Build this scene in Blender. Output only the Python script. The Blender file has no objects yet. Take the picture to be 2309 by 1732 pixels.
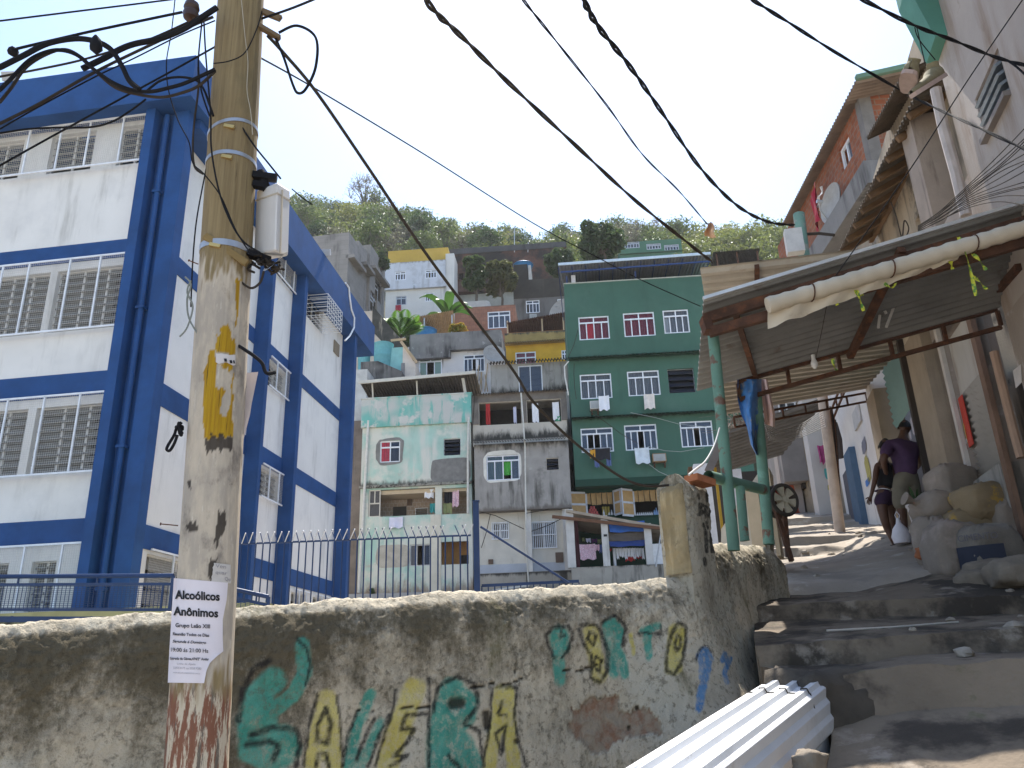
import bpy, bmesh, math, random
import numpy as np
from mathutils import Vector as V, Matrix, noise
from math import sin, cos, pi, radians as rad, hypot
random.seed(7)
S = bpy.context.scene
COL = S.collection
# ---------- camera (28 mm wide angle, tilted up, slight roll) ----------
F0, CX, CY = 1795., 1154.5, 866.
_p, _r = rad(19.7), rad(1.85)
Fw = V((0, cos(_p), sin(_p))); U0 = V((0, -sin(_p), cos(_p))); R0 = V((1, 0, 0))
Rv = R0*cos(_r) - U0*sin(_r); Uv = R0*sin(_r) + U0*cos(_r)
EYE = V((0, 0, 1.6))
cam_d = bpy.data.cameras.new('camera'); cam = bpy.data.objects.new('camera', cam_d); COL.objects.link(cam)
cam_d.sensor_width = 36; cam_d.lens = F0/2309*36; cam_d.clip_start = .05; cam_d.clip_end = 3000
cam.matrix_world = Matrix((( Rv.x, Uv.x, -Fw.x, EYE.x), (Rv.y, Uv.y, -Fw.y, EYE.y), (Rv.z, Uv.z, -Fw.z, EYE.z), (0, 0, 0, 1)))
S.camera = cam
def ray(q): return Fw + Rv*((q[0]-CX)/F0) - Uv*((q[1]-CY)/F0)
def atY(q, Y):                      # survey: sight line through a photo point, cut at distance Y
    d = ray(q); return EYE + d*(Y/d.y)
def crop(ox, oy, s): return lambda x, y: (ox+x/s, oy+y/s)
c1 = crop(0, 0, 2.37); c2 = crop(0, 600, 2.074); c3 = crop(400, 380, 2.676); c4 = crop(650, 400, 3.318)
c5 = crop(780, 800, 2.963); c6 = crop(1200, 480, 3.19); c7 = crop(1200, 900, 3.607)
A1 = crop(1700, 0, 2.593); B1 = crop(1550, 400, 2.766); C1 = crop(1600, 800, 3.12); D1 = crop(1400, 1050, 2.432)
F1 = crop(500, 1300, 1.843); G1 = crop(350, 600, 4.149); H1 = crop(350, 1000, 2.266); S1 = crop(0, 100, 4.148); S4 = crop(1540, 840, 3.95)
S3 = crop(500, 1000, 4.485)
class Fac:                          # a vertical plane: u along it (metres), z up, d out of it towards the street
    def __init__(s, P, az):
        s.P = V((P[0], P[1], 0)); a = rad(az); s.t = V((sin(a), cos(a), 0)); s.n = V((s.t.y, -s.t.x, 0))
        if s.n.dot(EYE-s.P) < 0: s.n = -s.n
    def pt(s, u, z, d=0.): return s.P + s.t*u + s.n*d + V((0, 0, z))
    def at(s, q, d=0.):
        r = ray(q); k = (s.n.dot(s.P-EYE)+d)/s.n.dot(r); w = EYE + r*k; return ((w-s.P).dot(s.t), w.z)
    def rect(s, c, x0, y0, x1, y1, d=0.):
        us = []; zs = []
        a = s.at(c(x0, (y0+y1)/2), d)[0]; b = s.at(c(x1, (y0+y1)/2), d)[0]
        t = s.at(c((x0+x1)/2, y0), d)[1]; m = s.at(c((x0+x1)/2, y1), d)[1]
        return (min(a, b), max(a, b), min(t, m), max(t, m))
# ---------- mesh builder ----------
class MB:
    def __init__(s): s.v = []; s.f = []; s.mi = []; s.m = 0
    def add(s, vs, fs):
        o = len(s.v); s.v += [V(p) for p in vs]
        for f in fs: s.f.append([i+o for i in f]); s.mi.append(s.m)
        return s
    def poly(s, *p): return s.add(p, [list(range(len(p)))])
    def hexa(s, p):                 # 8 points: bottom ring 0-3, top ring 4-7
        return s.add(p, [(3, 2, 1, 0), (4, 5, 6, 7), (0, 1, 5, 4), (1, 2, 6, 5), (2, 3, 7, 6), (3, 0, 4, 7)])
    def box(s, c, sx, sy, sz, R=None):
        c = V(c); R = R or Matrix.Identity(3); p = []
        for z in (-1, 1):
            for x, y in ((-1, -1), (1, -1), (1, 1), (-1, 1)): p.append(c + R @ V((x*sx/2, y*sy/2, z*sz/2)))
        return s.hexa(p)
    def fb(s, F, u0, u1, z0, z1, d0, d1):
        P = F.pt; return s.hexa([P(u0, z0, d0), P(u1, z0, d0), P(u1, z0, d1), P(u0, z0, d1), P(u0, z1, d0), P(u1, z1, d0), P(u1, z1, d1), P(u0, z1, d1)])
    def beam(s, a, b, w, h, up=None):
        a = V(a); b = V(b); d = (b-a).normalized(); up = V(up) if up else V((0, 0, 1))
        if abs(d.dot(up)) > .97: up = V((0, 1, 0)) if abs(d.y) < .9 else V((1, 0, 0))
        x = d.cross(up).normalized()*w/2; y = x.cross(d).normalized()*h/2
        return s.hexa([a-x-y, a+x-y, b+x-y, b-x-y, a-x+y, a+x+y, b+x+y, b-x+y])
    def tube(s, pts, r, n=8, cap=True):
        pts = [V(p) for p in pts]; N = len(pts); rs = r if isinstance(r, (list, tuple)) else [r]*N
        up = V((0, 0, 1)); vs = []; fs = []; X = None
        for i, p in enumerate(pts):
            d = (pts[min(i+1, N-1)]-pts[max(i-1, 0)])
            d = d.normalized() if d.length > 1e-9 else V((0, 0, 1))
            if X is None:
                X = d.cross(up if abs(d.z) < .9 else V((0, 1, 0))).normalized()
            X = X - d*X.dot(d)
            X = X.normalized() if X.length > 1e-6 else d.orthogonal().normalized()
            Yv = d.cross(X)
            for k in range(n): a = 2*pi*k/n; vs.append(p + (X*cos(a)+Yv*sin(a))*rs[i])
        for i in range(N-1):
            for k in range(n): fs.append((i*n+k, i*n+(k+1) % n, (i+1)*n+(k+1) % n, (i+1)*n+k))
        if cap: fs += [list(range(n))[::-1], [(N-1)*n+k for k in range(n)]]
        return s.add(vs, fs)
    def lathe(s, base, prof, n=20, axis=V((0, 0, 1))):
        return s.tube([V(base)+axis*(h+1e-5*i) for i, (h, _) in enumerate(prof)], [max(r, 1e-4) for _, r in prof], n)
    def grid(s, fn, nu, nv, wrap=False):
        vs = [fn(i/nu, j/nv) for j in range(nv+1) for i in range(nu+1)]; w = nu+1
        return s.add(vs, [(j*w+i, j*w+i+1, (j+1)*w+i+1, (j+1)*w+i) for j in range(nv) for i in range(nu)])
    def wall(s, F, u0, u1, z0, z1, holes=(), d=0., th=.18):
        us = sorted({u0, u1, *[h[0] for h in holes], *[h[1] for h in holes]}); zs = sorted({z0, z1, *[h[2] for h in holes], *[h[3] for h in holes]})
        us = [u for u in us if u0-1e-6 <= u <= u1+1e-6]; zs = [z for z in zs if z0-1e-6 <= z <= z1+1e-6]
        for i in range(len(us)-1):
            for j in range(len(zs)-1):
                a = (us[i]+us[i+1])/2; b = (zs[j]+zs[j+1])/2
                if any(h[0] < a < h[1] and h[2] < b < h[3] for h in holes): continue
                s.poly(F.pt(us[i], zs[j], d), F.pt(us[i+1], zs[j], d), F.pt(us[i+1], zs[j+1], d), F.pt(us[i], zs[j+1], d))
        for (a, b, e, f) in holes:
            for p, q in (((a, e), (b, e)), ((b, e), (b, f)), ((b, f), (a, f)), ((a, f), (a, e))):
                s.poly(F.pt(p[0], p[1], d), F.pt(q[0], q[1], d), F.pt(q[0], q[1], d-th), F.pt(p[0], p[1], d-th))
        return s
    def house(s, F, u0, u1, z0, z1, depth, holes=(), d=0., top=True):
        s.wall(F, u0, u1, z0, z1, holes, d); P = F.pt; e = d-depth
        s.poly(P(u0, z0, d), P(u0, z1, d), P(u0, z1, e), P(u0, z0, e)); s.poly(P(u1, z0, d), P(u1, z1, d), P(u1, z1, e), P(u1, z0, e))
        s.poly(P(u0, z0, e), P(u1, z0, e), P(u1, z1, e), P(u0, z1, e)); s.poly(P(u0, z0, d), P(u1, z0, d), P(u1, z0, e), P(u0, z0, e))
        if top: s.poly(P(u0, z1, d), P(u1, z1, d), P(u1, z1, e), P(u0, z1, e))
        return s
    def corr(s, a, b, c, d, n, amp, up=V((0, 0, 1)), sub=6, trap=False):
        # corrugated sheet: edges a-b and d-c run ACROSS n waves, ridges run a->d and b->c
        a, b, c, d = V(a), V(b), V(c), V(d); N = n*sub
        def fn(u, v):
            p = (a*(1-u)+b*u)*(1-v) + (d*(1-u)+c*u)*v; w = (u*n) % 1
            h = (max(-1, min(1, 2.6*cos(2*pi*w))) if trap else cos(2*pi*w))*amp
            return p + up*h
        return s.grid(fn, N, 3)
    def build(s, name, mat=None, parent=None, base=None, smooth=None, fix=True):
        me = bpy.data.meshes.new(name)
        if base is None:
            if parent is not None: base = WLOC[parent.name]
            else:
                lo = [min(p[i] for p in s.v) for i in range(3)]; hi = [max(p[i] for p in s.v) for i in range(3)]
                base = V(((lo[0]+hi[0])/2, (lo[1]+hi[1])/2, lo[2]))
        base = V(base)
        me.from_pydata([tuple(p-base) for p in s.v], [], s.f); me.update()
        mats = mat if isinstance(mat, (list, tuple)) else [mat]
        for m in mats:
            if m: me.materials.append(m)
        if len(mats) > 1: me.polygons.foreach_set('material_index', s.mi)
        if fix:
            bm = bmesh.new(); bm.from_mesh(me); bmesh.ops.recalc_face_normals(bm, faces=bm.faces[:]); bm.to_mesh(me); bm.free()
        if smooth:
            me.polygons.foreach_set('use_smooth', [True]*len(me.polygons)); me.set_sharp_from_angle(angle=rad(smooth))
        o = bpy.data.objects.new(name, me); COL.objects.link(o)
        if parent is not None:
            o.parent = parent; o.location = base - WLOC[parent.name]
        else: o.location = base
        WLOC[o.name] = base
        return o
WLOC = {}
def tag(o, label=None, cat=None, group=None, kind=None):
    if label: o['label'] = label
    if cat: o['category'] = cat
    if group: o['group'] = group
    if kind: o['kind'] = kind
    return o
def thing(name, label, cat, loc, group=None):
    o = bpy.data.objects.new(name, None); COL.objects.link(o); o.location = loc; o.empty_display_size = .2; WLOC[o.name] = V(loc)
    return tag(o, label, cat, group)
def solo(mb, name, mat, label, cat, group=None, smooth=None, base=None, fix=True):
    return tag(mb.build(name, mat, None, base, smooth, fix), label, cat, group)
def copy_tree(o, parent=None):
    c = o.copy(); COL.objects.link(c); c.parent = parent
    for ch in o.children: copy_tree(ch, c)
    return c
# ---------- materials ----------
MC = {}
def lin(r, g, b):                   # sRGB 0-255 -> linear
    f = lambda c: (c/255)/12.92 if c/255 <= .04045 else ((c/255+.055)/1.055)**2.4
    return (f(r), f(g), f(b), 1)
def MAT(name, col, rough=.85, var=.14, sc=2., bump=.15, bsc=50., stk=None, blot=(), metal=0., spec=.3, top=None, brick=None, grain=None, wave=None, trans=0.):
    if name in MC: return MC[name]
    m = bpy.data.materials.new(name); m.use_nodes = True; nt = m.node_tree; N = nt.nodes; Lk = nt.links.new
    b = N['Principled BSDF']; b.inputs['Roughness'].default_value = rough; b.inputs['Metallic'].default_value = metal
    b.inputs['Specular IOR Level'].default_value = spec
    if trans: b.inputs['Transmission Weight'].default_value = trans
    col = tuple(col)[:3]+(1,)
    g = N.new('ShaderNodeNewGeometry').outputs['Position']
    def nz(scale, det=5, vec=None, rgh=.6):
        n = N.new('ShaderNodeTexNoise'); n.inputs['Scale'].default_value = scale; n.inputs['Detail'].default_value = det; n.inputs['Roughness'].default_value = rgh
        Lk(vec or g, n.inputs['Vector']); return n.outputs['Fac']
    def mapv(sx, sy, sz):
        n = N.new('ShaderNodeVectorMath'); n.operation = 'MULTIPLY'; n.inputs[1].default_value = (sx, sy, sz); Lk(g, n.inputs[0]); return n.outputs[0]
    def ramp(x, lo, hi, a=0., c=1.):
        n = N.new('ShaderNodeMapRange'); n.interpolation_type = 'SMOOTHSTEP'; n.inputs['From Min'].default_value = lo; n.inputs['From Max'].default_value = hi
        n.inputs['To Min'].default_value = a; n.inputs['To Max'].default_value = c; Lk(x, n.inputs['Value']); return n.outputs['Result']
    def mix(f, a, c):
        n = N.new('ShaderNodeMix'); n.data_type = 'RGBA'
        if isinstance(f, float): n.inputs[0].default_value = f
        else: Lk(f, n.inputs[0])
        for i, x in ((6, a), (7, c)):
            if isinstance(x, tuple): n.inputs[i].default_value = x[:3]+(1,)
            else: Lk(x, n.inputs[i])
        return n.outputs[2]
    def mul(a, c):
        n = N.new('ShaderNodeMath'); n.operation = 'MULTIPLY'; Lk(a, n.inputs[0])
        if isinstance(c, float): n.inputs[1].default_value = c
        else: Lk(c, n.inputs[1])
        return n.outputs[0]
    if brick:
        c2_, mort, az, bw, bh = brick; a = rad(az)
        d = N.new('ShaderNodeVectorMath'); d.operation = 'DOT_PRODUCT'; d.inputs[1].default_value = (sin(a), cos(a), 0); Lk(g, d.inputs[0])
        sp = N.new('ShaderNodeSeparateXYZ'); Lk(g, sp.inputs[0]); cb = N.new('ShaderNodeCombineXYZ'); Lk(d.outputs['Value'], cb.inputs[0]); Lk(sp.outputs[2], cb.inputs[1])
        t = N.new('ShaderNodeTexBrick'); Lk(cb.outputs[0], t.inputs['Vector']); t.inputs['Color1'].default_value = col; t.inputs['Color2'].default_value = tuple(c2_)[:3]+(1,)
        t.inputs['Mortar'].default_value = tuple(mort)[:3]+(1,); t.inputs['Scale'].default_value = 1; t.inputs['Brick Width'].default_value = bw; t.inputs['Row Height'].default_value = bh; t.inputs['Mortar Size'].default_value = .012
        out = mix(ramp(nz(sc*2), .35, .75, 0., var*2), t.outputs['Color'], tuple(x*.5 for x in col[:3]))
    else:
        out = mix(ramp(nz(sc), .25, .75), tuple(x*(1-var) for x in col[:3]), tuple(min(1, x*(1+var)) for x in col[:3]))
    if grain:
        out = mix(ramp(nz(grain[1], 6, mapv(1, 1, .04)), .35, .7, 0., grain[2]), out, grain[0])
    for bl in blot:
        out = mix(ramp(nz(bl[1], 8, None, .65), bl[2], bl[3], 0., bl[4] if len(bl) > 4 else 1.), out, bl[0])
    if stk:
        out = mix(mul(ramp(nz(stk[1], 6, mapv(1, 1, .13), .65), stk[2], stk[3]), ramp(nz(.6, 2), .35, .6)), out, stk[0])
    if top:                          # rain grime under the top edge of a wall
        for tp in (top if isinstance(top, list) else [top]):
            zt, h, tc = tp
            sp = N.new('ShaderNodeSeparateXYZ'); Lk(g, sp.inputs[0])
            n1 = N.new('ShaderNodeMath'); n1.operation = 'MULTIPLY_ADD'; Lk(nz(3., 6, mapv(1, 1, .3), .7), n1.inputs[0]); n1.inputs[1].default_value = 2.2*abs(h); Lk(sp.outputs[2], n1.inputs[2])
            out = mix(mul(ramp(n1.outputs[0], zt+.5*h, zt+1.2*h), ramp(sp.outputs[2], zt+.02, zt+.06, 1., 0.)) if h > 0 else mul(ramp(n1.outputs[0], zt+1.2*abs(h), zt+2.*abs(h), 1., 0.), ramp(sp.outputs[2], zt-.06, zt)), out, tc)
    Lk(out, b.inputs['Base Color'])
    if bump:
        bp = N.new('ShaderNodeBump'); bp.inputs['Strength'].default_value = bump; bp.inputs['Distance'].default_value = .02; Lk(nz(bsc, 6), bp.inputs['Height']); Lk(bp.outputs[0], b.inputs['Normal'])
    MC[name] = m; return m
def glass(name='window_glass', col=(.03, .035, .045), alpha=.45):
    if name in MC: return MC[name]
    m = bpy.data.materials.new(name); m.use_nodes = True; nt = m.node_tree; N = nt.nodes
    b = N['Principled BSDF']; b.inputs['Base Color'].default_value = col+(1,); b.inputs['Roughness'].default_value = .06; b.inputs['Specular IOR Level'].default_value = .5
    t = N.new('ShaderNodeBsdfTransparent'); x = N.new('ShaderNodeMixShader'); x.inputs[0].default_value = alpha
    nt.links.new(t.outputs[0], x.inputs[1]); nt.links.new(b.outputs[0], x.inputs[2]); nt.links.new(x.outputs[0], N['Material Output'].inputs[0])
    MC[name] = m; return m
def flat(name, col, rough=.6, metal=0., var=.1): return MAT(name, col, rough, var, 6., .05, 80., metal=metal)
def LEAF(name, col, col2, tr=.35):
    if name in MC: return MC[name]
    m = bpy.data.materials.new(name); m.use_nodes = True; nt = m.node_tree; N = nt.nodes; L = nt.links.new
    b = N['Principled BSDF']; b.inputs['Roughness'].default_value = .5; b.inputs['Specular IOR Level'].default_value = .35
    g = N.new('ShaderNodeNewGeometry'); n = N.new('ShaderNodeTexNoise'); n.inputs['Scale'].default_value = .9; n.inputs['Detail'].default_value = 3; L(g.outputs['Position'], n.inputs['Vector'])
    mr = N.new('ShaderNodeMapRange'); mr.inputs['From Min'].default_value = .3; mr.inputs['From Max'].default_value = .7; L(n.outputs['Fac'], mr.inputs[0])
    ad = N.new('ShaderNodeMath'); ad.operation = 'MULTIPLY_ADD'; ad.inputs[1].default_value = .5; L(g.outputs['Random Per Island'], ad.inputs[0])
    sc_ = N.new('ShaderNodeMath'); sc_.operation = 'MULTIPLY'; sc_.inputs[1].default_value = .5; L(mr.outputs[0], sc_.inputs[0]); L(sc_.outputs[0], ad.inputs[2])
    x = N.new('ShaderNodeMix'); x.data_type = 'RGBA'; x.inputs[6].default_value = tuple(col)+(1,); x.inputs[7].default_value = tuple(col2)+(1,); L(ad.outputs[0], x.inputs[0]); L(x.outputs[2], b.inputs['Base Color'])
    t = N.new('ShaderNodeBsdfTranslucent'); L(x.outputs[2], t.inputs[0]); ms = N.new('ShaderNodeMixShader'); ms.inputs[0].default_value = tr
    L(b.outputs[0], ms.inputs[1]); L(t.outputs[0], ms.inputs[2]); L(ms.outputs[0], N['Material Output'].inputs[0])
    MC[name] = m; return m
# ---------- sky and sun ----------
SUN_EL, SUN_AZ = 61., 7.           # high sun straight ahead (backlit photograph)
w = bpy.data.worlds.new('World'); S.world = w; w.use_nodes = True
nt = w.node_tree; sky = nt.nodes.new('ShaderNodeTexSky'); sky.sky_type = 'NISHITA'; sky.sun_disc = False
sky.sun_elevation = rad(SUN_EL); sky.sun_rotation = rad(SUN_AZ); sky.air_density = 1.0; sky.dust_density = .65; sky.ozone_density = 1.4
nt.links.new(sky.outputs[0], nt.nodes['Background'].inputs[0]); nt.nodes['Background'].inputs[1].default_value = .15
sl = bpy.data.lights.new('sun', 'SUN'); sl.energy = 4.9; sl.angle = rad(.5); sl.color = (1, .95, .87)
so = bpy.data.objects.new('sun', sl); COL.objects.link(so)
sd = V((sin(rad(SUN_AZ))*cos(rad(SUN_EL)), cos(rad(SUN_AZ))*cos(rad(SUN_EL)), sin(rad(SUN_EL))))
so.rotation_euler = (-sd).to_track_quat('-Z', 'Y').to_euler(); so.location = (0, 0, 60)
S.view_settings.view_transform = 'Standard'; S.view_settings.look = 'None'; S.view_settings.exposure = 1.12; S.view_settings.gamma = 1
# ---------- shared materials ----------
white_frame = flat('white_aluminium', (.75, .77, .8), .4)
grey_frame = flat('grey_aluminium', (.42, .43, .44), .4, .3)
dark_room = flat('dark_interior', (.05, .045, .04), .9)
GL = glass(); GLM = glass('blue_glass', (.05, .07, .11), .8); GLD = glass('dark_glass', (.03, .035, .05), .92)
black_rubber = MAT('black_cable', (.016, .016, .018), .9, .1, 6, 0, 1, spec=.08)
brown_cable = MAT('weathered_cable', (.045, .037, .03), .95, .2, 9, 0, 1, spec=.06)
rust = MAT('rusty_steel', (.075, .035, .02), .85, .4, 8, .3, 60, blot=[((.16, .06, .025), 9, .5, .7)])
concrete = MAT('raw_concrete', (.3, .28, .25), .9, .25, 1.5, .3, 30, stk=((.06, .055, .05), 4, .45, .7))
grime = (.05, .048, .043)
# ================= school building =================
cornerL = atY((357, 860), 16.1); cornerR = atY((357, 860), 17.)
FL = Fac(cornerL, -82.1); FR = Fac(cornerR, 6.)
sch = thing('school_building', 'white school block with blue columns and beams, four storeys, left behind the wooden pole', 'school', (cornerL.x, cornerL.y, 1.))
s_white = MAT('white_school_paint', (.76, .735, .69), .8, .05, .8, .12, 70, stk=((.5, .48, .44), 2.4, .5, .75), blot=[((.6, .585, .56), .7, .5, .75, .7), ((.45, .42, .38), 5., .7, .8, .5)])
s_blue = MAT('blue_school_paint', (.014, .064, .2), .65, .18, 1.2, .25, 50, blot=[((.022, .085, .24), 2.5, .5, .8, .6)])
ZB = [(14.7, 15.9), (10.86, 11.32), (7.5, 8.04), (4.28, 4.79)]
UL = 12.
wl = [[(1.05, 1.86), (2.53, 3.72), (4.49, 5.6), (6.3, 7.4)], [(1.05, 2.89), (3.08, 4.6), (4.8, 6.6)], [(1.0, 2.8), (3.0, 4.6), (4.8, 6.6)], [(1.73, 2.28), (2.8, 3.5), (4.2, 5.2)]]
cg = [(13.38, 14.68), (9.05, 10.84), (5.75, 7.48), (2.9, 4.26)]
m = MB(); hl = []
for r in range(4):
    for a, b in wl[r]: hl.append((a, b, cg[r][0]+.05, cg[r][1]-(.18 if r else .12)-(.12 if r == 3 else 0)))
m.wall(FL, 0.02, UL, .6, 15.3, hl, 0, .25)
m.poly(FL.pt(.2, 15.2, -.2), FL.pt(UL, 15.2, 0), FL.pt(UL, 15.2, -13), FR.pt(14., 15.2, -8), FR.pt(14., 15.2, -.3), FR.pt(.5, 15.2, -.3))
m.poly(FL.pt(UL, .6, 0), FL.pt(UL, 15.3, 0), FL.pt(UL, 15.3, -16), FL.pt(UL, .6, -16))
m.build('front_wall', s_white, sch)
hr = [(.4, 3.4, 2.4, 4.2), (5.75, 7.3, 13.8, 14.6), (5.75, 7.2, 10.0, 10.8), (5.75, 7.2, 6.6, 7.42), (8.75, 10.0, 2.6, 4.1), (10.7, 12.4, 2.6, 4.1), (8.6, 10.2, 13.55, 14.5)]
m = MB().wall(FR, -.1, 14.1, .6, 15.3, hr, 0, .3); m.build('side_wall', s_white, sch)
m = MB(); m.poly(FR.pt(14.1, .6, 0), FR.pt(14.1, 15.3, 0), FR.pt(14.1, 15.3, -11), FR.pt(14.1, .6, -11)); m.build('rear_wall', s_white, sch)
m = MB(); m.fb(FL, 1.2, UL, .7, 15.2, -1.6, -1.5)
for z in (4.5, 7.7, 11.1): m.fb(FL, 1., UL, z-.1, z+.1, -1.5, -.3)
m.build('room_wall', flat('room_paint', (.4, .38, .34), .9), sch)
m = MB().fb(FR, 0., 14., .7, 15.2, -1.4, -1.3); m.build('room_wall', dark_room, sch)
# beams and columns
for i, (z0, z1) in enumerate(ZB):
    if i == 0:
        m = MB(); m.fb(FL, -.3, UL, z0, z1, -2., .6); m.build('roof_fascia', s_blue, sch)
        m = MB(); m.fb(FR, -.6, 14.9, z0-.25, z1-.08, -2.5, .62); m.build('roof_fascia', s_blue, sch)
    else:
        m = MB().fb(FL, .8, UL, z0, z1, -.05, .03); m.build('beam', s_blue, sch)
        m = MB().fb(FR, 0., 14., z0, z1, -.05, .03); m.build('beam', s_blue, sch)
m = MB().fb(FL, .76, 1.0, .6, 14.75, -.1, .34); m.build('column', s_blue, sch)
m = MB().fb(FL, .36, .8, .6, 14.75, -.3, .02); m.build('column_recess', s_blue, sch)
m = MB().fb(FL, .0, .38, .6, 14.75, -.2, .12); m.build('column', s_blue, sch); m = MB(); m.poly(FL.pt(.02, .6, -.19), FL.pt(.02, 14.9, -.19), FR.pt(-.1, 14.9, .02), FR.pt(-.1, .6, .02)); m.build('column_side', s_blue, sch)
for s0, wd, pr in ((4.66, .2, .44), (7.26, .24, .43), (12.55, .28, .52)):
    MB().fb(FR, s0, s0+wd, .6, 14.6, -.1, pr).build('column', s_blue, sch)
m = MB().fb(FR, 0., 4.66, 1., 2.4, 0, .05); m.fb(FR, 4.86, 12.55, 1., 3.3, 0, .05); m.build('base_band', s_blue, sch)
m = MB().tube([FL.pt(.55, z, .14) for z in (.7, 5, 9.3, 12, 14.6)], .065, 10); dp = m.build('downpipe', s_blue, sch, smooth=40)
for z in (3.3, 6.2, 9.4, 12.4): MB().fb(FL, .45, .65, z, z+.06, .05, .215).build('clamp', s_blue, dp)
mesh_m = flat('white_wire_mesh', (.62, .6, .56), .6)
steel = flat('grey_louver_glass', (.2, .19, .17), .35)
def cage(F, u0, u1, z0, z1, d, posts, pitch=.05, t=.004):
    m = MB(); n = int((u1-u0)/pitch)
    for i in range(n+1): u = u0+(u1-u0)*i/n; m.fb(F, u-t/2, u+t/2, z0, z1, d, d+t)
    n = int((z1-z0)/pitch)
    for i in range(n+1): z = z0+(z1-z0)*i/n; m.fb(F, u0, u1, z-t/2, z+t/2, d+t, d+2*t)
    c = m.build('window_guard', mesh_m, sch)
    m = MB()
    for p in posts: m.fb(F, p-.018, p+.018, z0, z1, d+.01, d+.045)
    m.fb(F, u0, u1, z0-.03, z0+.01, d+.01, d+.045); m.fb(F, u0, u1, z1-.02, z1+.02, d+.01, d+.045)
    if d > .1:
        for z in (z0, z1):
            for u in (u0, u1): m.fb(F, u-.015, u+.015, z-.02, z+.02, 0.02, d)
    m.build('guard_frame', white_frame, c)
for r in range(4):
    ps = [[1.67, 2.56, 3.33, 4.2, 5.2, 6.1, 7.], [1.69, 2.45, 3.49, 4.17, 5.1, 6.], [1.65, 2.49, 3.37, 4.3, 5.3], [1.5, 2.34, 3.2, 4.2]][r]
    cage(FL, 1.0, 7.6 if r == 0 else 6.8, cg[r][0], cg[r][1], .17, ps)
def louver(F, par, u0, u1, z0, z1, n, d=-.12, ang=.05, fm=None, gm=None, cols=1, name='louver_window'):
    m = MB(); w_ = .025
    for k in range(cols+1): u = u0+(u1-u0)*k/cols; m.fb(F, u-w_ if k else u, u+w_ if k < cols else u, z0, z1, d-.02, d+.03)
    m.fb(F, u0, u1, z0, z0+w_, d-.02, d+.035); m.fb(F, u0, u1, z1-w_, z1, d-.02, d+.035)
    fr = m.build(name, fm or grey_frame, par); g = MB(); P = F.pt; h = (z1-z0)/n
    for i in range(n):
        z = z0+h*(i+.12)
        g.hexa([P(u0+w_, z, d+ang), P(u1-w_, z, d+ang), P(u1-w_, z+.012, d+ang+.01), P(u0+w_, z+.012, d+ang+.01), P(u0+w_, z+h*.78, d-ang), P(u1-w_, z+h*.78, d-ang), P(u1-w_, z+h*.78+.012, d-ang+.01), P(u0+w_, z+h*.78+.012, d-ang+.01)])
    g.build('slat', gm or steel, fr)
for (a, b, z0, z1) in hl: louver(FL, sch, a, b, z0, z1, 8 if z1-z0 > 1.3 else 6, -.15, .06, mesh_m, cols=3 if b-a > 1.2 else 2)
for (a, b, z0, z1) in hr: louver(FR, sch, a, b, z0, z1, 5, -.15, .05, mesh_m, cols=2)
for (a, b, z0, z1) in hr[:6]:
    cage(FR, a-.05, b+.05, z0-.05, z1+.08, .1, [a+(b-a)*.3, a+(b-a)*.8])
# projecting bird-cage guard over the air conditioner opening
m = MB(); P = FR.pt; u0, u1, z0, z1, dd = 8.6, 10.2, 13.55, 14.35, .75
for k in range(9):
    u = u0+(u1-u0)*k/8; m.tube([P(u, z0, 0), P(u, z0, dd), P(u, z1, dd), P(u, z1, 0)], .012, 5)
for k in range(6): z = z0+(z1-z0)*k/5; m.tube([P(u0, z, 0), P(u0, z, dd), P(u1, z, dd), P(u1, z, 0)], .011, 5)
for k in range(1, 5): m.tube([P(u0, z0, dd*k/5), P(u1, z0, dd*k/5)], .01, 5)
m.build('box_guard', white_frame, sch)
MB().fb(FR, 11.5, 12.1, 13.35, 13.85, .01, .05).build('vent', flat('vent_board', (.25, .2, .14), .8), sch)
m = MB().tube([FR.pt(*FR.at(c3(x, y), .66), .66) for x, y in ((1015, 690), (1035, 720), (1040, 780), (1050, 850), (1068, 900), (1066, 960), (1040, 1010), (1012, 1038))], .035, 7); m.build('conduit', white_frame, sch, smooth=40)
for F, u, z in ((FL, 4.7, 15.9), (FR, 8.5, 15.85)):
    fl = MB(); fl.box(F.pt(u, z+.12, .62), .32, .2, .22, Matrix.Rotation(.5, 3, 'X')); fl.build('floodlight', flat('grey_lamp_housing', (.4, .4, .4), .5), sch)
    MB().fb(F, u-.03, u+.03, z-.02, z+.06, .5, .66).build('bracket', grey_frame, sch)
MB().tube([FL.pt(5.35, 15.3, .6), FL.pt(5.2, 15.15, 1.05)], .05, 8).build('drain_spout', s_blue, sch)
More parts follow.
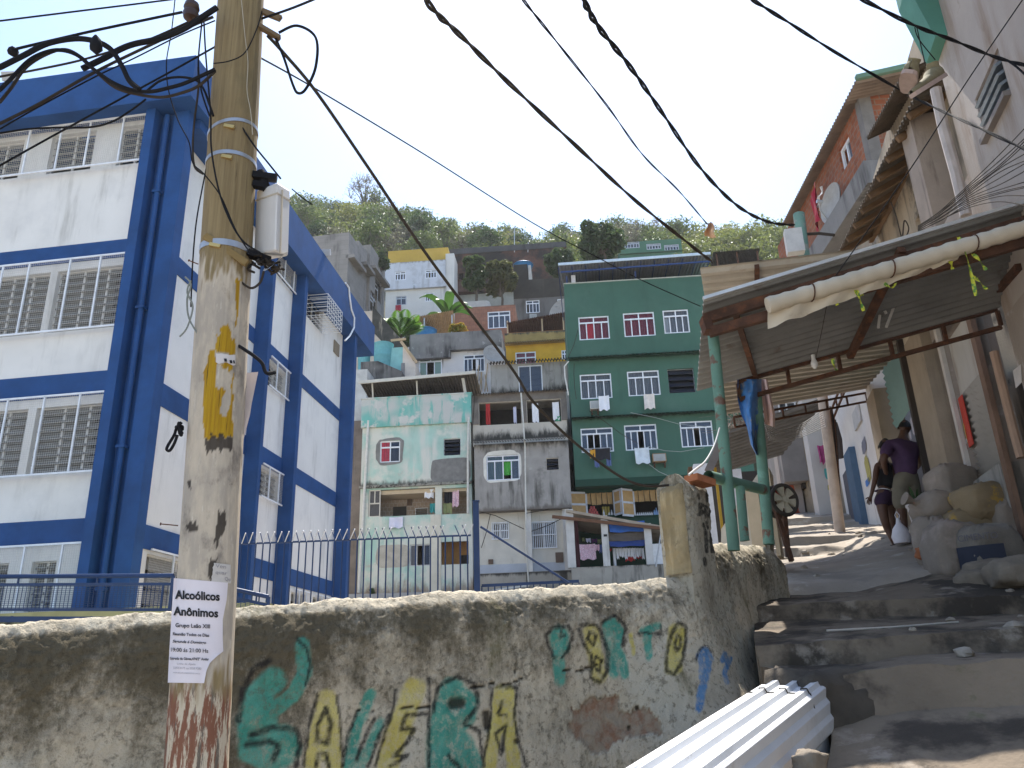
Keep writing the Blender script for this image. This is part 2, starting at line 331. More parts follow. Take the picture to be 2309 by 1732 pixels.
# platform + ramp railing in front of the school
bl = MAT('blue_railing_paint', (.018, .04, .105), .45, .15, 3, .08, 60, blot=[((.1, .1, .12), 12, .68, .75, .6)])
FRA = Fac(atY((0, 1330), 13.2), 98)
def railing(F, pts, label, z_low):
    a, b = [F.at(p) for p in pts]
    t = thing('ramp_railing', label, 'railing', F.pt((a[0]+b[0])/2, a[1]-1, 0)); h = z_low
    P = F.pt; L = lambda k, dz: P(a[0]+(b[0]-a[0])*k, a[1]+(b[1]-a[1])*k+dz, 0)
    m = MB(); m.tube([L(0, 0), L(1, 0)], .035, 8); m.build('handrail', bl, t, smooth=40)
    m = MB(); m.beam(L(0, -.13), L(1, -.13), .03, .045); m.beam(L(0, -h+.1), L(1, -h+.1), .03, .045); m.beam(L(0, -h-.05), L(1, -h-.05), .05, .09)
    for k in (.0, .38, .7): m.beam(L(k, -h), L(k, -h-.05), .03, .03); m.beam(L(k, 0), L(k, -.13), .02, .03)
    m.beam(L(1, 0), L(1, -h-.1), .045, .045); m.beam(L(.965, -.13), L(.965, -h+.1), .03, .03); m.build('frame', bl, t)
    m = MB(); n = int(abs(b[0]-a[0])/.07)
    for i in range(n): m.beam(L(i/n, -.13), L(i/n, -h+.1), .008, .008)
    for i in range(1, 12): m.beam(L(0, -.13-(h-.23)*i/12), L(.965, -.13-(h-.23)*i/12), .006, .006)
    m.build('mesh_infill', bl, t); return a, b
railing(FRA, ((-160, 1301), (391, 1298)), 'long blue railing with wire mesh infill running left of the wooden pole', .62)
FRB = Fac(atY((515, 1330), 13.2), 78)
railing(FRB, ((515, 1326), (606, 1346)), 'short sloping blue railing just right of the wooden pole', .5)
yl = MAT('yellow_platform_paint', (.5, .45, .2), .85, .15, 2, .2, 40, top=(2.6, .3, grime))
m = MB(); F = Fac(atY((0, 1395), 14.2), 98); a = F.at((-200, 1393)); b = F.at((395, 1385)); m.fb(F, a[0], b[0]+1.5, .3, a[1], -2, 0)
tag(m.build('school_terrace', yl), 'yellowish concrete terrace edge below the long blue railing', 'terrace')
# ---- spiked fence ----
FF = Fac(atY((1060, 1230), 13.8), 93)
t = thing('spiked_fence', 'tall blue bar fence with bent white tipped spikes behind the graffiti wall', 'fence', FF.pt(-2., 1.6, 0))
top = lambda u: FF.at((522, 1227.4))[1] + (FF.at((905, 1213))[1]-FF.at((522, 1227.4))[1])*(u-FF.at((522, 1227))[0])/(FF.at((905, 1213))[0]-FF.at((522, 1227))[0])
ua, ub = FF.at((440, 1230))[0], FF.at((1062, 1210))[0]; n = 38; bare = flat('bare_spike_steel', (.7, .7, .72), .35, .2)
for i in range(n):
    u = ua+(ub-ua)*(i+.5)/n; z = top(u); ragged = random.random()
    m = MB(); m.tube([FF.pt(u, 1.6, 0), FF.pt(u+.004*random.random(), z, 0)], .0125, 6); m.build('bar', bl, t)
    if 14 < i < 25 or ragged > .12:
        MB().tube([FF.pt(u, z-.02, 0), FF.pt(u-.1, z+.2, -.1)], .009, 5).build('spike', bl, t)
    if not (i > 26 and ragged < .5): MB().tube([FF.pt(u, z, 0), FF.pt(u+.12, z+.16, .16)], .009, 5).build('spike', bare, t)

m = MB(); m.beam(FF.pt(ua, top(ua), 0), FF.pt(ub, top(ub), 0), .02, .03); m.beam(FF.pt(ua, top(ua)-1.15, 0), FF.pt(ub, top(ub)-1.0, 0), .02, .03); m.build('rail', bl, t)
# heavy blue post with brace and the low run of the fence
def post(name, label, q0, q1, Y, w_):
    a = atY(q0, Y); b = atY(q1, Y); b.z = 1.3; m = MB(); m.beam(a, V((a.x, a.y, 1.3)), w_, w_); m.box((a.x, a.y, a.z+.01), w_+.03, w_+.03, .02)
    return solo(m, name, bl, label, 'post')
post('fence_post', 'square blue steel post in front of the grey house, left end of the low fence', (1073, 1132), (1073, 1340), 13.8, .1)
post('fence_post', 'square blue steel post beside the yellow faced pier', (1505, 1112), (1505, 1305), 13.2, .1)
FG = Fac(atY((1073, 1130), 13.8), 91); a = FG.at(c5(900, 1150)); b = FG.at(c5(1490, 1525)); m = MB().tube([FG.pt(a[0], a[1], .02), FG.pt(b[0], b[1], .02)], .02, 8)
solo(m, 'fence_brace', bl, 'slanting blue tube bracing the square post before the grey house', 'brace')
t = thing('low_fence', 'low blue bar fence right of the square post, just above the graffiti wall', 'fence', FG.pt(1., 1.6, -.1)); z = FG.at(c5(1100, 1533))[1]
a = FG.at(c5(905, 1530))[0]; b = FG.at(c5(1560, 1530))[0]
m = MB().beam(FG.pt(a, z, -.1), FG.pt(b, z+.02, -.1), .03, .05); m.build('rail', bl, t)
for i in range(16): MB().tube([FG.pt(a+(b-a)*i/15, 1.6, -.1), FG.pt(a+(b-a)*i/15, z, -.1)], .011, 6).build('bar', bl, t)
# ================= terrain =================
def lerp(tab, x):
    if x <= tab[0][0]: return tab[0][1]
    for (a, p), (b, q) in zip(tab, tab[1:]):
        if x <= b: return p+(q-p)*(x-a)/(b-a)
    return tab[-1][1]
RIDGE = [(-.9, 470), (-.28, 458), (-.22, 455), (-.16, 475), (-.11, 500), (-.05, 525), (.05, 535), (.16, 520), (.3, 520), (.9, 560)]
def az_px(t): return CX + t*1795*.86
def ridge_z(x, y):
    t = max(-.9, min(.9, x/max(y, 1))); return atY((az_px(t), lerp(RIDGE, t)), 150).z - 8.5
def ground_z(x, y):
    lo = lerp([(-80, -6), (0, 0), (4, .45), (12, .9), (22, 2.), (30, 3.4), (37, 5.), (41, 5.4), (43, 11), (46, 14.), (52, 19), (60, 24.5), (70, 30), (80, 35)], y)
    if y <= 80: return lo
    rz = ridge_z(x, y)
    if y <= 150: k = (y-80)/70; return 35+(rz-35)*(k**.85)
    return rz - (y-150)*.25
gy = [-300, -120, -60, -30, -14, -8, -4, -2, 0, 1, 2, 3, 4, 6, 9, 12, 16, 20, 25, 30, 34, 37, 41, 42.5]; m = MB(); xs = sorted({round(s*(abs(i)/30)**2.2*500, 2) for i in range(0, 31) for s in (-1, 1)}); ys = [-120, -60, -30, -12, -4, 0, 2, 4, 6, 9, 12, 16, 20, 25, 30, 34, 37, 41, 43, 46, 49, 52, 56, 60, 65, 70, 75, 80, 88, 96, 105, 115, 125, 135, 142, 150, 160, 180, 220, 300, 450, 700]
def gnd(x, y): return ground_z(x, y)+.02*noise.noise(V((x, y, 0)))
m.add([(x, y, gnd(x, y)) for y in gy for x in xs], [(j*len(xs)+i, j*len(xs)+i+1, (j+1)*len(xs)+i+1, (j+1)*len(xs)+i) for j in range(len(gy)-1) for i in range(len(xs)-1)])
tag(m.build('ground', MAT('worn_street_concrete', (.36, .32, .27), .95, .2, .8, .3, 25, blot=[((.2, .17, .14), .5, .5, .65, .7), ((.46, .42, .37), 1.6, .58, .7, .6)]), smooth=60), kind='structure')
ys = [y for y in ys if y > 42]; ys[0:0] = [42.5]; m = MB()
m.add([(x, y, ground_z(x, y)) for y in ys for x in xs], [(j*len(xs)+i, j*len(xs)+i+1, (j+1)*len(xs)+i+1, (j+1)*len(xs)+i) for j in range(len(ys)-1) for i in range(len(xs)-1)])
tag(m.build('hill_terrain', MAT('undergrowth_soil', (.055, .06, .03), .95, .4, .3, .5, 6, blot=[((.1, .085, .05), .15, .5, .7)]), smooth=60), kind='structure')
# ================= windows and small fittings =================
def curtain_m(name, c): return MAT(name, c, .9, .12, 9, 0, 1, grain=(tuple(x*.6 for x in c), 20, .5))
def win(F, par, r, cols=4, tr=.27, cur=None, opn=(), d=-.07, b=.05, fm=None, gl=None, name='window', sill=False):
    u0, u1, z0, z1 = r; fm = fm or white_frame; zt = z1-(z1-z0)*tr if tr else z1; m = MB(); d1 = d+.05
    m.fb(F, u0, u1, z0, z0+b, d, d1); m.fb(F, u0, u1, z1-b, z1, d, d1); m.fb(F, u0, u0+b, z0+b, z1-b, d, d1); m.fb(F, u1-b, u1, z0+b, z1-b, d, d1)
    if tr:
        m.fb(F, u0+b, u1-b, zt-b*.6, zt+b*.6, d, d1+.004); uc = (u0+u1)/2; m.fb(F, uc-b*.5, uc+b*.5, zt+b*.6, z1-b, d, d1)
    for k in range(1, cols):
        u = u0+(u1-u0)*k/cols; m.fb(F, u-b*.42, u+b*.42, z0+b, (zt-b*.6) if tr else z1-b, d+.003, d1-.004)
    if sill: m.fb(F, u0-.06, u1+.06, z0-.05, z0-.002, d, .06)
    o = m.build(name, fm, par); g = MB(); e = d+.012
    for k in range(cols):
        if k in opn: continue
        a = u0+(u1-u0)*k/cols; c = u0+(u1-u0)*(k+1)/cols; P = F.pt; zz = zt if tr else z1
        g.poly(P(a+.01, z0+.01, e), P(c-.01, z0+.01, e), P(c-.01, zz-.005, e), P(a+.01, zz-.005, e))
    if tr: P = F.pt; g.poly(P(u0+.01, zt+.005, e), P(u1-.01, zt+.005, e), P(u1-.01, z1-.01, e), P(u0+.01, z1-.01, e))
    g.build('pane', gl or (GL if cur else GLM), o, fix=False)
    if cur:
        g = MB(); ph = random.random()*6; n = int((u1-u0)/.03)+6
        g.grid(lambda u, v: F.pt(u0+(u1-u0)*u, z0+(z1-z0)*v, d-.08+.022*sin(u*(u1-u0)*52+ph+v*.8)), n, 4)
        g.build('curtain', cur, o, smooth=60)
    return o
def cloth(F, r, d, mat, name, label, group=None, folds=5, ragged=.03, cat='laundry'):
    u0, u1, z0, z1 = r; ph = random.random()*9; m = MB()
    def fn(u, v, s=0):
        sp = 1-.06*(1-v)*sin(3*u+ph); uu = u0+(u1-u0)*(.5+(u-.5)*sp)
        return F.pt(uu, z0+(z1-z0)*v+(1-v)*ragged*sin(u*11+ph)+v*-.02*sin(pi*u), d+s+.035*(1-v*.6)*sin(u*folds*2.2+ph)+.02*sin(v*5+u*3))
    m.grid(lambda u, v: fn(u, v), 16, 8); m.grid(lambda u, v: fn(1-u, v, .006), 16, 8)
    return solo(m, name, mat, label, cat, group, smooth=60, fix=False)
def aircon(F, r, label, d=.0, rusty=False):
    u0, u1, z0, z1 = r; t = thing('air_conditioner', label, 'air conditioner', F.pt((u0+u1)/2, z0, d))
    MB().fb(F, u0, u1, z0, z1, d-.25, d+.32).build('housing', flat('ac_housing', (.5, .49, .45), .6) if not rusty else flat('brown_ac_box', (.3, .19, .1), .8), t)
    m = MB()
    for k in range(7): z = z0+(z1-z0)*(k+.8)/8.2; m.fb(F, u0+.06, u1-.06, z, z+(z1-z0)*.05, d+.321, d+.335)
    m.fb(F, u0+.04, u1-.04, z0+.03, z1-.03, d+.318, d+.322); m.build('grille', flat('ac_grille', (.36, .38, .38), .5), t)
    MB().fb(F, u0+.05, u0+.1, z0-.25, z0, d, d+.25).fb(F, u1-.1, u1-.05, z0-.25, z0, d, d+.25).build('bracket', rust, t); return t
def dish(c, r, ax, label, mat=None):
    ax = V(ax).normalized(); t = thing('satellite_dish', label, 'satellite dish', V(c)-V((0, 0, r)))
    X = ax.orthogonal().normalized(); Yv = ax.cross(X); m = MB()
    for s in (0, -.02):
        m.grid(lambda u, v: V(c)+(X*cos(2*pi*u)+Yv*sin(2*pi*u))*r*v+ax*(.22*r*v*v+s), 24, 5)
    m.build('reflector', mat or flat('pale_dish', (.36, .34, .31), .7), t, smooth=50)
    q = V(c)+ax*r*.75; MB().tube([V(c)-Yv*r*.9, V(c)-Yv*r*.4+ax*r*.6, q], .018, 6).tube([q-ax*.06, q+ax*.06], .04, 8).build('receiver_arm', grey_frame, t)
    MB().tube([V(c)-ax*.03, V(c)-ax*.3, V(c)-ax*.3-V((0, 0, r*1.1))], .03, 7).build('mast', grey_frame, t); return t
def tank(base, r, h, mat, label, lid=True, group=None):
    t = thing('water_tank', label, 'water tank', base, group); m = MB()
    m.lathe(base, [(0, .01), (0, r*.82), (h*.1, r*.84), (h*.48, r*.9), (h*.5, r*.93), (h*.53, r*.91), (h*.97, r*.98), (h, r*1.03), (h*1.03, r*1.03)], 26); m.build('body', mat, t, smooth=35)
    if lid: m = MB(); m.lathe(V(base)+V((0, 0, h*1.03)), [(0, r*1.06), (.05, r*1.06), (.1, r*.98), (.2, r*.55), (.24, .05)], 26); m.build('lid', mat, t, smooth=35)
    return t
def pipe(pts, r, label, mat=None, name='drain_pipe', cat='pipe', group=None): return solo(MB().tube(pts, r, 8), name, mat or flat('cream_pvc', (.62, .6, .54), .5), label, cat, group, smooth=40)
def eave(F, par, u0, u1, z, dz, d0, d1, mat, n, amp=.05):
    m = MB(); m.corr(F.pt(u0, z, d0), F.pt(u1, z, d0), F.pt(u1, z-dz, d1), F.pt(u0, z-dz, d1), n, amp); m.corr(F.pt(u0, z-.02, d0), F.pt(u1, z-.02, d0), F.pt(u1, z-dz-.025, d1), F.pt(u0, z-dz-.025, d1), n, amp)
    return m.build('tile_eave', mat, par, fix=False)
tile_m = MAT('grey_fibre_tile', (.16, .135, .11), .9, .3, 5, .3, 40)
def HF(q, Y, az=94): return Fac(atY(q, Y), az)
def patch(F, par, pts, d, mat, name): return MB().poly(*[F.pt(u, z, d) for u, z in pts]).build(name, mat, par)
def ring(F, par, pts, r, d, mat, name):
    n = len(pts); uc, zc = (r[0]+r[1])/2, (r[2]+r[3])/2; inn = []
    for u, z in pts:
        k = 1/max(abs(u-uc)/((r[1]-r[0])/2), abs(z-zc)/((r[3]-r[2])/2)); inn.append((uc+(u-uc)*min(1, k), zc+(z-zc)*min(1, k)))
    return MB().add([F.pt(u, z, d) for u, z in pts]+[F.pt(u, z, d) for u, z in inn], [(i, (i+1) % n, n+(i+1) % n, n+i) for i in range(n)]).build(name, mat, par)
def blob(F, c, x0, y0, x1, y1, n=26, j=.1):
    u0, u1, z0, z1 = F.rect(c, x0, y0, x1, y1); out = []
    for i in range(n):
        a = 2*pi*i/n; k = 1+j*noise.noise(V((cos(a)*1.7+x0, sin(a)*1.7, y0))); cx, sy = cos(a), sin(a); e = .45
        out.append(((u0+u1)/2+(u1-u0)/2*math.copysign(abs(cx)**e, cx)*k, (z0+z1)/2+(z1-z0)/2*math.copysign(abs(sy)**e, sy)*k))
    return out
red_cur = curtain_m('red_curtain', (.42, .045, .07)); grn_cur = curtain_m('green_curtain', (.1, .45, .08)); gry_cur = curtain_m('grey_curtain', (.3, .34, .38)); pnk_cur = curtain_m('pink_curtain', (.55, .14, .18)); blu_cur = curtain_m('pale_curtain', (.4, .48, .56))
# ================= mint green house =================
FM = HF(c5(150, 600), 39); R = lambda *a: FM.rect(c5, *a)
u0 = R(128, 0, 840, 10)[0]; u1 = FM.at(c5(838, 700))[0]; zb = 4.; zt = FM.at(c5(500, 285))[1]; zm = FM.at(c5(480, 460))[1]; zl = FM.at(c5(480, 866))[1]
mint = thing('mint_house', 'mint green four storey house with peeling parapet and open laundry balcony', 'house', FM.pt((u0+u1)/2, 5, 0))
mint_m = MAT('mint_plaster', (.36, .53, .46), .9, .12, .9, .2, 30, stk=((.6, .6, .54), 1.6, .42, .62), blot=[((.62, .62, .54), .55, .47, .62), ((.2, .21, .18), 2.2, .62, .76, .7), ((.45, .43, .37), 1.3, .58, .7, .8)], top=[(zm, .25, (.1, .1, .08)), (zl, -.35, (.12, .12, .1)), (zb+1, -.9, (.28, .22, .17))])
par_m = MAT('peeling_parapet', (.16, .42, .36), .9, .1, 1, .25, 30, stk=((.5, .5, .46), 3.4, .4, .52), blot=[((.55, .55, .5), 1.1, .52, .6), ((.09, .085, .075), 2., .64, .74)])
wr = [R(228, 575, 362, 718), R(652, 558, 766, 672)]; lo = [R(150, 895, 596, 1076), R(640, 888, 820, 1064)]; gr = [R(425, 1265, 565, 1412), R(635, 1247, 820, 1400)]
MB().house(FM, u0, u1, zb, zm, 6.5, wr+lo+gr).build('wall', mint_m, mint)
m = MB().wall(FM, u0-.05, u1+.05, zm, zt, (), .16, .1); m.fb(FM, u0-.05, u1+.05, zm-.1, zt, -.05, .155); m.fb(FM, u0-.1, u1+.1, zt, zt+.07, -.15, .2); m.build('parapet', par_m, mint)
MB().fb(FM, u0-.05, u1, zl-.1, zl+.03, -.1, .14).build('ledge', MAT('stained_ledge', (.3, .29, .25), .9, .3, 5, .3, 30, blot=[(grime, 5, .45, .6)]), mint)
zq = lo[0][2]; m = MB(); m.fb(FM, u0+.1, u1-.1, zq-.15, zq-.02, -3, -.02); m.fb(FM, u0+.1, u1-.1, zl-.4, zl-.2, -3, -.19)
m.build('balcony_slab', MAT('balcony_cream', (.52, .42, .3), .9, .1, 2), mint)
MB().fb(FM, u0+.1, u1-.1, zq, zl-.3, -1.75, -1.6).build('balcony_wall', MAT('faded_tile', (.42, .33, .26), .7, .3, 12, .1, 40, brick=((.36, .28, .22), (.5, .45, .4), 94, .2, .2)), mint)
uu = lo[0]
win(FM, mint, (uu[0]+.02, R(150, 0, 252, 1)[1]+.02, uu[2], uu[3]), 1, .5, None, (), -.08, .05, MAT('cream_frame', (.55, .52, .45), .6), GLD, 'balcony_screen')
a = R(268, 975, 360, 1076); MB().fb(FM, a[0], a[1], a[2], a[3], -1.59, -1.55).build('doorway', dark_room, mint)
a = R(424, 985, 512, 1068); louver(FM, mint, a[0], a[1], a[2], a[3], 5, -1.52, .05, white_frame)
MB().fb(FM, *R(368, 925, 398, 965), -1.59, -1.5).build('meter_box', flat('brown_box', (.12, .08, .06), .7), mint)
win(FM, mint, wr[0], 2, .3, None, (), -.1, .06); a = wr[0]; MB().grid(lambda u, v: FM.pt(a[0]+(a[1]-a[0])*.5*u, a[2]+(a[3]-a[2])*v, -.085+.006*sin(u*40)), 12, 2).build('curtain', red_cur, mint)
louver(FM, mint, *wr[1], 4, -.12, .08, white_frame, GLD, 1)
win(FM, mint, gr[0], 3, .0, None, (1,), -.12, .06, grey_frame)
MB().fb(FM, gr[1][0]-.5, gr[1][1]+.3, gr[1][2]-.3, gr[1][3]+.3, -1.4, -1.3).build('room_wall', flat('orange_room', (.5, .27, .1), .9), mint)
MB().fb(FM, *R(745, 1315, 818, 1400), -1.29, -1.24).build('doorway', dark_room, mint)
patch(FM, mint, blob(FM, c5, 565, 690, 836, 852), .012, MAT('fresh_cement_patch', (.2, .195, .185), .95, .2, 3, .2, 30), 'plaster_patch')
patch(FM, mint, blob(FM, c5, 200, 1268, 428, 1424, j=.06), .012, MAT('bare_render_patch', (.42, .39, .33), .95, .2, 2, .2, 30), 'plaster_patch')
ring(FM, mint, blob(FM, c5, 205, 556, 388, 734, j=.12), wr[0], .012, MAT('fresh_cement_patch', (.2, .195, .185)), 'plaster_patch')
cream_col = MAT('aged_cream_paint', (.58, .55, .46), .9, .12, 1.2, .2, 30, stk=((.3, .26, .2), 3, .55, .75))
m = MB(); a = R(565, 1080, 636, 1420); m.fb(FM, a[0], a[1], zb+.5, zq-.02, -.02, .05); m.build('pilaster', cream_col, mint)
# terrace roof above
ra = FM.rect(c5, 150, 160, 870, 300); zr = FM.at(c5(500, 152), .35)[1]
m = MB(); m.corr(FM.pt(u0-.1, zr-.15, .7), FM.pt(u1+.35, zr+.05, .7), FM.pt(u1+.35, zr-.65, -5), FM.pt(u0-.1, zr-.8, -5), 40, .03); m.build('terrace_roof', MAT('sooty_sheet', (.07, .06, .05), .9, .3, 4), mint)
m = MB(); m.beam(FM.pt(u0-.1, zr-.22, .72), FM.pt(u1+.35, zr-.02, .72), .08, .16); m.build('roof_beam', MAT('cream_frame', (.55, .52, .45)), mint)
for x in (185, 480, 800):
    u = FM.at(c5(x, 230))[0]; MB().tube([FM.pt(u, zt, .05), FM.pt(u-(.1 if x == 800 else 0), zr-.15, .3)], .045 if x != 800 else .08, 8).build('roof_post', MAT('cream_frame', (.55, .52, .45)), mint)
MB().fb(FM, u0, u1, zt-1, zr-.9, -5.2, -5.1).build('terrace_wall', dark_room, mint)
lin_w = flat('white_linen', (.78, .78, .8), .9, 0, .05); lin_l = flat('lilac_white_towel', (.62, .62, .74), .9, 0, .05); lin_p = MAT('pink_patterned_cloth', (.62, .38, .45), .9, .3, 20, .05, 50, blot=[((.8, .7, .74), 28, .5, .6)]); lin_k = flat('black_cloth', (.02, .02, .025), .9); lin_g = flat('olive_cloth', (.25, .27, .12), .9); lin_b = flat('blue_denim_cloth', (.1, .14, .3), .9); lin_r = flat('red_cloth', (.4, .03, .03), .9); lin_y = flat('orange_cloth', (.6, .3, .03), .9); lin_v = flat('dark_purple_cloth', (.1, .04, .12), .9)
cloth(FM, R(292, 1086, 384, 1160), .1, lin_l, 'hanging_towel', 'lilac white towel draped over the mint house balcony wall')
cloth(FM, R(520, 893, 581, 952), -.2, lin_w, 'hanging_towel', 'white towel hung high inside the mint balcony, left of its middle pillar')
cloth(FM, R(650, 900, 706, 985), -.3, lin_k, 'hanging_cloth', 'black garment hanging in the right bay of the mint balcony')
cloth(FM, R(708, 897, 752, 1010), -.2, lin_p, 'hanging_cloth', 'pink and white garment hanging in the right bay of the mint balcony')
cloth(FM, R(643, 985, 702, 1055), -.25, lin_g, 'hanging_cloth', 'olive cloth hanging low in the right bay of the mint balcony')
cloth(FM, R(555, 985, 590, 1050), -.25, flat('teal_cloth', (.05, .3, .3), .9), 'hanging_cloth', 'teal cloth hanging beside the middle pillar of the mint balcony')
pipe([FM.pt(*FM.at(c5(x, y), .12), .12) for x, y in ((150, 440), (125, 880), (85, 1590))], .07, 'long cream drain pipe down the left edge of the mint house')
pipe([FM.pt(*FM.at(c5(x, y), .15), .15) for x, y in ((820, 420), (815, 700), (815, 1060))], .06, 'cream drain pipe down the right edge of the mint house')
pipe([FM.pt(*FM.at(c5(x, y), .2), .2) for x, y in ((870, 130), (845, 500), (850, 800), (880, 960))], .02, 'thin cable hanging between the mint and grey houses', brown_cable, 'cable', 'cable')
# narrow brown house between school and mint house
FN = HF(c5(110, 700), 40); a = FN.rect(c5, 20, 440, 152, 1590)
o = solo(MB().house(FN, a[0], a[1], 4, a[3], 4), 'narrow_house', MAT('brown_render', (.2, .165, .14), .95, .2, 1.5, .3, 20, stk=((.07, .06, .05), 4, .5, .7)), 'narrow brown rendered house squeezed between school and mint house', 'house')
a = FN.rect(c5, 60, 100, 150, 440); t = solo(MB().house(HF(c5(110, 700), 41), a[0]-1, a[1]-.1, 8, a[3]+.4, 3), 'annex_wall', MAT('pale_render', (.5, .49, .46), .95, .15, 2), 'pale rendered annex above the narrow brown house', 'house')
# ================= grey house =================
FG2 = HF(c5(860, 700), 38.6, 94); R = lambda *a: FG2.rect(c5, *a); F = FG2
u0 = F.at(c5(848, 700))[0]+.02; u1 = F.at(c5(1497, 800))[0]; zE = F.at(c5(1160, 600))[1]; zB = F.at(c5(1180, 1045))[1]; zT = F.at(c5(1160, 262))[1]; zS = F.at(c5(1160, 452))[1]
gh = thing('grey_house', 'bare grey rendered house with dark open laundry loggia above green curtained window', 'house', F.pt((u0+u1)/2, 5, 0))
g_m = MAT('grey_render', (.33, .31, .285), .95, .15, 1., .2, 25, stk=((.1, .095, .085), 2.5, .46, .66), blot=[((.13, .125, .11), .9, .55, .72, .8), ((.5, .48, .44), 2., .6, .75, .6)], top=[(zE, .7, grime), (zB, -.3, (.16, .14, .12))])
b_m = MAT('beige_render', (.5, .46, .39), .95, .1, 1.2, .2, 25, stk=((.3, .27, .22), 2.5, .5, .7), top=(zE+.3, -.6, grime))
hu = [R(890, 318, 1170, 466), R(1210, 302, 1436, 450)]; hw = [R(944, 682, 1164, 848), R(1340, 700, 1424, 780)]; hb = [R(973, 1118, 1084, 1228), R(1238, 1112, 1405, 1288)]
MB().house(F, u0, u1, zE, zT, 5, hu).build('upper_wall', b_m, gh)
m = MB(); m.fb(F, hu[0][0]-.3, u1+.02, hu[0][3]+.03, zT+.02, -.1, .05); m.fb(F, u0-.03, hu[0][0]-.02, zS, zT+.01, -.1, .05); m.fb(F, hu[0][1]+.02, hu[1][0]-.02, zS-.02, hu[1][3], -.1, .055); m.fb(F, hu[1][1]+.02, u1+.04, zS, hu[1][3], -.1, .045); m.build('loggia_frame', MAT('dark_render', (.17, .15, .13), .95, .2, 2), gh)
MB().house(F, u0+.1, u1, zB, zE, 5.5, hw, .35).build('wall', g_m, gh)
MB().house(F, u0+.1, u1-.3, 4.6, zB, 5, hb, -.2).build('ground_floor_wall', MAT('off_white_paint', (.6, .57, .5), .9, .08, 1.5, .12, 40, stk=((.35, .32, .27), 3, .58, .78)), gh)
MB().fb(F, u0+.1, u1-.3, 4.6, F.at(c5(1100, 1395))[1], -.19, -.15).build('dado', MAT('blue_grey_dado', (.42, .45, .5), .9, .1, 2), gh)
eave(F, gh, u0, u1-.1, zE+.17, .16, .3, .75, tile_m, 34, .035); eave(F, gh, u0+.2, u1+.1, zT+.15, .12, -.3, .3, tile_m, 34, .035)
ring(F, gh, blob(F, c5, 925, 655, 1178, 862, j=.1), hw[0], .362, MAT('white_patch_paint', (.7, .68, .62), .9, .1, 3), 'paint_border')
def at_d(r, d): return r
o = win(F, gh, hw[0], 4, .22, None, (2,), .35-.09, .06); a = hw[0]
m = MB(); m.grid(lambda u, v: F.pt(a[0]+(a[1]-a[0])*(.03+.47*u), a[2]+(a[3]-a[2])*v, .17+.02*sin(u*30)), 18, 3); m.grid(lambda u, v: F.pt(a[0]+(a[1]-a[0])*(.52+.36*u*(.35+.65*abs(v-.12)**.5)), a[2]+(a[3]-a[2])*(.22+.78*v), .17+.02*sin(u*20)), 14, 6)
m.build('curtain', grn_cur, o, smooth=60)
louver(F, gh, *hw[1], 3, .25, .1, MAT('cream_frame', (.55, .52, .45)), GLD)
def barred(F, par, r, n, d, rows=(0, .5, 1)):
    m = MB()
    for k in range(n+1): u = r[0]+(r[1]-r[0])*k/n; m.fb(F, u-.016, u+.016, r[2], r[3], d, d+.02)
    for v in rows: z = r[2]+(r[3]-r[2])*v; m.fb(F, r[0]-.02, r[1]+.02, z-.02, z+.02, d+.021, d+.04)
    return m.build('window_bars', white_frame, par)
for r, n in zip(hb, (9, 13)): barred(F, gh, r, n, -.17); win(F, gh, r, 2, 0, None, (0,) if n == 9 else (0, ), -.34)
for q in ((950, 1365, 982, 1395), (1400, 1318, 1452, 1386)): MB().fb(F, *R(*q), -.2, -.1).build('meter_box', flat('brown_box', (.12, .08, .06)), gh)
bw = MAT('stained_concrete_wall', (.36, .33, .28), .95, .15, 1.2, .2, 25, stk=((.07, .065, .055), 1.6, .5, .64), top=(F.at(c5(1200, 1460))[1], .25, grime))
zc = F.at(c5(1200, 1452))[1]; MB().fb(F, u0, u1, 3., zc, -.18, .1).build('plinth', bw, gh)
a = R(1212, 1020, 1243, 1452); wsc = MAT('white_stained_column', (.62, .6, .56), .9, .1, 2, .2, 30, stk=((.25, .23, .2), 3, .5, .7)); MB().fb(F, a[0], a[1], zc, zB-.002, -.2, .1).build('column', wsc, gh); a = R(1468, 1030, 1500, 1452); m = MB().fb(F, a[0]-.1, a[1], zc, zB-.002, -.2, .12); m.build('column', MAT('white_stained_column', (.62, .6, .56), .9, .1, 2, .2, 30, stk=((.25, .23, .2), 3, .5, .7)), gh)
for k, (x0, y0, x1, y1, mt, lb) in enumerate(((933, 322, 962, 464, lin_r, 'tall red cloth hanging at the left of the dark loggia'), (1118, 342, 1138, 452, lin_l, 'thin pale towel hanging mid left bay of the dark loggia'), (1243, 320, 1286, 448, lin_w, 'white shirt hanging in the right bay of the dark loggia, left one'), (1380, 310, 1424, 430, lin_w, 'white garment hanging at the right end of the dark loggia'), (1400, 405, 1432, 442, flat('green_cloth', (.05, .3, .15), .9), 'small green cloth at the right end of the dark loggia'))):
    cloth(F, R(x0, y0, x1, y1), -.12, mt, 'hanging_cloth', lb)
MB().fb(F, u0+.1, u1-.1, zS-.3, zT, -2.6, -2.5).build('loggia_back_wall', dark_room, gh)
pipe([F.pt(*F.at(c5(x, y), .5), .5) for x, y in ((1170, 255), (1183, 430), (1196, 610), (1200, 900), (1205, 1300))]+[F.pt(*F.at(c5(1222, 1545), .15), .15)], .038, 'tall white drain pipe down the front of the grey house')
pipe([F.pt(*F.at(c5(x, y), .3), .3) for x, y in ((1222, 1545), (1100, 1560), (900, 1590))], .06, 'white pipe running along the foot of the grey house')
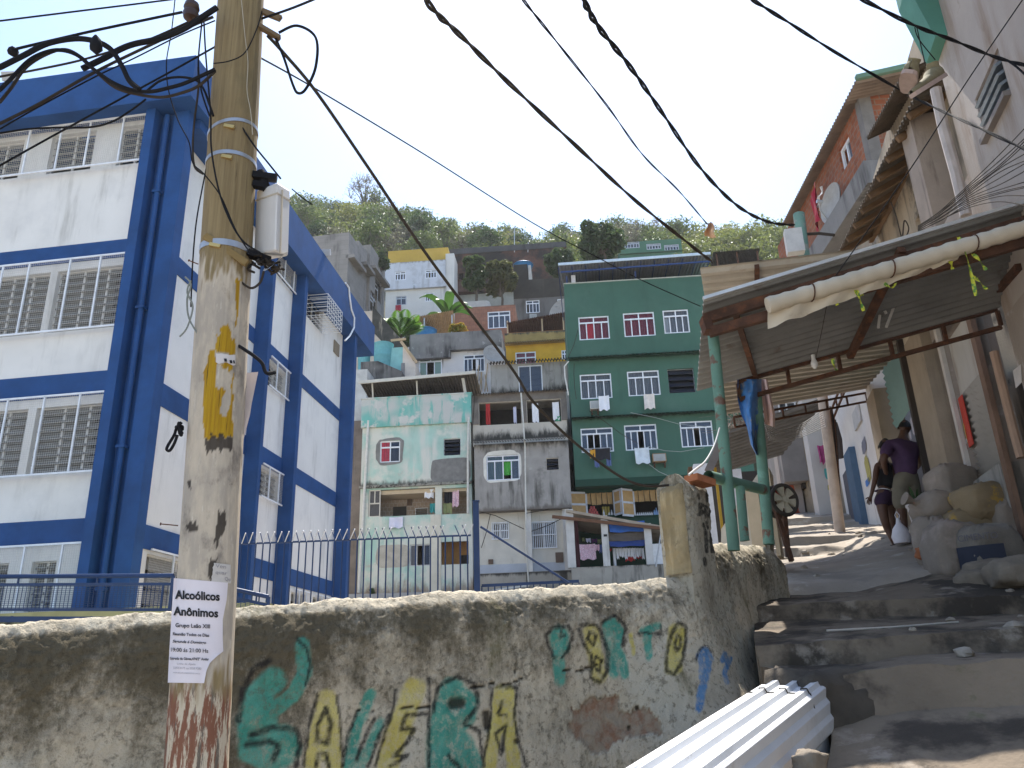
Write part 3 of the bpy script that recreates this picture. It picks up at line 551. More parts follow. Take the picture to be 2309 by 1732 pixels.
for k, pts in enumerate((((900, 1050), (1000, 1075), (1190, 1165)), ((965, 1065), (940, 1180), (905, 1290)), ((1200, 1060), (1320, 1040), (1490, 990)), ((1240, 1180), (1350, 1140), (1450, 1090)))):
    pipe([F.pt(*F.at(c5(x, y), .3), .3) for x, y in pts], .018, ['loose cable across the grey house over its small barred window', 'loose cable hanging down left of the small barred window', 'loose cable below the overhang of the grey house', 'loose cable over the large barred window'][k], brown_cable, 'cable', 'cable')
# small grey house behind, with sliding window
F = HF(c4(1600, 1500), 43); R = lambda *a: F.rect(c4, *a); r = R(1515, 1390, 2095, 1650); hw = R(1722, 1406, 1902, 1608)
sg = thing('small_grey_house', 'small stained grey house with large two pane sliding window under corrugated eave', 'house', F.pt((r[0]+r[1])/2, r[2]-3, 0))
MB().house(F, r[0], r[1], r[2]-4, r[3], 4, [hw]).build('wall', MAT('grey_stained_wall', (.36, .34, .31), .95, .1, 1, .2, 25, stk=((.14, .13, .12), 2, .5, .7), blot=[((.08, .075, .07), 1.1, .58, .72)], top=(r[2]+.3, -.6, grime)), sg)
win(F, sg, hw, 2, 0, None, (), -.08, .06); eave(F, sg, r[0]-.1, r[1], r[3]+.2, .15, -.3, .35, MAT('black_fibre_tile', (.06, .055, .05), .9, .3, 4), 26, .07)
# ochre house
F = HF(c4(1650, 1300), 49); R = lambda *a: F.rect(c4, *a); r = R(1605, 1245, 2110, 1400); hw = [R(1700, 1306, 1853, 1400), R(2045, 1292, 2090, 1364)]
oh = thing('ochre_house', 'bright ochre yellow house with red curtained window and mud coloured parapet', 'house', F.pt((r[0]+r[1])/2, r[2]-3, 0))
MB().house(F, r[0], r[1], r[2]-5, r[3], 6, hw).build('wall', MAT('ochre_paint', (.58, .33, .03), .85, .1, 1.5, .15, 30), oh)
p = R(1622, 1165, 2110, 1268); MB().fb(F, p[0], p[1], r[3]-.02, p[3], -5, .25).build('parapet', MAT('mud_parapet', (.3, .215, .08), .95, .2, 1.5, .3, 20, top=(p[3], .3, grime)), oh)
eave(F, oh, p[0]-.1, p[1], r[3]+.08, .07, .2, .5, MAT('dotted_tile', (.45, .36, .25), .9, .3, 8), 40, .05)
win(F, oh, hw[0], 2, .45, pnk_cur, (), -.08, .07); win(F, oh, hw[1], 2, .4, None, (), -.08, .06)
F2 = HF(c4(1650, 1120), 51); rr = F2.rect(c4, 1640, 1080, 2090, 1165); m = MB(); m.corr(F2.pt(rr[0], rr[3]-.05, .3), F2.pt(rr[1], rr[3]+.5, .3), F2.pt(rr[1], rr[3]-.6, -4), F2.pt(rr[0], rr[3]-1.2, -4), 30, .05); m.build('terrace_roof', MAT('red_brown_tile', (.12, .055, .035), .9, .3, 4), oh)
m = MB()
for x in (1640, 1900, 2060): u = F2.at(c4(x, 1120))[0]; m.beam(F2.pt(u, rr[2]-.2, 0), F2.pt(u, rr[3]+.2, 0), .1, .1)
m.build('roof_post', MAT('pale_timber', (.45, .33, .2), .8), oh)
a = F2.rect(c4, 1840, 1118, 1905, 1160); MB().fb(F2, rr[0], rr[1], rr[2]-.5, rr[2]+.35, -.6, -.5).build('terrace_wall', MAT('orange_render', (.5, .22, .07), .9), oh)
blue_tank = flat('blue_fibre_tank', (.03, .16, .33), .45); teal_tank = flat('teal_fibre_tank', (.13, .36, .38), .5)
a = F2.rect(c4, 1680, 1052, 1830, 1100); tank(F2.pt((a[0]+a[1])/2, a[2]-.9, -2), (a[1]-a[0])/2, 1.0, flat('dark_blue_tank', (.01, .05, .16), .4), 'dark blue domed water tank poking over the red brown terrace roof')
# white middle house
F = HF(c4(1100, 1400), 46); R = lambda *a: F.rect(c4, *a); r = R(918, 1300, 1600, 1490); hw = [R(978, 1348, 1150, 1486), R(1312, 1326, 1470, 1456)]
mh = thing('white_house', 'stained white house with black streaked parapet and two aluminium windows', 'house', F.pt((r[0]+r[1])/2, r[2]-3, 0))
MB().house(F, r[0], r[1], r[2]-5, r[3], 6, hw).build('wall', MAT('mouldy_white', (.62, .59, .57), .9, .06, 1, .15, 30, stk=((.16, .15, .14), 2.2, .52, .7), blot=[((.2, .19, .17), 1., .6, .74)]), mh)
p = R(915, 1175, 1600, 1325); m = MB().fb(F, p[0], p[1], r[3]-.05, p[3], -3, .35); m.fb(F, p[0], R(915, 0, 1210, 1)[1], r[3]-.5, r[3]-.052, -.2, .35); m.build('parapet', MAT('black_streaked_parapet', (.2, .19, .18), .95, .2, 1, .3, 20, stk=((.03, .03, .03), 2, .42, .6), blot=[((.5, .49, .46), 2.5, .6, .72, .7)]), mh)
win(F, mh, hw[0], 3, .22, None, (1,), -.08, .07, None, glass('greenish_glass', (.2, .3, .25), .9)); win(F, mh, hw[1], 5, .22, None, (2,), -.08, .06)
cloth(F, R(1404, 1365, 1425, 1440), .05, lin_w, 'hanging_cloth', 'white cloth hanging from the right window of the stained white house')
dish(F.pt(*F.at(c4(1538, 1328), .6), .6), .68, (.2, -1, .35), 'grey satellite dish on the right corner of the stained white house')
# terrace edge pieces at the top of mint house
m = MB()
for k in range(6): x = 1380+k*22; a = F.at(c4(x, 1500)); m.tube([F.pt(a[0], a[1]-.9, -.0), F.pt(a[0]+random.uniform(-.2, .3), a[1]+.9*random.random(), .2)], .03, 6)
solo(m, 'scrap_poles', MAT('pale_timber', (.45, .33, .2)), 'bundle of leaning scrap poles on the terrace right of the mint house roof', 'poles')
# beige house with teal tanks
F = HF(c4(700, 1420), 43.5); R = lambda *a: F.rect(c4, *a)
bh = thing('beige_house', 'small beige gabled house with teal side beside the teal water tanks', 'house', F.pt(R(830, 0, 950, 1)[0], 10, 0)); P = F.pt
a = R(780, 1275, 952, 1500); g = F.at(c4(800, 1268))[1]; e = F.at(c4(950, 1400))[1]; s_ = F.at(c4(835, 1310))[1]
MB().add([P(a[0]+.6, 9, 0), P(a[1], 9, 0), P(a[1], e, 0), P(a[0]+.6, s_+.5, 0), P(a[0]+.6, 9, -4), P(a[1], 9, -4), P(a[1], e, -4), P(a[0]+.6, s_+.5, -4)], [(0, 1, 2, 3), (7, 6, 5, 4), (0, 4, 5, 1), (1, 5, 6, 2), (2, 6, 7, 3), (3, 7, 4, 0)]).build('wall', MAT('beige_gable', (.62, .54, .46), .9, .1, 2), bh)
MB().fb(F, a[0]-.6, a[0]+.62, 9, s_+.35, -4, -.05).build('side_wall', MAT('teal_paint', (.25, .5, .48), .9, .1, 2), bh)
m = MB(); m.beam(P(a[0]+.5, s_+.66, .1), P(a[1]+.1, e+.06, .1), .1, .16); m.beam(P(a[0]-.1, s_+.75, .12), P(a[0]+.8, s_+.78, .12), .1, .12); m.build('gutter', MAT('pale_timber', (.45, .33, .2)), bh)
MB().fb(F, *R(845, 1390, 872, 1490), -.02, .03).build('door', flat('grey_door', (.25, .23, .22), .8), bh)
b = R(560, 1372, 850, 1510); F3 = HF(c4(700, 1420), 42.5); m = MB(); P = F3.pt; z1 = F3.at(c4(700, 1372))[1]; b = F3.rect(c4, 540, 1372, 850, 1510); zz = F3.at(c4(850, 1450))[1]
m.add([P(b[0], 9, 0), P(b[1], 9, 0), P(b[1], zz, 0), P(b[1]-1.4, z1, 0), P(b[0], z1, 0), P(b[0], 9, -3), P(b[1], 9, -3), P(b[1], zz, -3), P(b[1]-1.4, z1, -3), P(b[0], z1, -3)], [(0, 1, 2, 3, 4), (9, 8, 7, 6, 5), (1, 6, 7, 2), (2, 7, 8, 3), (3, 8, 9, 4), (0, 4, 9, 5)])
solo(m, 'tank_platform', MAT('sooty_concrete', (.16, .15, .14), .95, .2, 1.5, .3, 20, stk=((.025, .025, .025), 2.4, .38, .6), blot=[((.45, .43, .4), 2, .62, .74)]), 'soot streaked concrete platform carrying the teal water tanks', 'platform')
a = F3.rect(c4, 637, 1258, 784, 1350, -1.2); tank(P((a[0]+a[1])/2, z1, -1.2), (a[1]-a[0])/2*1.02, a[3]-z1, teal_tank, 'larger teal open water tank on the soot streaked platform', False)
a = F3.rect(c4, 520, 1278, 618, 1350, -1.6); tank(P((a[0]+a[1])/2, z1, -1.6), (a[1]-a[0])/2*1.0, a[3]-z1, teal_tank, 'second teal tank, half hidden behind the school corner', False)
# beige retaining wall with dark sloping top
F = HF(c4(700, 1150), 47); P = F.pt; w0 = F.at(c4(612, 1000)); w1 = F.at(c4(665, 1000)); w2 = F.at(c4(880, 1262)); m = MB()
m.add([P(w0[0]-3, 10, 0), P(w2[0], 10, 0), P(w2[0], w2[1], 0), P(w1[0], w1[1], 0), P(w0[0]-3, w1[1]+.2, 0), P(w0[0]-3, 10, -.5), P(w2[0], 10, -.5), P(w2[0], w2[1], -.5), P(w1[0], w1[1], -.5), P(w0[0]-3, w1[1]+.2, -.5)], [(0, 1, 2, 3, 4), (9, 8, 7, 6, 5), (1, 6, 7, 2), (2, 7, 8, 3), (3, 8, 9, 4), (0, 4, 9, 5)])
rw = solo(m, 'retaining_wall', MAT('cream_retaining', (.5, .42, .34), .95, .1, 1.5), 'cream retaining wall with black mould along its sloping top, behind the school', 'wall')
WLOC[rw.name] = rw.location; m = MB(); k = 1.4; m.hexa([P(w1[0]-.3, w1[1]-k, .03), P(w2[0], w2[1]-k, .03), P(w2[0], w2[1]-k, -.05), P(w1[0]-.3, w1[1]-k, -.05), P(w1[0]-.3, w1[1]+.4, .03), P(w2[0], w2[1]+.03, .03), P(w2[0], w2[1]+.03, -.52), P(w1[0]-.3, w1[1]+.4, -.52)]); m.build('mouldy_coping', MAT('mouldy_black', (.055, .052, .045), .95, .3, 2, .3, 20, stk=((.3, .26, .2), 2.5, .6, .75)), rw)
# ================= grey concrete block behind the school =================
FC = Fac(atY(c4(455, 420), 58), 9); P = FC.pt
gb = thing('concrete_block', 'unfinished bare concrete apartment block with stepped roofline behind the school', 'building', P(6, 15, 0))
cm = MAT('aged_block_concrete', (.3, .275, .25), .95, .15, .5, .25, 12, stk=((.12, .11, .1), 1.2, .48, .7), brick=((.27, .25, .225), (.22, .205, .185), 9, .9, .45))
za = FC.at(c4(455, 408))[1]; steps = [(c4(455, 440), c4(520, 560)), (c4(530, 450), c4(610, 610)), (c4(600, 490), c4(740, 750))]
us = [FC.at(q)[0] for q in (c4(452, 500), c4(548, 520), c4(615, 560), c4(722, 800))]; zs_ = [FC.at(c4(452, 405))[1], FC.at(c4(535, 450))[1]-.0, FC.at(c4(612, 495))[1]]
hol = []
for k, (x, y, w_, h_) in enumerate(((465, 605, 22, 70), (560, 620, 30, 60), (600, 730, 20, 50), (635, 790, 22, 50), (675, 850, 18, 40), (520, 720, 20, 50), (450, 780, 25, 70), (545, 800, 20, 50), (590, 880, 20, 50), (640, 940, 18, 40))):
    u, z = FC.at(c4(x, y)); hol.append((u-.9, u+.9, z-1.0, z+.9))
MB().house(FC, us[0], us[1], 8, zs_[0], 14, [h for h in hol if us[0]+.2 < h[0] and h[1] < us[1]-.1 and h[3] < zs_[0]]).build('wall', cm, gb)
MB().house(FC, us[1], us[2], 8, zs_[1], 14, [h for h in hol if us[1]+.1 < h[0] and h[1] < us[2]-.1 and h[3] < zs_[1]], -.25).build('wall', cm, gb)
MB().house(FC, us[2], us[3], 8, zs_[2], 14, [h for h in hol if us[2]+.1 < h[0] and h[1] < us[3]-.1 and h[3] < zs_[2]], .0).build('wall', cm, gb)
m = MB()
for a, b, z in ((us[0], us[1], zs_[0]), (us[1], us[2], zs_[1]), (us[2], us[3], zs_[2])): m.fb(FC, a, b-.05, z-2.4, z-2.1, -.2, .55)
m.build('ledge', cm, gb)
for h in hol:
    if any(a+.1 < h[0] and h[1] < b-.1 and h[3] < z for a, b, z in ((us[0], us[1], zs_[0]), (us[1], us[2], zs_[1]), (us[2], us[3], zs_[2]))): win(FC, gb, h, 2, .25, None, (1,), -.4, .09)
m = MB()#, 8, zs_[0]-.15, 14, [(us[0]-5.5, us[0]-4, zs_[0]-6, zs_[0]-4)], -.6); m.house(FC, us[0]-14, us[0]-4, 8, zs_[0]-5, 9, [], 1.6); us0 = us[0]; m.house(FC, us0-3.5, us0-.02, 8, zs_[0]-4.5, 7, [], -1.); m.house(FC, us0-6., us0-3.52, 8, zs_[0]-8., 6, [], -.4); m.build('front_wing', cm, gb)
# ================= tall white house with yellow parapet =================
F = HF(c4(900, 800), 75); R = lambda *a: F.rect(c4, *a); K2 = crop(860, 500, 6.913)
r1 = F.rect(K2, 55, 640, 1005, 1055); r2 = F.rect(K2, 60, 1060, 1000, 1600); hw = [F.rect(K2, 217, 795, 390, 930), F.rect(K2, 690, 768, 868, 900)]; hv = [F.rect(K2, 225, 1160, 390, 1300), F.rect(K2, 677, 1105, 825, 1240), F.rect(K2, 665, 1450, 745, 1520), F.rect(K2, 345, 1500, 388, 1600)]
wh = thing('tall_white_house', 'tall weathered white house with yellow rooftop parapet and red cloth at a window', 'house', F.pt((r1[0]+r1[1])/2, r2[2]-4, 0))
MB().house(F, r1[0], r1[1], r1[2], r1[3], 7, hw, .3).build('upper_wall', MAT('weathered_white', (.56, .58, .62), .9, .06, .8, .12, 20, stk=((.3, .3, .3), 1., .52, .75), blot=[((.4, .41, .43), .5, .5, .7)], top=(r1[3], .4, (.25, .24, .22))), wh)
MB().house(F, r2[0], r2[1], r2[2]-5, r1[2], 7, hv, 0).build('lower_wall', MAT('weathered_cream', (.62, .6, .56), .9, .06, .8, .12, 20, stk=((.36, .35, .33), 1., .54, .75)), wh)
p = F.rect(K2, 105, 430, 1040, 610, -.6); MB().fb(F, p[0], p[1], r1[3]-.8, p[3], -4, -.6).build('parapet', MAT('yellow_parapet', (.5, .33, .06), .9, .08, .8), wh)
MB().fb(F, r1[1], r1[1]+.9, r2[2]-5, F.at(K2(1020, 510))[1], -5, .15).build('corner_pillar', MAT('weathered_cream', (.5, .5, .5)), wh)
for h in hw: win(F, wh, h, 4, .27, None, (1,) if h is hw[1] else (), .2, .1)
for h in hv[:3]: win(F, wh, h, 4 if h is hv[1] else 2, .25, None, (), -.1, .1, grey_frame if h is hv[0] else None)
cloth(F, F.rect(K2, 222, 1305, 308, 1395), .12, flat('crimson_cloth', (.35, .02, .04), .9), 'hanging_cloth', 'crimson cloth hanging below a window of the tall white house')
MB().fb(F, *F.rect(K2, 510, 1030, 535, 1065), 0.3, .6).build('drain_spout', grey_frame, wh)
# dark brick house beside it
F = HF(c4(1300, 650), 77); r = F.rect(K2, 1040, 375, 2900, 1050); bd = thing('dark_brick_house', 'long dark mouldy brick house with black concrete top band behind the trees', 'house', F.pt((r[0]+r[1])/2, r[2]-5, 0))
hb_ = F.rect(K2, 1200, 800, 1280, 900)
MB().house(F, r[0], r[1], r[2], F.at(K2(1500, 490))[1], 8, [hb_]).build('wall', MAT('mouldy_brick', (.12, .055, .038), .95, .3, .8, .3, 12, blot=[((.025, .022, .02), .5, .42, .6), ((.2, .15, .11), 1.5, .62, .75, .6)], brick=((.1, .045, .03), (.06, .05, .045), 94, .4, .22)), bd)
MB().fb(F, r[0], r[1], F.at(K2(1500, 490))[1], r[3], -8, .1).build('top_band', MAT('black_concrete_band', (.07, .07, .072), .95, .2, .6, .2, 12, stk=((.02, .02, .02), 1, .5, .7)), bd)
MB().house(F, r[0], r[1], r[2]-6, r[2]-.05, 6, [], -.6).build('base_wall', MAT('grey_base', (.28, .28, .25), .9, .15, .8), bd)
m = MB()
for x in (1690, 1790): a = F.at(c4(x, 500)); m.tube([F.pt(a[0], a[1]-1, .0), F.pt(a[0]+.1, a[1]+(2.2 if x == 1690 else .2), 0)], .05, 6)
m.build('antenna_mast', grey_frame, bd)
# brick tile house
F = HF(c4(1450, 1080), 56); R = lambda *a: F.rect(c4, *a); r = R(1245, 965, 1702, 1180); hw = R(1492, 1002, 1662, 1128)
bt = thing('brick_tile_house', 'low house faced in pinkish brown tile with wide aluminium window', 'house', F.pt((r[0]+r[1])/2, r[2]-3, 0))
MB().house(F, r[0], r[1], r[2]-5, r[3], 6, [hw]).build('wall', MAT('pink_brown_tile', (.33, .15, .09), .7, .25, 1.5, .1, 30, brick=((.27, .115, .07), (.2, .1, .07), 94, .32, .32), top=(r[3], .15, (.15, .08, .05))), bt)
win(F, bt, hw, 4, .25, blu_cur, (), -.08, .08, None, GLM)
a = R(1265, 905, 1520, 962); m = MB(); c_ = F.pt((a[0]+a[1])/2, r[3], -1.8); w_ = (a[1]-a[0])/2
m.grid(lambda u, v: c_+F.t*(w_*(.8+.2*(1-v))*max(-1, min(1, 1.25*cos(2*pi*u))))+F.n*(1.1*(.8+.2*(1-v))*max(-1, min(1, 1.25*sin(2*pi*u))))+V((0, 0, .1+.85*v)), 36, 6); m.poly(*[c_+F.t*(w_*.8*max(-1, min(1, 1.25*cos(2*pi*k/36))))+F.n*(.88*max(-1, min(1, 1.25*sin(2*pi*k/36))))+V((0, 0, .95)) for k in range(36)])
solo(m, 'water_tank', flat('grey_fibre_tank', (.42, .38, .33), .6), 'long grey rounded tank lying on the pink brown tiled house', 'water tank', smooth=50)
# dark house with tower and blue tank
K3 = crop(1100, 520, 4.88); F = HF(K3(500, 700), 61); R = lambda *a: F.rect(K3, *a)
r = R(285, 530, 1000, 1010); hw = [R(420, 768, 570, 905), R(768, 750, 900, 880)]; zz = F.at(K3(600, 735))[1]
dh = thing('dark_grey_house', 'dark grey mouldy house with a tower holding up a blue water tank', 'house', F.pt((r[0]+r[1])/2, r[2]-4, 0))
MB().house(F, r[0], r[1], r[2]-5, zz, 7, hw).build('wall', MAT('dark_grey_render', (.15, .142, .135), .95, .12, .8, .2, 15, stk=((.07, .066, .06), 1.2, .5, .7)), dh)
mould = MAT('mouldy_black_wall', (.052, .047, .04), .95, .25, .8, .3, 15, stk=((.1, .09, .075), 1.4, .55, .75)); MB().fb(F, r[0], r[1], zz, r[3], -7, .04).build('upper_wall', mould, dh)
tw = R(285, 375, 437, 535); MB().fb(F, tw[0], tw[1], r[3], tw[3], -2.3, .04).build('tower', mould, dh); MB().fb(F, tw[1]+.05, tw[1]+.3, r[3], tw[3], -2.2, -.2).build('tower_edge', MAT('pale_render', (.5, .49, .46)), dh)
a = R(272, 300, 487, 380); tank(F.pt((a[0]+a[1])/2, tw[3], -1.2), (a[1]-a[0])/2, a[3]-tw[3]-.15, blue_tank, 'bright blue water tank on top of the dark tower')
for h in hw: win(F, dh, h, 4, .25, None, (0,), -.08, .07)
aircon(F, R(462, 935, 538, 985), 'white window air conditioner under the window of the dark grey house')
dish(F.pt(*F.at(K3(820, 895), 1.2), 1.2), 1.15, (-.75, -1, .3), 'large grey satellite dish beside the green house edge')
# far green house on the ridge and dark roofs right
F = HF(c6(850, 260), 92); R = lambda *a: F.rect(c6, *a); r = R(628, 200, 1078, 330); hw = [R(665, 208, 772, 254), R(822, 221, 927, 262), R(950, 228, 1056, 270)]
fg = thing('far_green_house', 'distant green house with three strip windows on the wooded ridge', 'house', F.pt((r[0]+r[1])/2, r[2]-4, 0))
MB().house(F, r[0], r[1], r[2]-6, r[3], 8, hw).build('wall', MAT('far_green_paint', (.06, .16, .1), .9, .1, .6), fg)
for h in hw: win(F, fg, h, 5, .3, None, (), -.1, .12, grey_frame)
MB().fb(F, r[0], r[1], F.at(c6(850, 290))[1], F.at(c6(850, 285))[1], -.1, .3).build('ledge', MAT('far_green_paint', (.06, .16, .1)), fg)
for q, Y, lb in (((1240, 1500, 300, 380), 46, 'dark corrugated shed roof right of the green house roof, on rust posts'), ):
    F = HF(c6(1400, 340), Y); r = F.rect(c6, 1300, 292, 1640, 400); t = thing('shed', lb, 'shed', F.pt((r[0]+r[1])/2, r[2]-5, 0)); m = MB()
    m.corr(F.pt(r[0], r[3]-.05, .5), F.pt(r[1], r[3], .5), F.pt(r[1], r[3]-1., -4), F.pt(r[0], r[3]-1., -4), 30, .05); m.build('roof', MAT('sooty_sheet', (.07, .06, .05)), t)
    MB().house(F, r[0]+.3, r[1]-.3, r[2]-5, r[3]-1.2, 4, [], -.4).build('wall', MAT('mouldy_brick2', (.16, .07, .045), .95, .3, 1), t)
    m = MB()
    for k in (0, .5, 1): u = r[0]+.2+(r[1]-r[0]-.4)*k; m.beam(F.pt(u, r[2]-4, .3), F.pt(u, r[3]-.1, .3), .1, .1)
    m.build('post', rust, t)
# tin lean-to among plants
F = HF(c4(1080, 1100), 51); r = F.rect(c4, 940, 1055, 1245, 1180); t = thing('lean_to', 'tan corrugated lean-to roof on thin posts among the banana plants', 'shed', F.pt((r[0]+r[1])/2, r[2]-1, 0))
m = MB(); m.corr(F.pt(r[0], r[3]-.2, .8), F.pt(r[1], r[3]+.15, .8), F.pt(r[1], r[3]-1.5, -2), F.pt(r[0]+.6, r[3]-1.6, -2), 22, .04); m.build('roof', MAT('tan_sheet', (.36, .24, .13), .8, .2, 3), t)
m = MB()
for x in (950, 1030, 1235): u = F.at(c4(x, 1100))[0]; m.beam(F.pt(u, r[2]-2.5, .6), F.pt(u, r[3]-.1, .6), .09, .09)
m.build('post', grey_frame, t)
a = F.rect(c4, 985, 1155, 1080, 1190); tank(F.pt((a[0]+a[1])/2, a[2]-.7, .2), .75, .95, blue_tank, 'blue water tank half hidden under the tan lean-to')
# ================= big green house =================
FGR = HF(c6(240, 800), 38, 93.5); F = FGR; R = lambda *a: F.rect(c6, *a); R7 = lambda *a: F.rect(c7, *a)
u0 = F.at(c6(244, 800))[0]; u1 = u0+8.6; zt = F.at(c6(700, 508))[1]; e1 = F.at(c6(700, 1045))[1]; e2 = F.at(c6(700, 1462))[1]; e3 = F.at(c7(700, 640))[1]
grn = thing('green_house', 'big dark green painted house with rows of white windows and metal roofed terrace', 'house', F.pt(u0+4, 5, 0))
gm = MAT('green_paint', (.05, .125, .088), .75, .1, .5, .12, 40, blot=[((.07, .145, .108), .45, .5, .7, .8), ((.03, .07, .05), 1.6, .64, .78, .7)], stk=((.036, .094, .066), .8, .5, .75), top=[(e1, .12, (.015, .03, .02)), (e2, .2, (.015, .035, .022)), (e1, -.15, (.015, .05, .03))])
h1 = [R(335, 765, 553, 930), R(655, 737, 878, 907), R(939, 718, 1122, 884)]; h2 = [R(346, 1165, 572, 1342), R(686, 1142, 916, 1320), R(977, 1125, 1167, 1300)]; h3 = [R7(397, 232, 660, 430), R7(754, 205, 1017, 412), R7(1208, 176, 1474, 386)]
MB().house(F, u0, u1, e1, zt, 8, h1, .35).build('top_floor_wall', gm, grn)
MB().house(F, u0, u1, e2, e1, 8, h2, .12).build('second_floor_wall', gm, grn)
MB().house(F, u0, u1, e3, e2, 8, h3, -.05).build('first_floor_wall', gm, grn)
dg = MAT('dark_green_paint', (.012, .05, .032), .8, .1, .8); hs = [R7(432, 728, 676, 922), R7(826, 706, 1085, 918)]
MB().house(F, u0, u1, 5., e3, 7, hs, -.9).build('shop_floor_wall', dg, grn)
MB().fb(F, u0, u1, e3-.35, e3, -.6, -.02).build('beam', dg, grn)
gt = MAT('green_tile_eave', (.03, .075, .045), .9, .3, 4)
eave(F, grn, u0, u1, e1+.06, .1, .33, .62, gt, 44, .025); eave(F, grn, u0, u1, e2+.06, .1, .1, .4, gt, 44, .025)
cu = [red_cur, red_cur, gry_cur]; op = [(1,), (), (0,)]
for h, c_, o in zip(h1, cu, op): win(F, grn, h, 4, .26, c_, o, .27, .06)
win(F, grn, h2[0], 4, .26, gry_cur, (), .04, .06); win(F, grn, h2[1], 4, .26, gry_cur, (), .04, .06); louver(F, grn, *h2[2], 4, -.05, .1, grey_frame, GLD)
for h, o in zip(h3, ((1, 2), (2,), (2,))): win(F, grn, h, 5, .24, None, o, -.13, .06)
K5 = crop(1240, 1060, 5.925)
# terrace railing strip, yellow block, metal roof
MB().fb(F, u0-.03, u1, zt, zt+.06, -.1, .38).build('coping', MAT('pale_coping', (.4, .42, .36), .8), grn)
bl2 = flat('blue_roof_steel', (.02, .05, .16), .5); P = F.pt
f0 = F.at(c6(187, 372), 1.1); f1 = F.at(c6(1282, 292), 1.1); zb_ = zt+.55
m = MB(); m.corr(P(f0[0], f0[1]-.05, 1.1), P(f1[0], f1[1]-.05, 1.1), P(f1[0], zb_+.8, -6), P(f0[0]+.5, zb_+.3, -6), 46, .035, trap=True); m.build('terrace_roof', MAT('grey_metal_sheet', (.22, .23, .25), .5, .15, 2, .05, 40, metal=.2), grn)
m = MB(); m.beam(P(f0[0], f0[1], 1.12), P(f1[0], f1[1], 1.12), .05, .14); m.build('roof_flashing', flat('light_flashing', (.5, .6, .68), .4), grn)
m = MB(); m.beam(P(f0[0]+.1, f0[1]-.35, .9), P(f1[0], f1[1]-.35, .9), .06, .08); m.beam(P(f0[0]+.2, f0[1]-.75, .0), P(f1[0], f1[1]-.75, .0), .06, .08)
for k in (.04, .5, .97): u = f0[0]+(f1[0]-f0[0])*k; z = f0[1]+(f1[1]-f0[1])*k; m.beam(P(u+.1, zt, .1), P(u+.1, z-.3, .3), .09, .09)
for k in range(12): u = f0[0]+(f1[0]-f0[0])*k/11; z = f0[1]+(f1[1]-f0[1])*k/11; m.beam(P(u, z-.15, 1.), P(u+.2, zb_+.25+.4*k/11, -6), .04, .06)
m.build('roof_frame', bl2, grn)
a = R(965, 432, 1135, 500); MB().fb(F, a[0], a[1], zt-.5, a[3], -3., -1.).build('stair_head', MAT('yellow_block', (.55, .4, .07), .9, .1, 1), grn)
MB().fb(F, *R(282, 455, 312, 540), .0, .1).build('board', lin_w, grn)
aircon(F, R(415, 1372, 480, 1428), 'grey window air conditioner beside the white towel on the green house', .12); aircon(F, R7(975, 455, 1085, 520), 'air conditioner in a brown box right of the long white towel', 0, True)
cloth(F, R(478, 1338, 552, 1442), .5, lin_w, 'hanging_towel', 'white towel hanging beside the air conditioner on the green house')
cloth(F, R(800, 1325, 876, 1432), .5, flat('cream_striped_towel', (.68, .62, .56), .9), 'hanging_towel', 'cream towel with faint stripes under the middle window of the green house')
cloth(F, R7(832, 410, 948, 538), .35, flat('pale_blue_towel', (.6, .66, .7), .9), 'hanging_towel', 'long pale towel hanging under the lower middle window of the green house')
cloth(F, R7(488, 420, 632, 512), .45, lin_k, 'hanging_cloth', 'black shirt hanging under the lower left window of the green house'); cloth(F, R7(470, 432, 512, 498), .5, lin_y, 'hanging_cloth', 'orange cloth peeking out left of the black shirt'); cloth(F, R7(600, 455, 640, 560), .38, lin_b, 'hanging_cloth', 'blue trousers leg hanging right below the black shirt'); cloth(F, R7(506, 510, 545, 570), .38, lin_b, 'hanging_cloth', 'blue cloth hanging left below the black shirt')
m = MB(); a = R7(400, 405, 640, 420); [m.tube([P(a[0], a[2], .1+.1*k), P(a[1], a[2], .1+.1*k)], .012, 5) for k in range(5)]; solo(m, 'drying_rack', grey_frame, 'wire drying rack above the black shirt on the green house', 'rack')
for pts, r_, lb in ((((262, 1068), (232, 1105), (236, 1180), (248, 1240), (260, 1312)), .035, 'white pipe loop at the left edge of the green house'), (((302, 1085), (300, 1160), (306, 1260), (318, 1340)), .015, 'thin pale wire hanging down the left of the green house'), (((250, 1060), (300, 950), (330, 840)), .015, 'dark wire rising past the top left window of the green house'), (((410, 1425), (520, 1500), (640, 1590), (760, 1660)), .015, 'slanting wire below the air conditioner of the green house')):
    pipe([P(*F.at(c6(x, y), .7), .7) for x, y in pts], r_, lb, MAT('cream_pvc', (.62, .6, .54)) if 'white' in lb else brown_cable, 'wall_wire' if 'wire' in lb else 'drain_pipe', 'cable' if 'wire' in lb else 'pipe')
for pts, lb in ((((800, 110), (1000, 150), (1200, 205), (1420, 225)), 'wire crossing the green house above its lower right window'), (((940, 385), (1080, 420), (1210, 428), (1400, 395)), 'drooping wire below the lower windows of the green house'), (((950, 530), (1030, 590), (1110, 625)), 'short wire under the brown boxed air conditioner')):
    pipe([P(*F.at(c7(x, y), .6), .6) for x, y in pts], .014, lb, MAT('pale_wire', (.3, .33, .3), .7), 'wall_wire', 'cable')
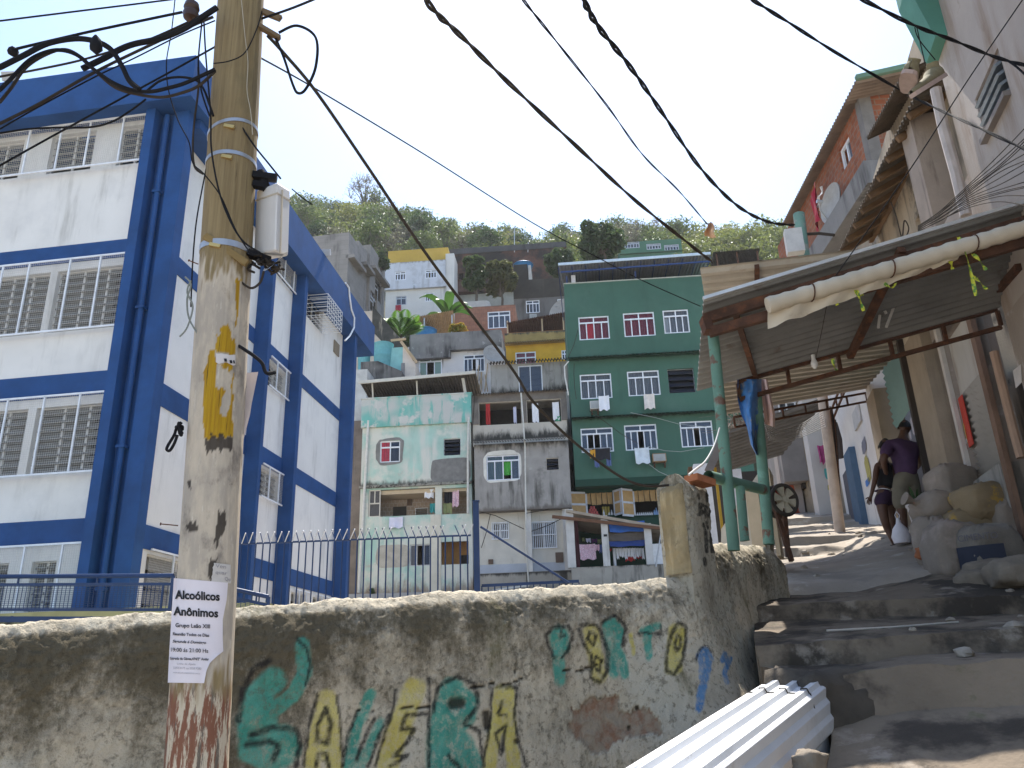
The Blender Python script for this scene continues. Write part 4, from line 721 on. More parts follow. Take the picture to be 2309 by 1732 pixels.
# sign on a leaning board text on window : small white lettering strip
# shop: shutters, papers, goods
D_ = -.9; wsh = flat('white_shutter_paint', (.5, .52, .56), .7); kraft = flat('kraft_paper', (.42, .27, .12), .9)
def shutter(uh, z0, z1, wd, ang, label=None):
    a = rad(ang); t_ = F.t*cos(a)+F.n*sin(a); n_ = F.n*cos(a)-F.t*sin(a); h0 = P(uh, 0, D_+.02); q = lambda s, z, d: h0+t_*s+n_*d+V((0, 0, z)); m = MB()
    for s0, s1, za_, zb2 in ((0, wd, z0, z0+.1), (0, wd, z1-.1, z1), (0, .09, z0+.1, z1-.1), (wd-.09, wd, z0+.1, z1-.1), (.09, wd-.09, (z0+z1)/2-.05, (z0+z1)/2+.05)): m.hexa([q(s0, za_, 0), q(s1, za_, 0), q(s1, za_, .04), q(s0, za_, .04), q(s0, zb2, 0), q(s1, zb2, 0), q(s1, zb2, .04), q(s0, zb2, .04)])
    o = m.build('shutter', wsh, grn); m = MB(); m.hexa([q(.09, z0+.1, .01), q(wd-.09, z0+.1, .01), q(wd-.09, z0+.1, .03), q(.09, z0+.1, .03), q(.09, z1-.1, .01), q(wd-.09, z1-.1, .01), q(wd-.09, z1-.1, .03), q(.09, z1-.1, .03)]); m.build('panel', kraft, o)
for h, l_ in zip(hs, (1, 0)):
    wd = .72; shutter(h[0]+.02, h[2]-.05, h[3]+.05, -wd, -18 if l_ else -35); shutter(h[1]-.02, h[2]-.05, h[3]+.05, wd, 55)
    for k in range(5):
        a = h[0]+.05+(h[1]-h[0]-.1)*k/5
        cloth(F, (a, a+(h[1]-h[0])/5-.05, h[3]-.55-.06*random.random(), h[3]), D_-.06, kraft, 'paper_sheet', 'brown paper sheet pinned along the top of the %s shop hatch' % ('left' if l_ else 'right'), 'paper sheets in the %s shop hatch' % ('left' if l_ else 'right'), 2, .01, 'paper')
    MB().fb(F, h[0], h[1], h[2]-.06, h[2], D_-.6, D_+.08).build('counter', dg, grn)
    MB().fb(F, h[0]-.2, h[1]+.2, h[2]-.3, h[3]+.2, D_-2.2, D_-2.1).build('shop_back_wall', dark_room, grn)
cols_ = {'red': flat('red_can', (.5, .1, .09), .4), 'yel': flat('olive_yellow_can', (.35, .27, .06), .4), 'wht': flat('white_bottle', (.72, .72, .75), .4), 'blu': flat('blue_bottle', (.25, .4, .65), .4), 'crm': flat('crimson_can', (.3, .02, .06), .4)}
def goods(base, r, h, kind, name, label, cat, grp):
    m = MB()
    if 'can' in name: m.lathe(base, [(0, r*.92), (h*.04, r), (h*.95, r), (h, r*.9)], 10)
    else: m.lathe(base, [(0, r*.9), (h*.05, r), (h*.6, r), (h*.75, r*.45), (h*.95, r*.4), (h, r*.42)], 10)
    return solo(m, name, cols_[kind], label, cat, grp, smooth=40)
h = hs[0]; w_ = h[1]-h[0]
for row in range(4):
    for k in range(5-row): goods(P(h[0]+.1+.13*k+.065*row, h[2]+.13*row, D_-.2), .06, .128, 'red', 'food_can', 'red food can stacked in the pyramid on the left shop counter', 'can', 'red can pyramid')
for k in range(8): goods(P(h[0]+.9+.13*k, h[2], D_-.2-.08*(k % 2)), .05, .2+.12*(k % 3 == 0), 'wht', 'bottle', 'small white bottle on the counter of the left shop hatch', 'bottle', 'white bottles on left counter')
for row in range(3):
    for k in range(3): goods(P(h[1]-.55+.13*k, h[2]+.16*row, D_-.25), .06, .158, 'yel', 'food_can', 'olive yellow can stacked at the right of the left shop counter', 'can', 'yellow can stack')
h = hs[1]
for k in range(9): goods(P(h[0]+.12+.1*k, h[2], D_-.2), .04, .2, 'wht', 'bottle', 'small white bottle in the row on the right shop counter', 'bottle', 'white bottles on right counter')
for k in range(6): goods(P(h[0]+1.05+.1*k, h[2], D_-.25), .05, .3+.1*(k % 2), 'blu', 'bottle', 'pale blue bottle in the middle of the right shop counter', 'bottle', 'blue bottles on right counter')
for row in range(4):
    for k in range(4-(row > 1)): goods(P(h[0]+1.6+.13*k+.13*(row > 1), h[2]+.15*row, D_-.3), .06, .148, 'crm' if (k+row) % 2 else 'red', 'food_can', ('crimson' if (k+row) % 2 else 'red')+' can in the stepped stack on the right shop counter', 'can', ('crimson' if (k+row) % 2 else 'red')+' cans in stepped stack')
# ---- patio house below the green house ----
FP = HF(K5(700, 1000), 36.5, 93.5); F = FP; P = F.pt; R = lambda *a: F.rect(K5, *a)
pt_ = thing('patio_house', 'low open patio with white square columns, sloping roof and hanging laundry', 'house', P(R(300, 0, 1500, 1)[0]+2, 5, 0))
zf = F.at(K5(700, 1295))[1]; pa = F.at(K5(215, 540)); pb = F.at(K5(1560, 790)); ua = pa[0]; ub = pb[0]+1.
m = MB(); m.hexa([P(ua, pa[1]-.12, .3), P(ub, pb[1]-.3, .3), P(ub, pb[1]-.3-.2, -3), P(ua, pa[1]-.55, -3), P(ua, pa[1], .3), P(ub, pb[1]-.15, .3), P(ub, pb[1]-.35, -3), P(ua, pa[1]-.45, -3)]); m.build('roof_slab', MAT('patio_roof', (.4, .33, .25), .9, .15, 2), pt_)
m = MB(); m.beam(P(R(700, 0, 1, 1)[0]+0, F.at(K5(730, 610))[1], .34), P(ub, pb[1]-.2, .34), .1, .14); m.build('edge_beam', MAT('brown_timber', (.16, .08, .045), .9), pt_)
wc = MAT('white_stained_column', (.62, .6, .56)); 
for x0, x1, y in ((222, 330, 545), (695, 785, 630), (1270, 1365, 735)): r = R(x0, y, x1, 1290); MB().fb(F, r[0], r[1], zf, r[3]+.05, -.1, .2).build('column', wc, pt_)
r = R(1365, 985, 1545, 1275); MB().fb(F, r[0], r[1], zf, r[3], -.08, .05).build('low_wall', flat('white_wall_paint', (.72, .72, .72), .9), pt_)
MB().fb(F, ua, ub, zf-.4, pa[1]-.5, -3.1, -3).build('back_wall', MAT('taupe_wall', (.26, .22, .19), .95, .1, 1.5), pt_); r = R(335, 670, 390, 1290); MB().fb(F, r[0], r[1], zf, r[3]+.5, -2.6, -.3).build('side_wall', flat('maroon_wall', (.06, .015, .02), .8), pt_)
zq = F.at(K5(700, 1300))[1]; MB().fb(F, ua+.1, ub, 3., zq, -3, .4).build('parapet', bw, pt_)
MB().fb(F, *R(715, 868, 762, 898), .2, .215).build('number_plate', flat('black_plate', (.015, .015, .015), .5), pt_)
def sheet(r, d, name, col, label, cat): return cloth(F, r, d, flat(name, col, .6), 'tarpaulin' if cat == 'tarpaulin' else 'hanging_cloth', label, None, 3, .02, cat)
sheet(R(782, 690, 1265, 830), .05, 'blue_tarp', (.03, .12, .42), 'blue tarpaulin hanging from the patio roof between two columns', 'tarpaulin'); sheet(R(785, 830, 1268, 945), -.1, 'brown_tarp', (.12, .1, .085), 'grey brown tarpaulin below the blue one on the patio', 'tarpaulin'); sheet(R(788, 945, 1275, 1020), .02, 'navy_tarp', (.02, .05, .2), 'dark blue tarpaulin strip at the bottom of the patio blind', 'tarpaulin')
cloth(F, R(398, 975, 612, 1185), -.3, lin_p, 'hanging_cloth', 'large pink patterned dress hanging on the patio line'); cloth(F, R(605, 978, 665, 1062), -.32, lin_p, 'hanging_cloth', 'small pink cloth hanging right of the pink dress'); cloth(F, R(660, 980, 700, 1090), -.32, lin_b, 'hanging_cloth', 'dark blue cloth hanging by the middle patio column')
for k, (x0, x1, y1, mt, n_) in enumerate(((430, 465, 915, lin_g, 'olive'), (485, 550, 925, lin_l, 'white lilac'), (560, 640, 930, lin_v, 'dark purple'), (645, 690, 940, lin_g, 'greenish'))): cloth(F, R(x0, 860+k*8, x1, y1), -.9, mt, 'hanging_cloth', n_+' cloth on the rear patio clothesline above the pink dress')
for k in range(11): x = 855+k*38; cloth(F, R(x, 1018, x+36, 1150+20*sin(k*2.)+(130 if k == 0 else 0)), -.5, lin_w, 'hanging_cloth', 'white garment in the row hung below the blue tarpaulin', 'white laundry row on the patio', 3)
cloth(F, R(1020, 1110, 1150, 1195), -.55, lin_r, 'hanging_cloth', 'red garment hanging lowest under the white laundry row'); cloth(F, R(1160, 1100, 1240, 1160), -.55, lin_r, 'hanging_cloth', 'red garment at the right under the white laundry row'); cloth(F, R(795, 1030, 832, 1065), -.4, lin_r, 'hanging_cloth', 'small red cloth beside the middle patio column')
solo(MB().tube([P(*F.at(K5(335, 940)), -.3), P(*F.at(K5(500, 972)), -.3), P(*F.at(K5(705, 975)), -.3)], .008, 5), 'clothesline', brown_cable, 'clothesline carrying the pink dress across the patio', 'clothesline')
pipe([P(*F.at(K5(x, y), .5), .5) for x, y in ((1525, 620), (1470, 930), (1415, 1290))], .035, 'thin leaning grey pole in front of the white patio wall', grey_frame, 'pole', 'pole')
# ================= foreground wall =================
def cat(pts, n=8):
    P = [V(p) for p in pts]; out = []
    for i in range(len(P)-1):
        a = P[max(i-1, 0)]; b = P[i]; c = P[i+1]; d = P[min(i+2, len(P)-1)]
        for k in range(n):
            t = k/n; out.append(.5*((2*b)+(c-a)*t+(2*a-5*b+4*c-d)*t*t+(3*b-a-3*c+d)*t**3))
    return out+[P[-1]]
def azp(px, Y, py=1300): q = atY((px, py), Y); return V((q.x, q.y, 0))
plan = [V((-5.2, 2.19, 0)), V((-4.2, 2.72, 0)), V((-2.33, 3.7, 0)), V((-.6, 4.6, 0)), V((.7, 5.27, 0)), azp(1566, 5.53), azp(1598, 5.85), azp(1640, 6.35), azp(1700, 7.1), azp(1772, 8.0)]
pl_ = cat(plan, 12); acc = [0]
for a, b in zip(pl_, pl_[1:]): acc.append(acc[-1]+(b-a).length)
TOT = acc[-1]
def wpt(s):
    for i in range(len(acc)-1):
        if s <= acc[i+1] or i == len(acc)-2:
            k = (s-acc[i])/max(1e-6, acc[i+1]-acc[i]); t = (pl_[i+1]-pl_[i]).normalized(); return pl_[i].lerp(pl_[i+1], k), V((t.y, -t.x, 0))
def s_of(px, lo=0., hi=None):        # arc length at which the wall is seen in photo column px (near its top)
    best = min((abs((CX+1795*(w-EYE).dot(Rv)/(w-EYE).dot(Fw))-px), s) for s in [i*TOT/600 for i in range(601)] for w in [wpt(s)[0]+V((0, 0, 2.0))]); return best[1]
tops = []
for x, y in ((-300, 1432), (0, 1410), (200, 1395), (380, 1380), (540, 1368), (700, 1360), (760, 1353), (900, 1346), (1000, 1334), (1060, 1331), (1240, 1326), (1400, 1313), (1480, 1307), (1545, 1303)):
    s = s_of(x); w = wpt(s)[0]; tops.append((s, atY((x, y), w.y+.05).z))
sP0, sP1, sE = s_of(1568), s_of(1628), TOT
tops.append((sP0, tops[-1][1])); zlow = []
for x, y in ((1628, 1222), (1680, 1222), (1735, 1225), (1770, 1232)): s = s_of(x); zlow.append((s, atY((x, y), wpt(s)[0].y).z))
def ztop(s): return lerp(tops, s) if s < sP1 else lerp(zlow, s)
def zbot(s): w = wpt(s)[0]; return ground_z(w.x, w.y)-.1 if s < 3 else lerp([(3, .4), (6.5, .5), (sE, 1.3)], s)
def wall_mesh(s0, s1, topf, botf, th, res=.0105, crown=.26, cd=.11):
    ns = int((s1-s0)/res); prof = []; nh = 144; nb = 122
    vs = []; hrel = []
    for i in range(ns+1):
        s = s0+(s1-s0)*i/ns; c, n = wpt(s); zt, zb = topf(s), botf(s); rr = .07
        for j in range(nh+1):
            if j <= nb:
                z = zb+(zt-zb)*(j/nb)**.9; tt = max(0., (z-(zt-crown))/crown); d = -cd*tt**2.2; rough = max(0., 1-(zt-z)/.62); nn = (n*(1-.75*tt)+V((0, 0, 1))*tt).normalized()
            else:
                k_ = (j-nb)/22; d = -cd-(th-cd)*k_; z = zt-.004*k_-.08*k_**4; rough = 1.; nn = V((0, 0, 1))
            p = c+n*d+V((0, 0, z)); q = p*1.0
            a1 = noise.fractal(q*6, .8, 2., 3); a2 = noise.noise(q*38)+.6*noise.noise(q*75)
            dsp = .012*a1+.002*a2 + min(rough, 1.75-1.4*rough)**1.1*(.6+.8*max(0, noise.noise(q*2.3)+.3))*(.0155*a2+.005*noise.noise(q*24)+.006*noise.noise(q*58)) ; dsp += .02*noise.noise(q*1.6)
            if j > nb: dsp += .012*noise.noise(V((s*9, 0, j*.1)))-.018*max(0, noise.noise(V((s*5., 3, 0))))
            fl_ = max(0., min(1., (s-sP0+1.0)/1.2)); dsp += .3*fl_*fl_*(3-2*fl_)*max(0., min(1., (2.1-z)/1.0))**1.6
            vs.append(p+nn*dsp); hrel.append(zt-z)
    fs = [(i*(nh+1)+j, (i+1)*(nh+1)+j, (i+1)*(nh+1)+j+1, i*(nh+1)+j+1) for i in range(ns) for j in range(nh)]
    o = len(vs)                       # plain back face
    for i in range(0, ns+1):
        s = s0+(s1-s0)*i/ns; c, n = wpt(s); vs.append(c-n*th+V((0, 0, botf(s)))); hrel.append(1.)
    for i in range(ns): fs.append((i*(nh+1)+nh, o+i, o+i+1, (i+1)*(nh+1)+nh))
    fs.append([j for j in range(nh+1)]+[o]); fs.append([ns*(nh+1)+j for j in range(nh+1)][::-1]+[o+ns])
    m = MB(); m.v = vs; m.f = fs; m.mi = [0]*len(fs); return m, hrel
def px_of(vs):
    A = np.array([tuple(v-EYE) for v in vs]); w = A @ np.array(Fw); return CX+1795*(A @ np.array(Rv))/w, CY-1795*(A @ np.array(Uv))/w, w
def stroke_mask(X, Yv, W, strokes, cr, sc, soft=.35):
    out = np.zeros(len(X))
    for r, pts in strokes:
        r = r/sc; q = [cr(*p) for p in pts]; lx = min(p[0] for p in q)-r*1.5; hx = max(p[0] for p in q)+r*1.5; ly = min(p[1] for p in q)-r*1.5; hy = max(p[1] for p in q)+r*1.5
        idx = np.where((X > lx) & (X < hx) & (Yv > ly) & (Yv < hy) & (W > 0))[0]
        if not len(idx): continue
        x, y = X[idx], Yv[idx]; best = np.full(len(idx), 1e9)
        if len(q) == 1: q = q*2
        for (a, b), (c, d) in zip(q, q[1:]):
            L2 = (c-a)**2+(d-b)**2+1e-9; t = np.clip(((x-a)*(c-a)+(y-b)*(d-b))/L2, 0, 1); best = np.minimum(best, np.hypot(x-a-t*(c-a), y-b-t*(d-b)))
        out[idx] = np.maximum(out[idx], np.clip((r*(1+soft/2)-best)/(r*soft+1e-6), 0, 1))
    return out
def poly_mask(X, Yv, polys, cr):
    out = np.zeros(len(X), bool)
    for pts in polys:
        q = [cr(*p) for p in pts]; ins = np.zeros(len(X), bool); n = len(q)
        for i in range(n):
            x1, y1 = q[i]; x2, y2 = q[(i+1) % n]
            c = ((y1 > Yv) != (y2 > Yv)) & (X < (x2-x1)*(Yv-y1)/(y2-y1+1e-9)+x1); ins ^= c
        out |= ins
    return out.astype(float)
def set_attr(o, name, rgba):
    at = o.data.attributes.new(name, 'FLOAT_COLOR', 'POINT'); at.data.foreach_set('color', np.asarray(rgba, np.float32).ravel())
GRN = [(52, [(215, 430), (150, 490), (115, 600), (120, 720), (200, 770), (280, 720), (260, 670), (180, 650), (180, 540)]), (30, [(335, 285), (345, 400), (300, 490), (210, 560)]), (24, [(620, 490), (570, 600), (540, 700), (525, 790)]), (24, [(540, 700), (575, 790)]), (22, [(660, 610), (600, 740), (570, 790)]), (52, [(960, 470), (925, 560), (905, 680), (905, 790)]), (38, [(960, 470), (1030, 520), (1020, 580), (960, 640), (1010, 700), (1060, 790)]), (45, [(960, 700), (960, 790)]), (40, [(1402, 245), (1408, 290)]), (24, [(1400, 330), (1402, 385), (1405, 430)]), (22, [(1600, 205), (1615, 290), (1628, 400)]), (20, [(1620, 190), (1655, 230), (1640, 290), (1660, 340), (1675, 405)]), (15, [(1750, 222), (1815, 207)]), (17, [(1765, 225), (1775, 330)])]
YEL = [(34, [(430, 505), (405, 620), (375, 790)]), (34, [(440, 505), (458, 640), (468, 790)]), (40, [(425, 640), (425, 720)]), (46, [(800, 465), (780, 520)]), (46, [(765, 560), (725, 650), (690, 780)]), (22, [(740, 640), (780, 640)]), (28, [(1160, 480), (1150, 580), (1125, 700), (1115, 790)]), (28, [(1190, 480), (1195, 640), (1215, 790)]), (30, [(1165, 620), (1165, 560)]), (32, [(1535, 230), (1540, 280), (1555, 340), (1570, 410)]), (9, [(1700, 240), (1712, 320)]), (36, [(1893, 230), (1885, 300), (1878, 375)])]
BLK = [(13, [(70, 600), (85, 480), (130, 390), (200, 345)]), (12, [(120, 660), (210, 625), (310, 640), (325, 700), (305, 790)]), (12, [(100, 700), (200, 685), (235, 705), (215, 760)]), (6, [(310, 260), (355, 300), (370, 370), (350, 450)]), (10, [(432, 545), (400, 620), (398, 680), (440, 695), (455, 610), (432, 545)]), (9, [(390, 790), (402, 735), (432, 735), (445, 790)]), (7, [(400, 490), (365, 600), (340, 790)]), (6, [(480, 500), (495, 650), (500, 790)]), (9, [(635, 590), (590, 680), (560, 760)]), (8, [(700, 570), (650, 680), (610, 790)]), (8, [(560, 560), (520, 680), (500, 790)]), (9, [(862, 425), (862, 570), (770, 575), (745, 635), (800, 632), (770, 690), (715, 745), (770, 745), (700, 790)]), (8, [(862, 570), (862, 790)]), (7, [(720, 470), (715, 540), (640, 790)]), (9, [(880, 560), (900, 460), (980, 412), (1050, 445), (1065, 540), (1005, 612), (1070, 640)]), (10, [(945, 745), (985, 790)]), (6, [(1065, 640), (1095, 790)]), (6, [(1110, 460), (1225, 460), (1215, 600), (1265, 790)]), (7, [(1140, 650), (1180, 620), (1160, 740), (1140, 650)]), (7, [(1165, 520), (1150, 570), (1182, 582)]), (6, [(1125, 470), (1110, 650), (1085, 790)]), (7, [(1350, 240), (1375, 210), (1440, 205), (1460, 240), (1440, 310), (1412, 340)]), (6, [(1348, 240), (1358, 290), (1385, 345)]), (6, [(1410, 225), (1405, 250), (1425, 240)]), (8, [(1485, 215), (1502, 275), (1535, 330), (1535, 420), (1570, 440), (1603, 390), (1605, 330), (1590, 260), (1560, 200), (1490, 200)]), (7, [(1530, 230), (1518, 260), (1545, 285), (1555, 245), (1530, 230)]), (6, [(1555, 330), (1545, 370), (1570, 400), (1580, 350), (1555, 330)]), (7, [(1580, 190), (1632, 163), (1680, 205), (1668, 285)]), (6, [(1735, 235), (1825, 238), (1825, 205)]), (8, [(1900, 190), (1868, 240), (1848, 330), (1850, 390), (1880, 408), (1915, 350), (1930, 260), (1925, 205), (1900, 190)]), (7, [(1893, 245), (1882, 280), (1892, 315), (1905, 290), (1907, 255), (1893, 245)]), (5, [(1970, 350), (1985, 305), (2015, 285), (2035, 310)])]
BLU = [(17, [(1990, 325), (2010, 308), (2027, 340), (2008, 420), (1992, 480), (1985, 545)]), (12, [(1990, 325), (1996, 420)]), (10, [(2090, 320), (2080, 350), (2115, 340), (2090, 400), (2100, 440)])]
CRK = [(4, [(1040, 462), (1120, 445), (1180, 450), (1250, 425)]), (3, [(1420, 395), (1500, 385), (1600, 350)]), (3, [(560, 560), (640, 555), (700, 545), (860, 540)]), (3, [(1180, 370), (1225, 368), (1215, 400)]), (13, [(1097, 570), (1105, 630)]), (11, [(1227, 684)]), (24, [(960, 530), (990, 525)]), (9, [(1725, 545)]), (9, [(1690, 630)])]
BRK = [[(1450, 560), (1520, 510), (1660, 500), (1640, 560), (1700, 560), (1760, 540), (1820, 600), (1825, 660), (1700, 660), (1640, 690), (1560, 740), (1490, 690), (1440, 640)]]
m, hr_ = wall_mesh(0., TOT, ztop, zbot, .3)
X, Yp, W = px_of(m.v); jit = np.array([noise.noise(v*40)*5+noise.noise(v*14)*6 for v in m.v]); jit2 = np.array([noise.noise(v*37+V((9, 3, 1)))*5+noise.noise(v*13+V((7, 1, 5)))*6 for v in m.v]); front = np.array([1. if h > -.01 else 0. for h in hr_])
Xj, Yj = X+jit*.45, Yp+jit2*.45
P_ = np.stack([stroke_mask(Xj, Yj, W, GRN, F1, 1.843), stroke_mask(Xj, Yj, W, YEL, F1, 1.843), stroke_mask(Xj, Yj, W, BLK, F1, 1.843, .9), stroke_mask(Xj, Yj, W, BLU, F1, 1.843)], 1)
crk = stroke_mask(Xj, Yj, W, CRK, F1, 1.843, .6); brk = poly_mask(X+jit*1.3, Yp+jit2*1.3, BRK, F1)
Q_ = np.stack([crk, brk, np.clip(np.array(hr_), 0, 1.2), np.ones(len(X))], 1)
for i in np.where((crk > .05) | (brk > .5))[0]: c = (EYE-m.v[i]); c.z = 0; m.v[i] = m.v[i]-c.normalized()*(.022*crk[i]+(.018+.012*noise.noise(m.v[i]*25))*(brk[i] > .5))
def WALLMAT(name, clean=(.62, .54, .41), dirt=(.12, .1, .066)):
    mt = bpy.data.materials.new(name); mt.use_nodes = True; nt = mt.node_tree; N = nt.nodes; L = nt.links.new; b = N['Principled BSDF']; b.inputs['Roughness'].default_value = .95; b.inputs['Specular IOR Level'].default_value = .15
    g = N.new('ShaderNodeNewGeometry').outputs['Position']
    def nz(s, det=6, r=.65, off=0, vec=None):
        n = N.new('ShaderNodeTexNoise'); n.inputs['Scale'].default_value = s; n.inputs['Detail'].default_value = det; n.inputs['Roughness'].default_value = r
        a = N.new('ShaderNodeVectorMath'); a.inputs[1].default_value = (off, off*.7, off*.3); L(vec or g, a.inputs[0]); L(a.outputs[0], n.inputs['Vector']); return n.outputs['Fac']
    def mr(x, a, c, lo=0, hi=1):
        n = N.new('ShaderNodeMapRange'); n.interpolation_type = 'SMOOTHSTEP'; L(x, n.inputs[0]); n.inputs[1].default_value = a; n.inputs[2].default_value = c; n.inputs[3].default_value = lo; n.inputs[4].default_value = hi; return n.outputs[0]
    def ma(op, a, c):
        n = N.new('ShaderNodeMath'); n.operation = op; n.use_clamp = False
        for i, x in enumerate((a, c)):
            if isinstance(x, (int, float)): n.inputs[i].default_value = x
            else: L(x, n.inputs[i])
        return n.outputs[0]
    def mix(f, a, c):
        n = N.new('ShaderNodeMix'); n.data_type = 'RGBA'
        if isinstance(f, float): n.inputs[0].default_value = f
        else: L(f, n.inputs[0])
        for i, x in ((6, a), (7, c)):
            if isinstance(x, tuple): n.inputs[i].default_value = x[:3]+(1,)
            else: L(x, n.inputs[i])
        return n.outputs[2]
    def att(nm):
        a = N.new('ShaderNodeAttribute'); a.attribute_name = nm; s = N.new('ShaderNodeSeparateColor'); L(a.outputs['Color'], s.inputs[0]); return s.outputs, a.outputs['Alpha']
    (pr, pg, pb), pa = att('paint'); (ek, eb, eh), _ = att('extra')
    vm = N.new('ShaderNodeVectorMath'); vm.operation = 'MULTIPLY'; vm.inputs[1].default_value = (1, 1, .35); L(g, vm.inputs[0])
    base = mix(mr(nz(2.2), .3, .7), clean, tuple(x*.72 for x in clean))
    base = mix(mr(nz(1.1, 7, .7, 3), .5, .6), base, (.52, .47, .37))
    n1 = ma('ADD', ma('MULTIPLY', nz(1.7, 8, .75, 5, vm.outputs[0]), .8), ma('MULTIPLY', nz(5.5, 7, .75, 9), .55))
    n1 = ma('ADD', n1, ma('MULTIPLY', mr(eh, 0, .75), -.2)); n1 = ma('ADD', n1, ma('MULTIPLY', mr(eh, .085, .015), -.4)); spx = N.new('ShaderNodeSeparateXYZ'); L(g, spx.inputs[0]); n1 = ma('ADD', n1, mr(spx.outputs[0], -2., 1.4, .05, -.1))  # rubbed crest made paler in colour to strengthen its sunlit look
    base = mix(mr(n1, .42, .68), base, dirt); base = mix(ma('MULTIPLY', mr(nz(26., 4, .7, 2), .5, .68), .6), base, tuple(x*.55 for x in dirt))
    base = mix(ma('MULTIPLY', mr(nz(3.2, 6, .7, 12, vm.outputs[0]), .58, .72), .7), base, (.11, .1, .045))
    wear = mr(nz(24., 7, .75, 4), .36, .55); wear2 = mr(nz(5., 7, .7, 8), .3, .5); keep = ma('MULTIPLY', ma('ADD', ma('MULTIPLY', wear, .55), .45), ma('ADD', ma('MULTIPLY', wear2, .4), .6))
    tone = mr(nz(6.), .3, .7)
    base = mix(ma('MULTIPLY', pr, keep), base, mix(tone, (.05, .25, .19), (.12, .35, .27))); base = mix(ma('MULTIPLY', pg, keep), base, mix(tone, (.5, .41, .1), (.6, .52, .2)))
    base = mix(ma('MULTIPLY', pa, keep), base, mix(tone, (.08, .2, .4), (.16, .29, .46))); base = mix(ma('MULTIPLY', ma('MULTIPLY', pb, .93), ma('ADD', ma('MULTIPLY', wear, .45), .55)), base, (.028, .026, .024))
    brick = mix(mr(nz(9), .35, .6), (.27, .15, .095), (.33, .27, .2)); base = mix(eb, base, brick); base = mix(ma('MULTIPLY', ek, .9), base, (.03, .025, .018))
    L(base, b.inputs['Base Color']); bp = N.new('ShaderNodeBump'); bp.inputs['Strength'].default_value = .8; bp.inputs['Distance'].default_value = .016; L(ma('ADD', nz(60., 5), ma('MULTIPLY', nz(150., 3), .5)), bp.inputs['Height']); L(bp.outputs[0], b.inputs['Normal'])
    return mt
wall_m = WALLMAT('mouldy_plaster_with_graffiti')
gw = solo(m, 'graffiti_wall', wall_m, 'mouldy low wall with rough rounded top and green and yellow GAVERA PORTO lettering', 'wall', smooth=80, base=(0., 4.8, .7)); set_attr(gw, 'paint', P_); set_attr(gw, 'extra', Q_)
# tall pier section standing on the wall
z0p = lambda s: 1.7
zp = lambda s: lerp([(sP0, atY((1540, 1068), 5.5).z), (sP0+.12, atY((1590, 1098), 5.7).z-.0), (sP1, atY((1622, 1098), 6.2).z)], s)
m, hr_ = wall_mesh(sP0-.02, sP1, zp, z0p, .235, .0125, .07, .04); X, Yp, W = px_of(m.v)
HEX = [(7, [(1362, 850), (1365, 940), (1352, 940)]), (7, [(1362, 850), (1390, 862), (1365, 890), (1395, 920), (1365, 942)]), (6, [(1405, 870), (1410, 960)]), (6, [(1405, 870), (1425, 880), (1410, 905), (1432, 950)]), (6, [(1440, 960), (1450, 870), (1468, 960)]), (5, [(1443, 925), (1465, 925)]), (6, [(1490, 890), (1472, 900), (1490, 930), (1475, 965)]), (6, [(1505, 870), (1505, 960)]), (5, [(1350, 775), (1358, 810)]), (6, [(1420, 770), (1422, 830)]), (5, [(1445, 765), (1450, 820), (1465, 770)]), (6, [(1392, 1015), (1405, 1060)]), (6, [(1418, 1000), (1428, 1050)]), (9, [(1410, 1080), (1420, 1240)]), (8, [(1455, 1080), (1462, 1240)]), (7, [(1412, 1160), (1460, 1150)]), (7, [(1478, 1145), (1480, 1245), (1500, 1240)]), (6, [(1478, 1145), (1500, 1140)]), (6, [(1478, 1190), (1495, 1185)]), (7, [(1505, 1150), (1530, 1250)]), (7, [(1530, 1140), (1508, 1255)]), (9, [(1402, 1300), (1408, 1345)])]
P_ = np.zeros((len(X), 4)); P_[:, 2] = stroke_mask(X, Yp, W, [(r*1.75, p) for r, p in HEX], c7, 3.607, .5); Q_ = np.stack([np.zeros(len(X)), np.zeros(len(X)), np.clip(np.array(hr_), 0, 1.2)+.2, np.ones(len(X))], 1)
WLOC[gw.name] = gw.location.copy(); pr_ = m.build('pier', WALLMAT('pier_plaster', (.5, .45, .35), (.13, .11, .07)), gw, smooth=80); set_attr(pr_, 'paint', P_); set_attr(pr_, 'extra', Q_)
c, n = wpt(sP0); t = V((-n.y, n.x, 0)); m = MB(); zq = zp(sP0)
def yf(u, v):
    z = tops[-1][1]+.03+(zq-.1-tops[-1][1])*v; p = c-t*.04+n*(.015-.21*u)+V((0, 0, z)); ed_ = max(0, abs(u-.5)*2-.75)*4; return p-t*(.012*noise.noise(p*7)+.006*noise.noise(p*22))-t*(.022-.03*ed_**2-.03*max(0, v-.93)*14)+V((0, 0, .012*noise.noise(V((u*4, 1, 0)))*(v > .9)))
m.grid(yf, 24, 90); m.build('pier_end', MAT('ochre_render', (.47, .37, .21), .92, .14, 2, .4, 50, stk=((.17, .125, .06), 5, .42, .6), blot=[((.25, .2, .12), 5, .47, .66, .7), ((.56, .49, .36), 6, .56, .66, .6), ((.12, .09, .05), 14, .6, .7, .7)], top=(2.93, .5, (.13, .1, .055))), gw, smooth=60)
# green post stand on the low part
teal = MAT('flaking_teal_paint', (.11, .215, .16), .6, .15, 3, .15, 60, blot=[((.14, .075, .05), 6, .56, .63), ((.2, .38, .3), 4, .55, .7, .6)])
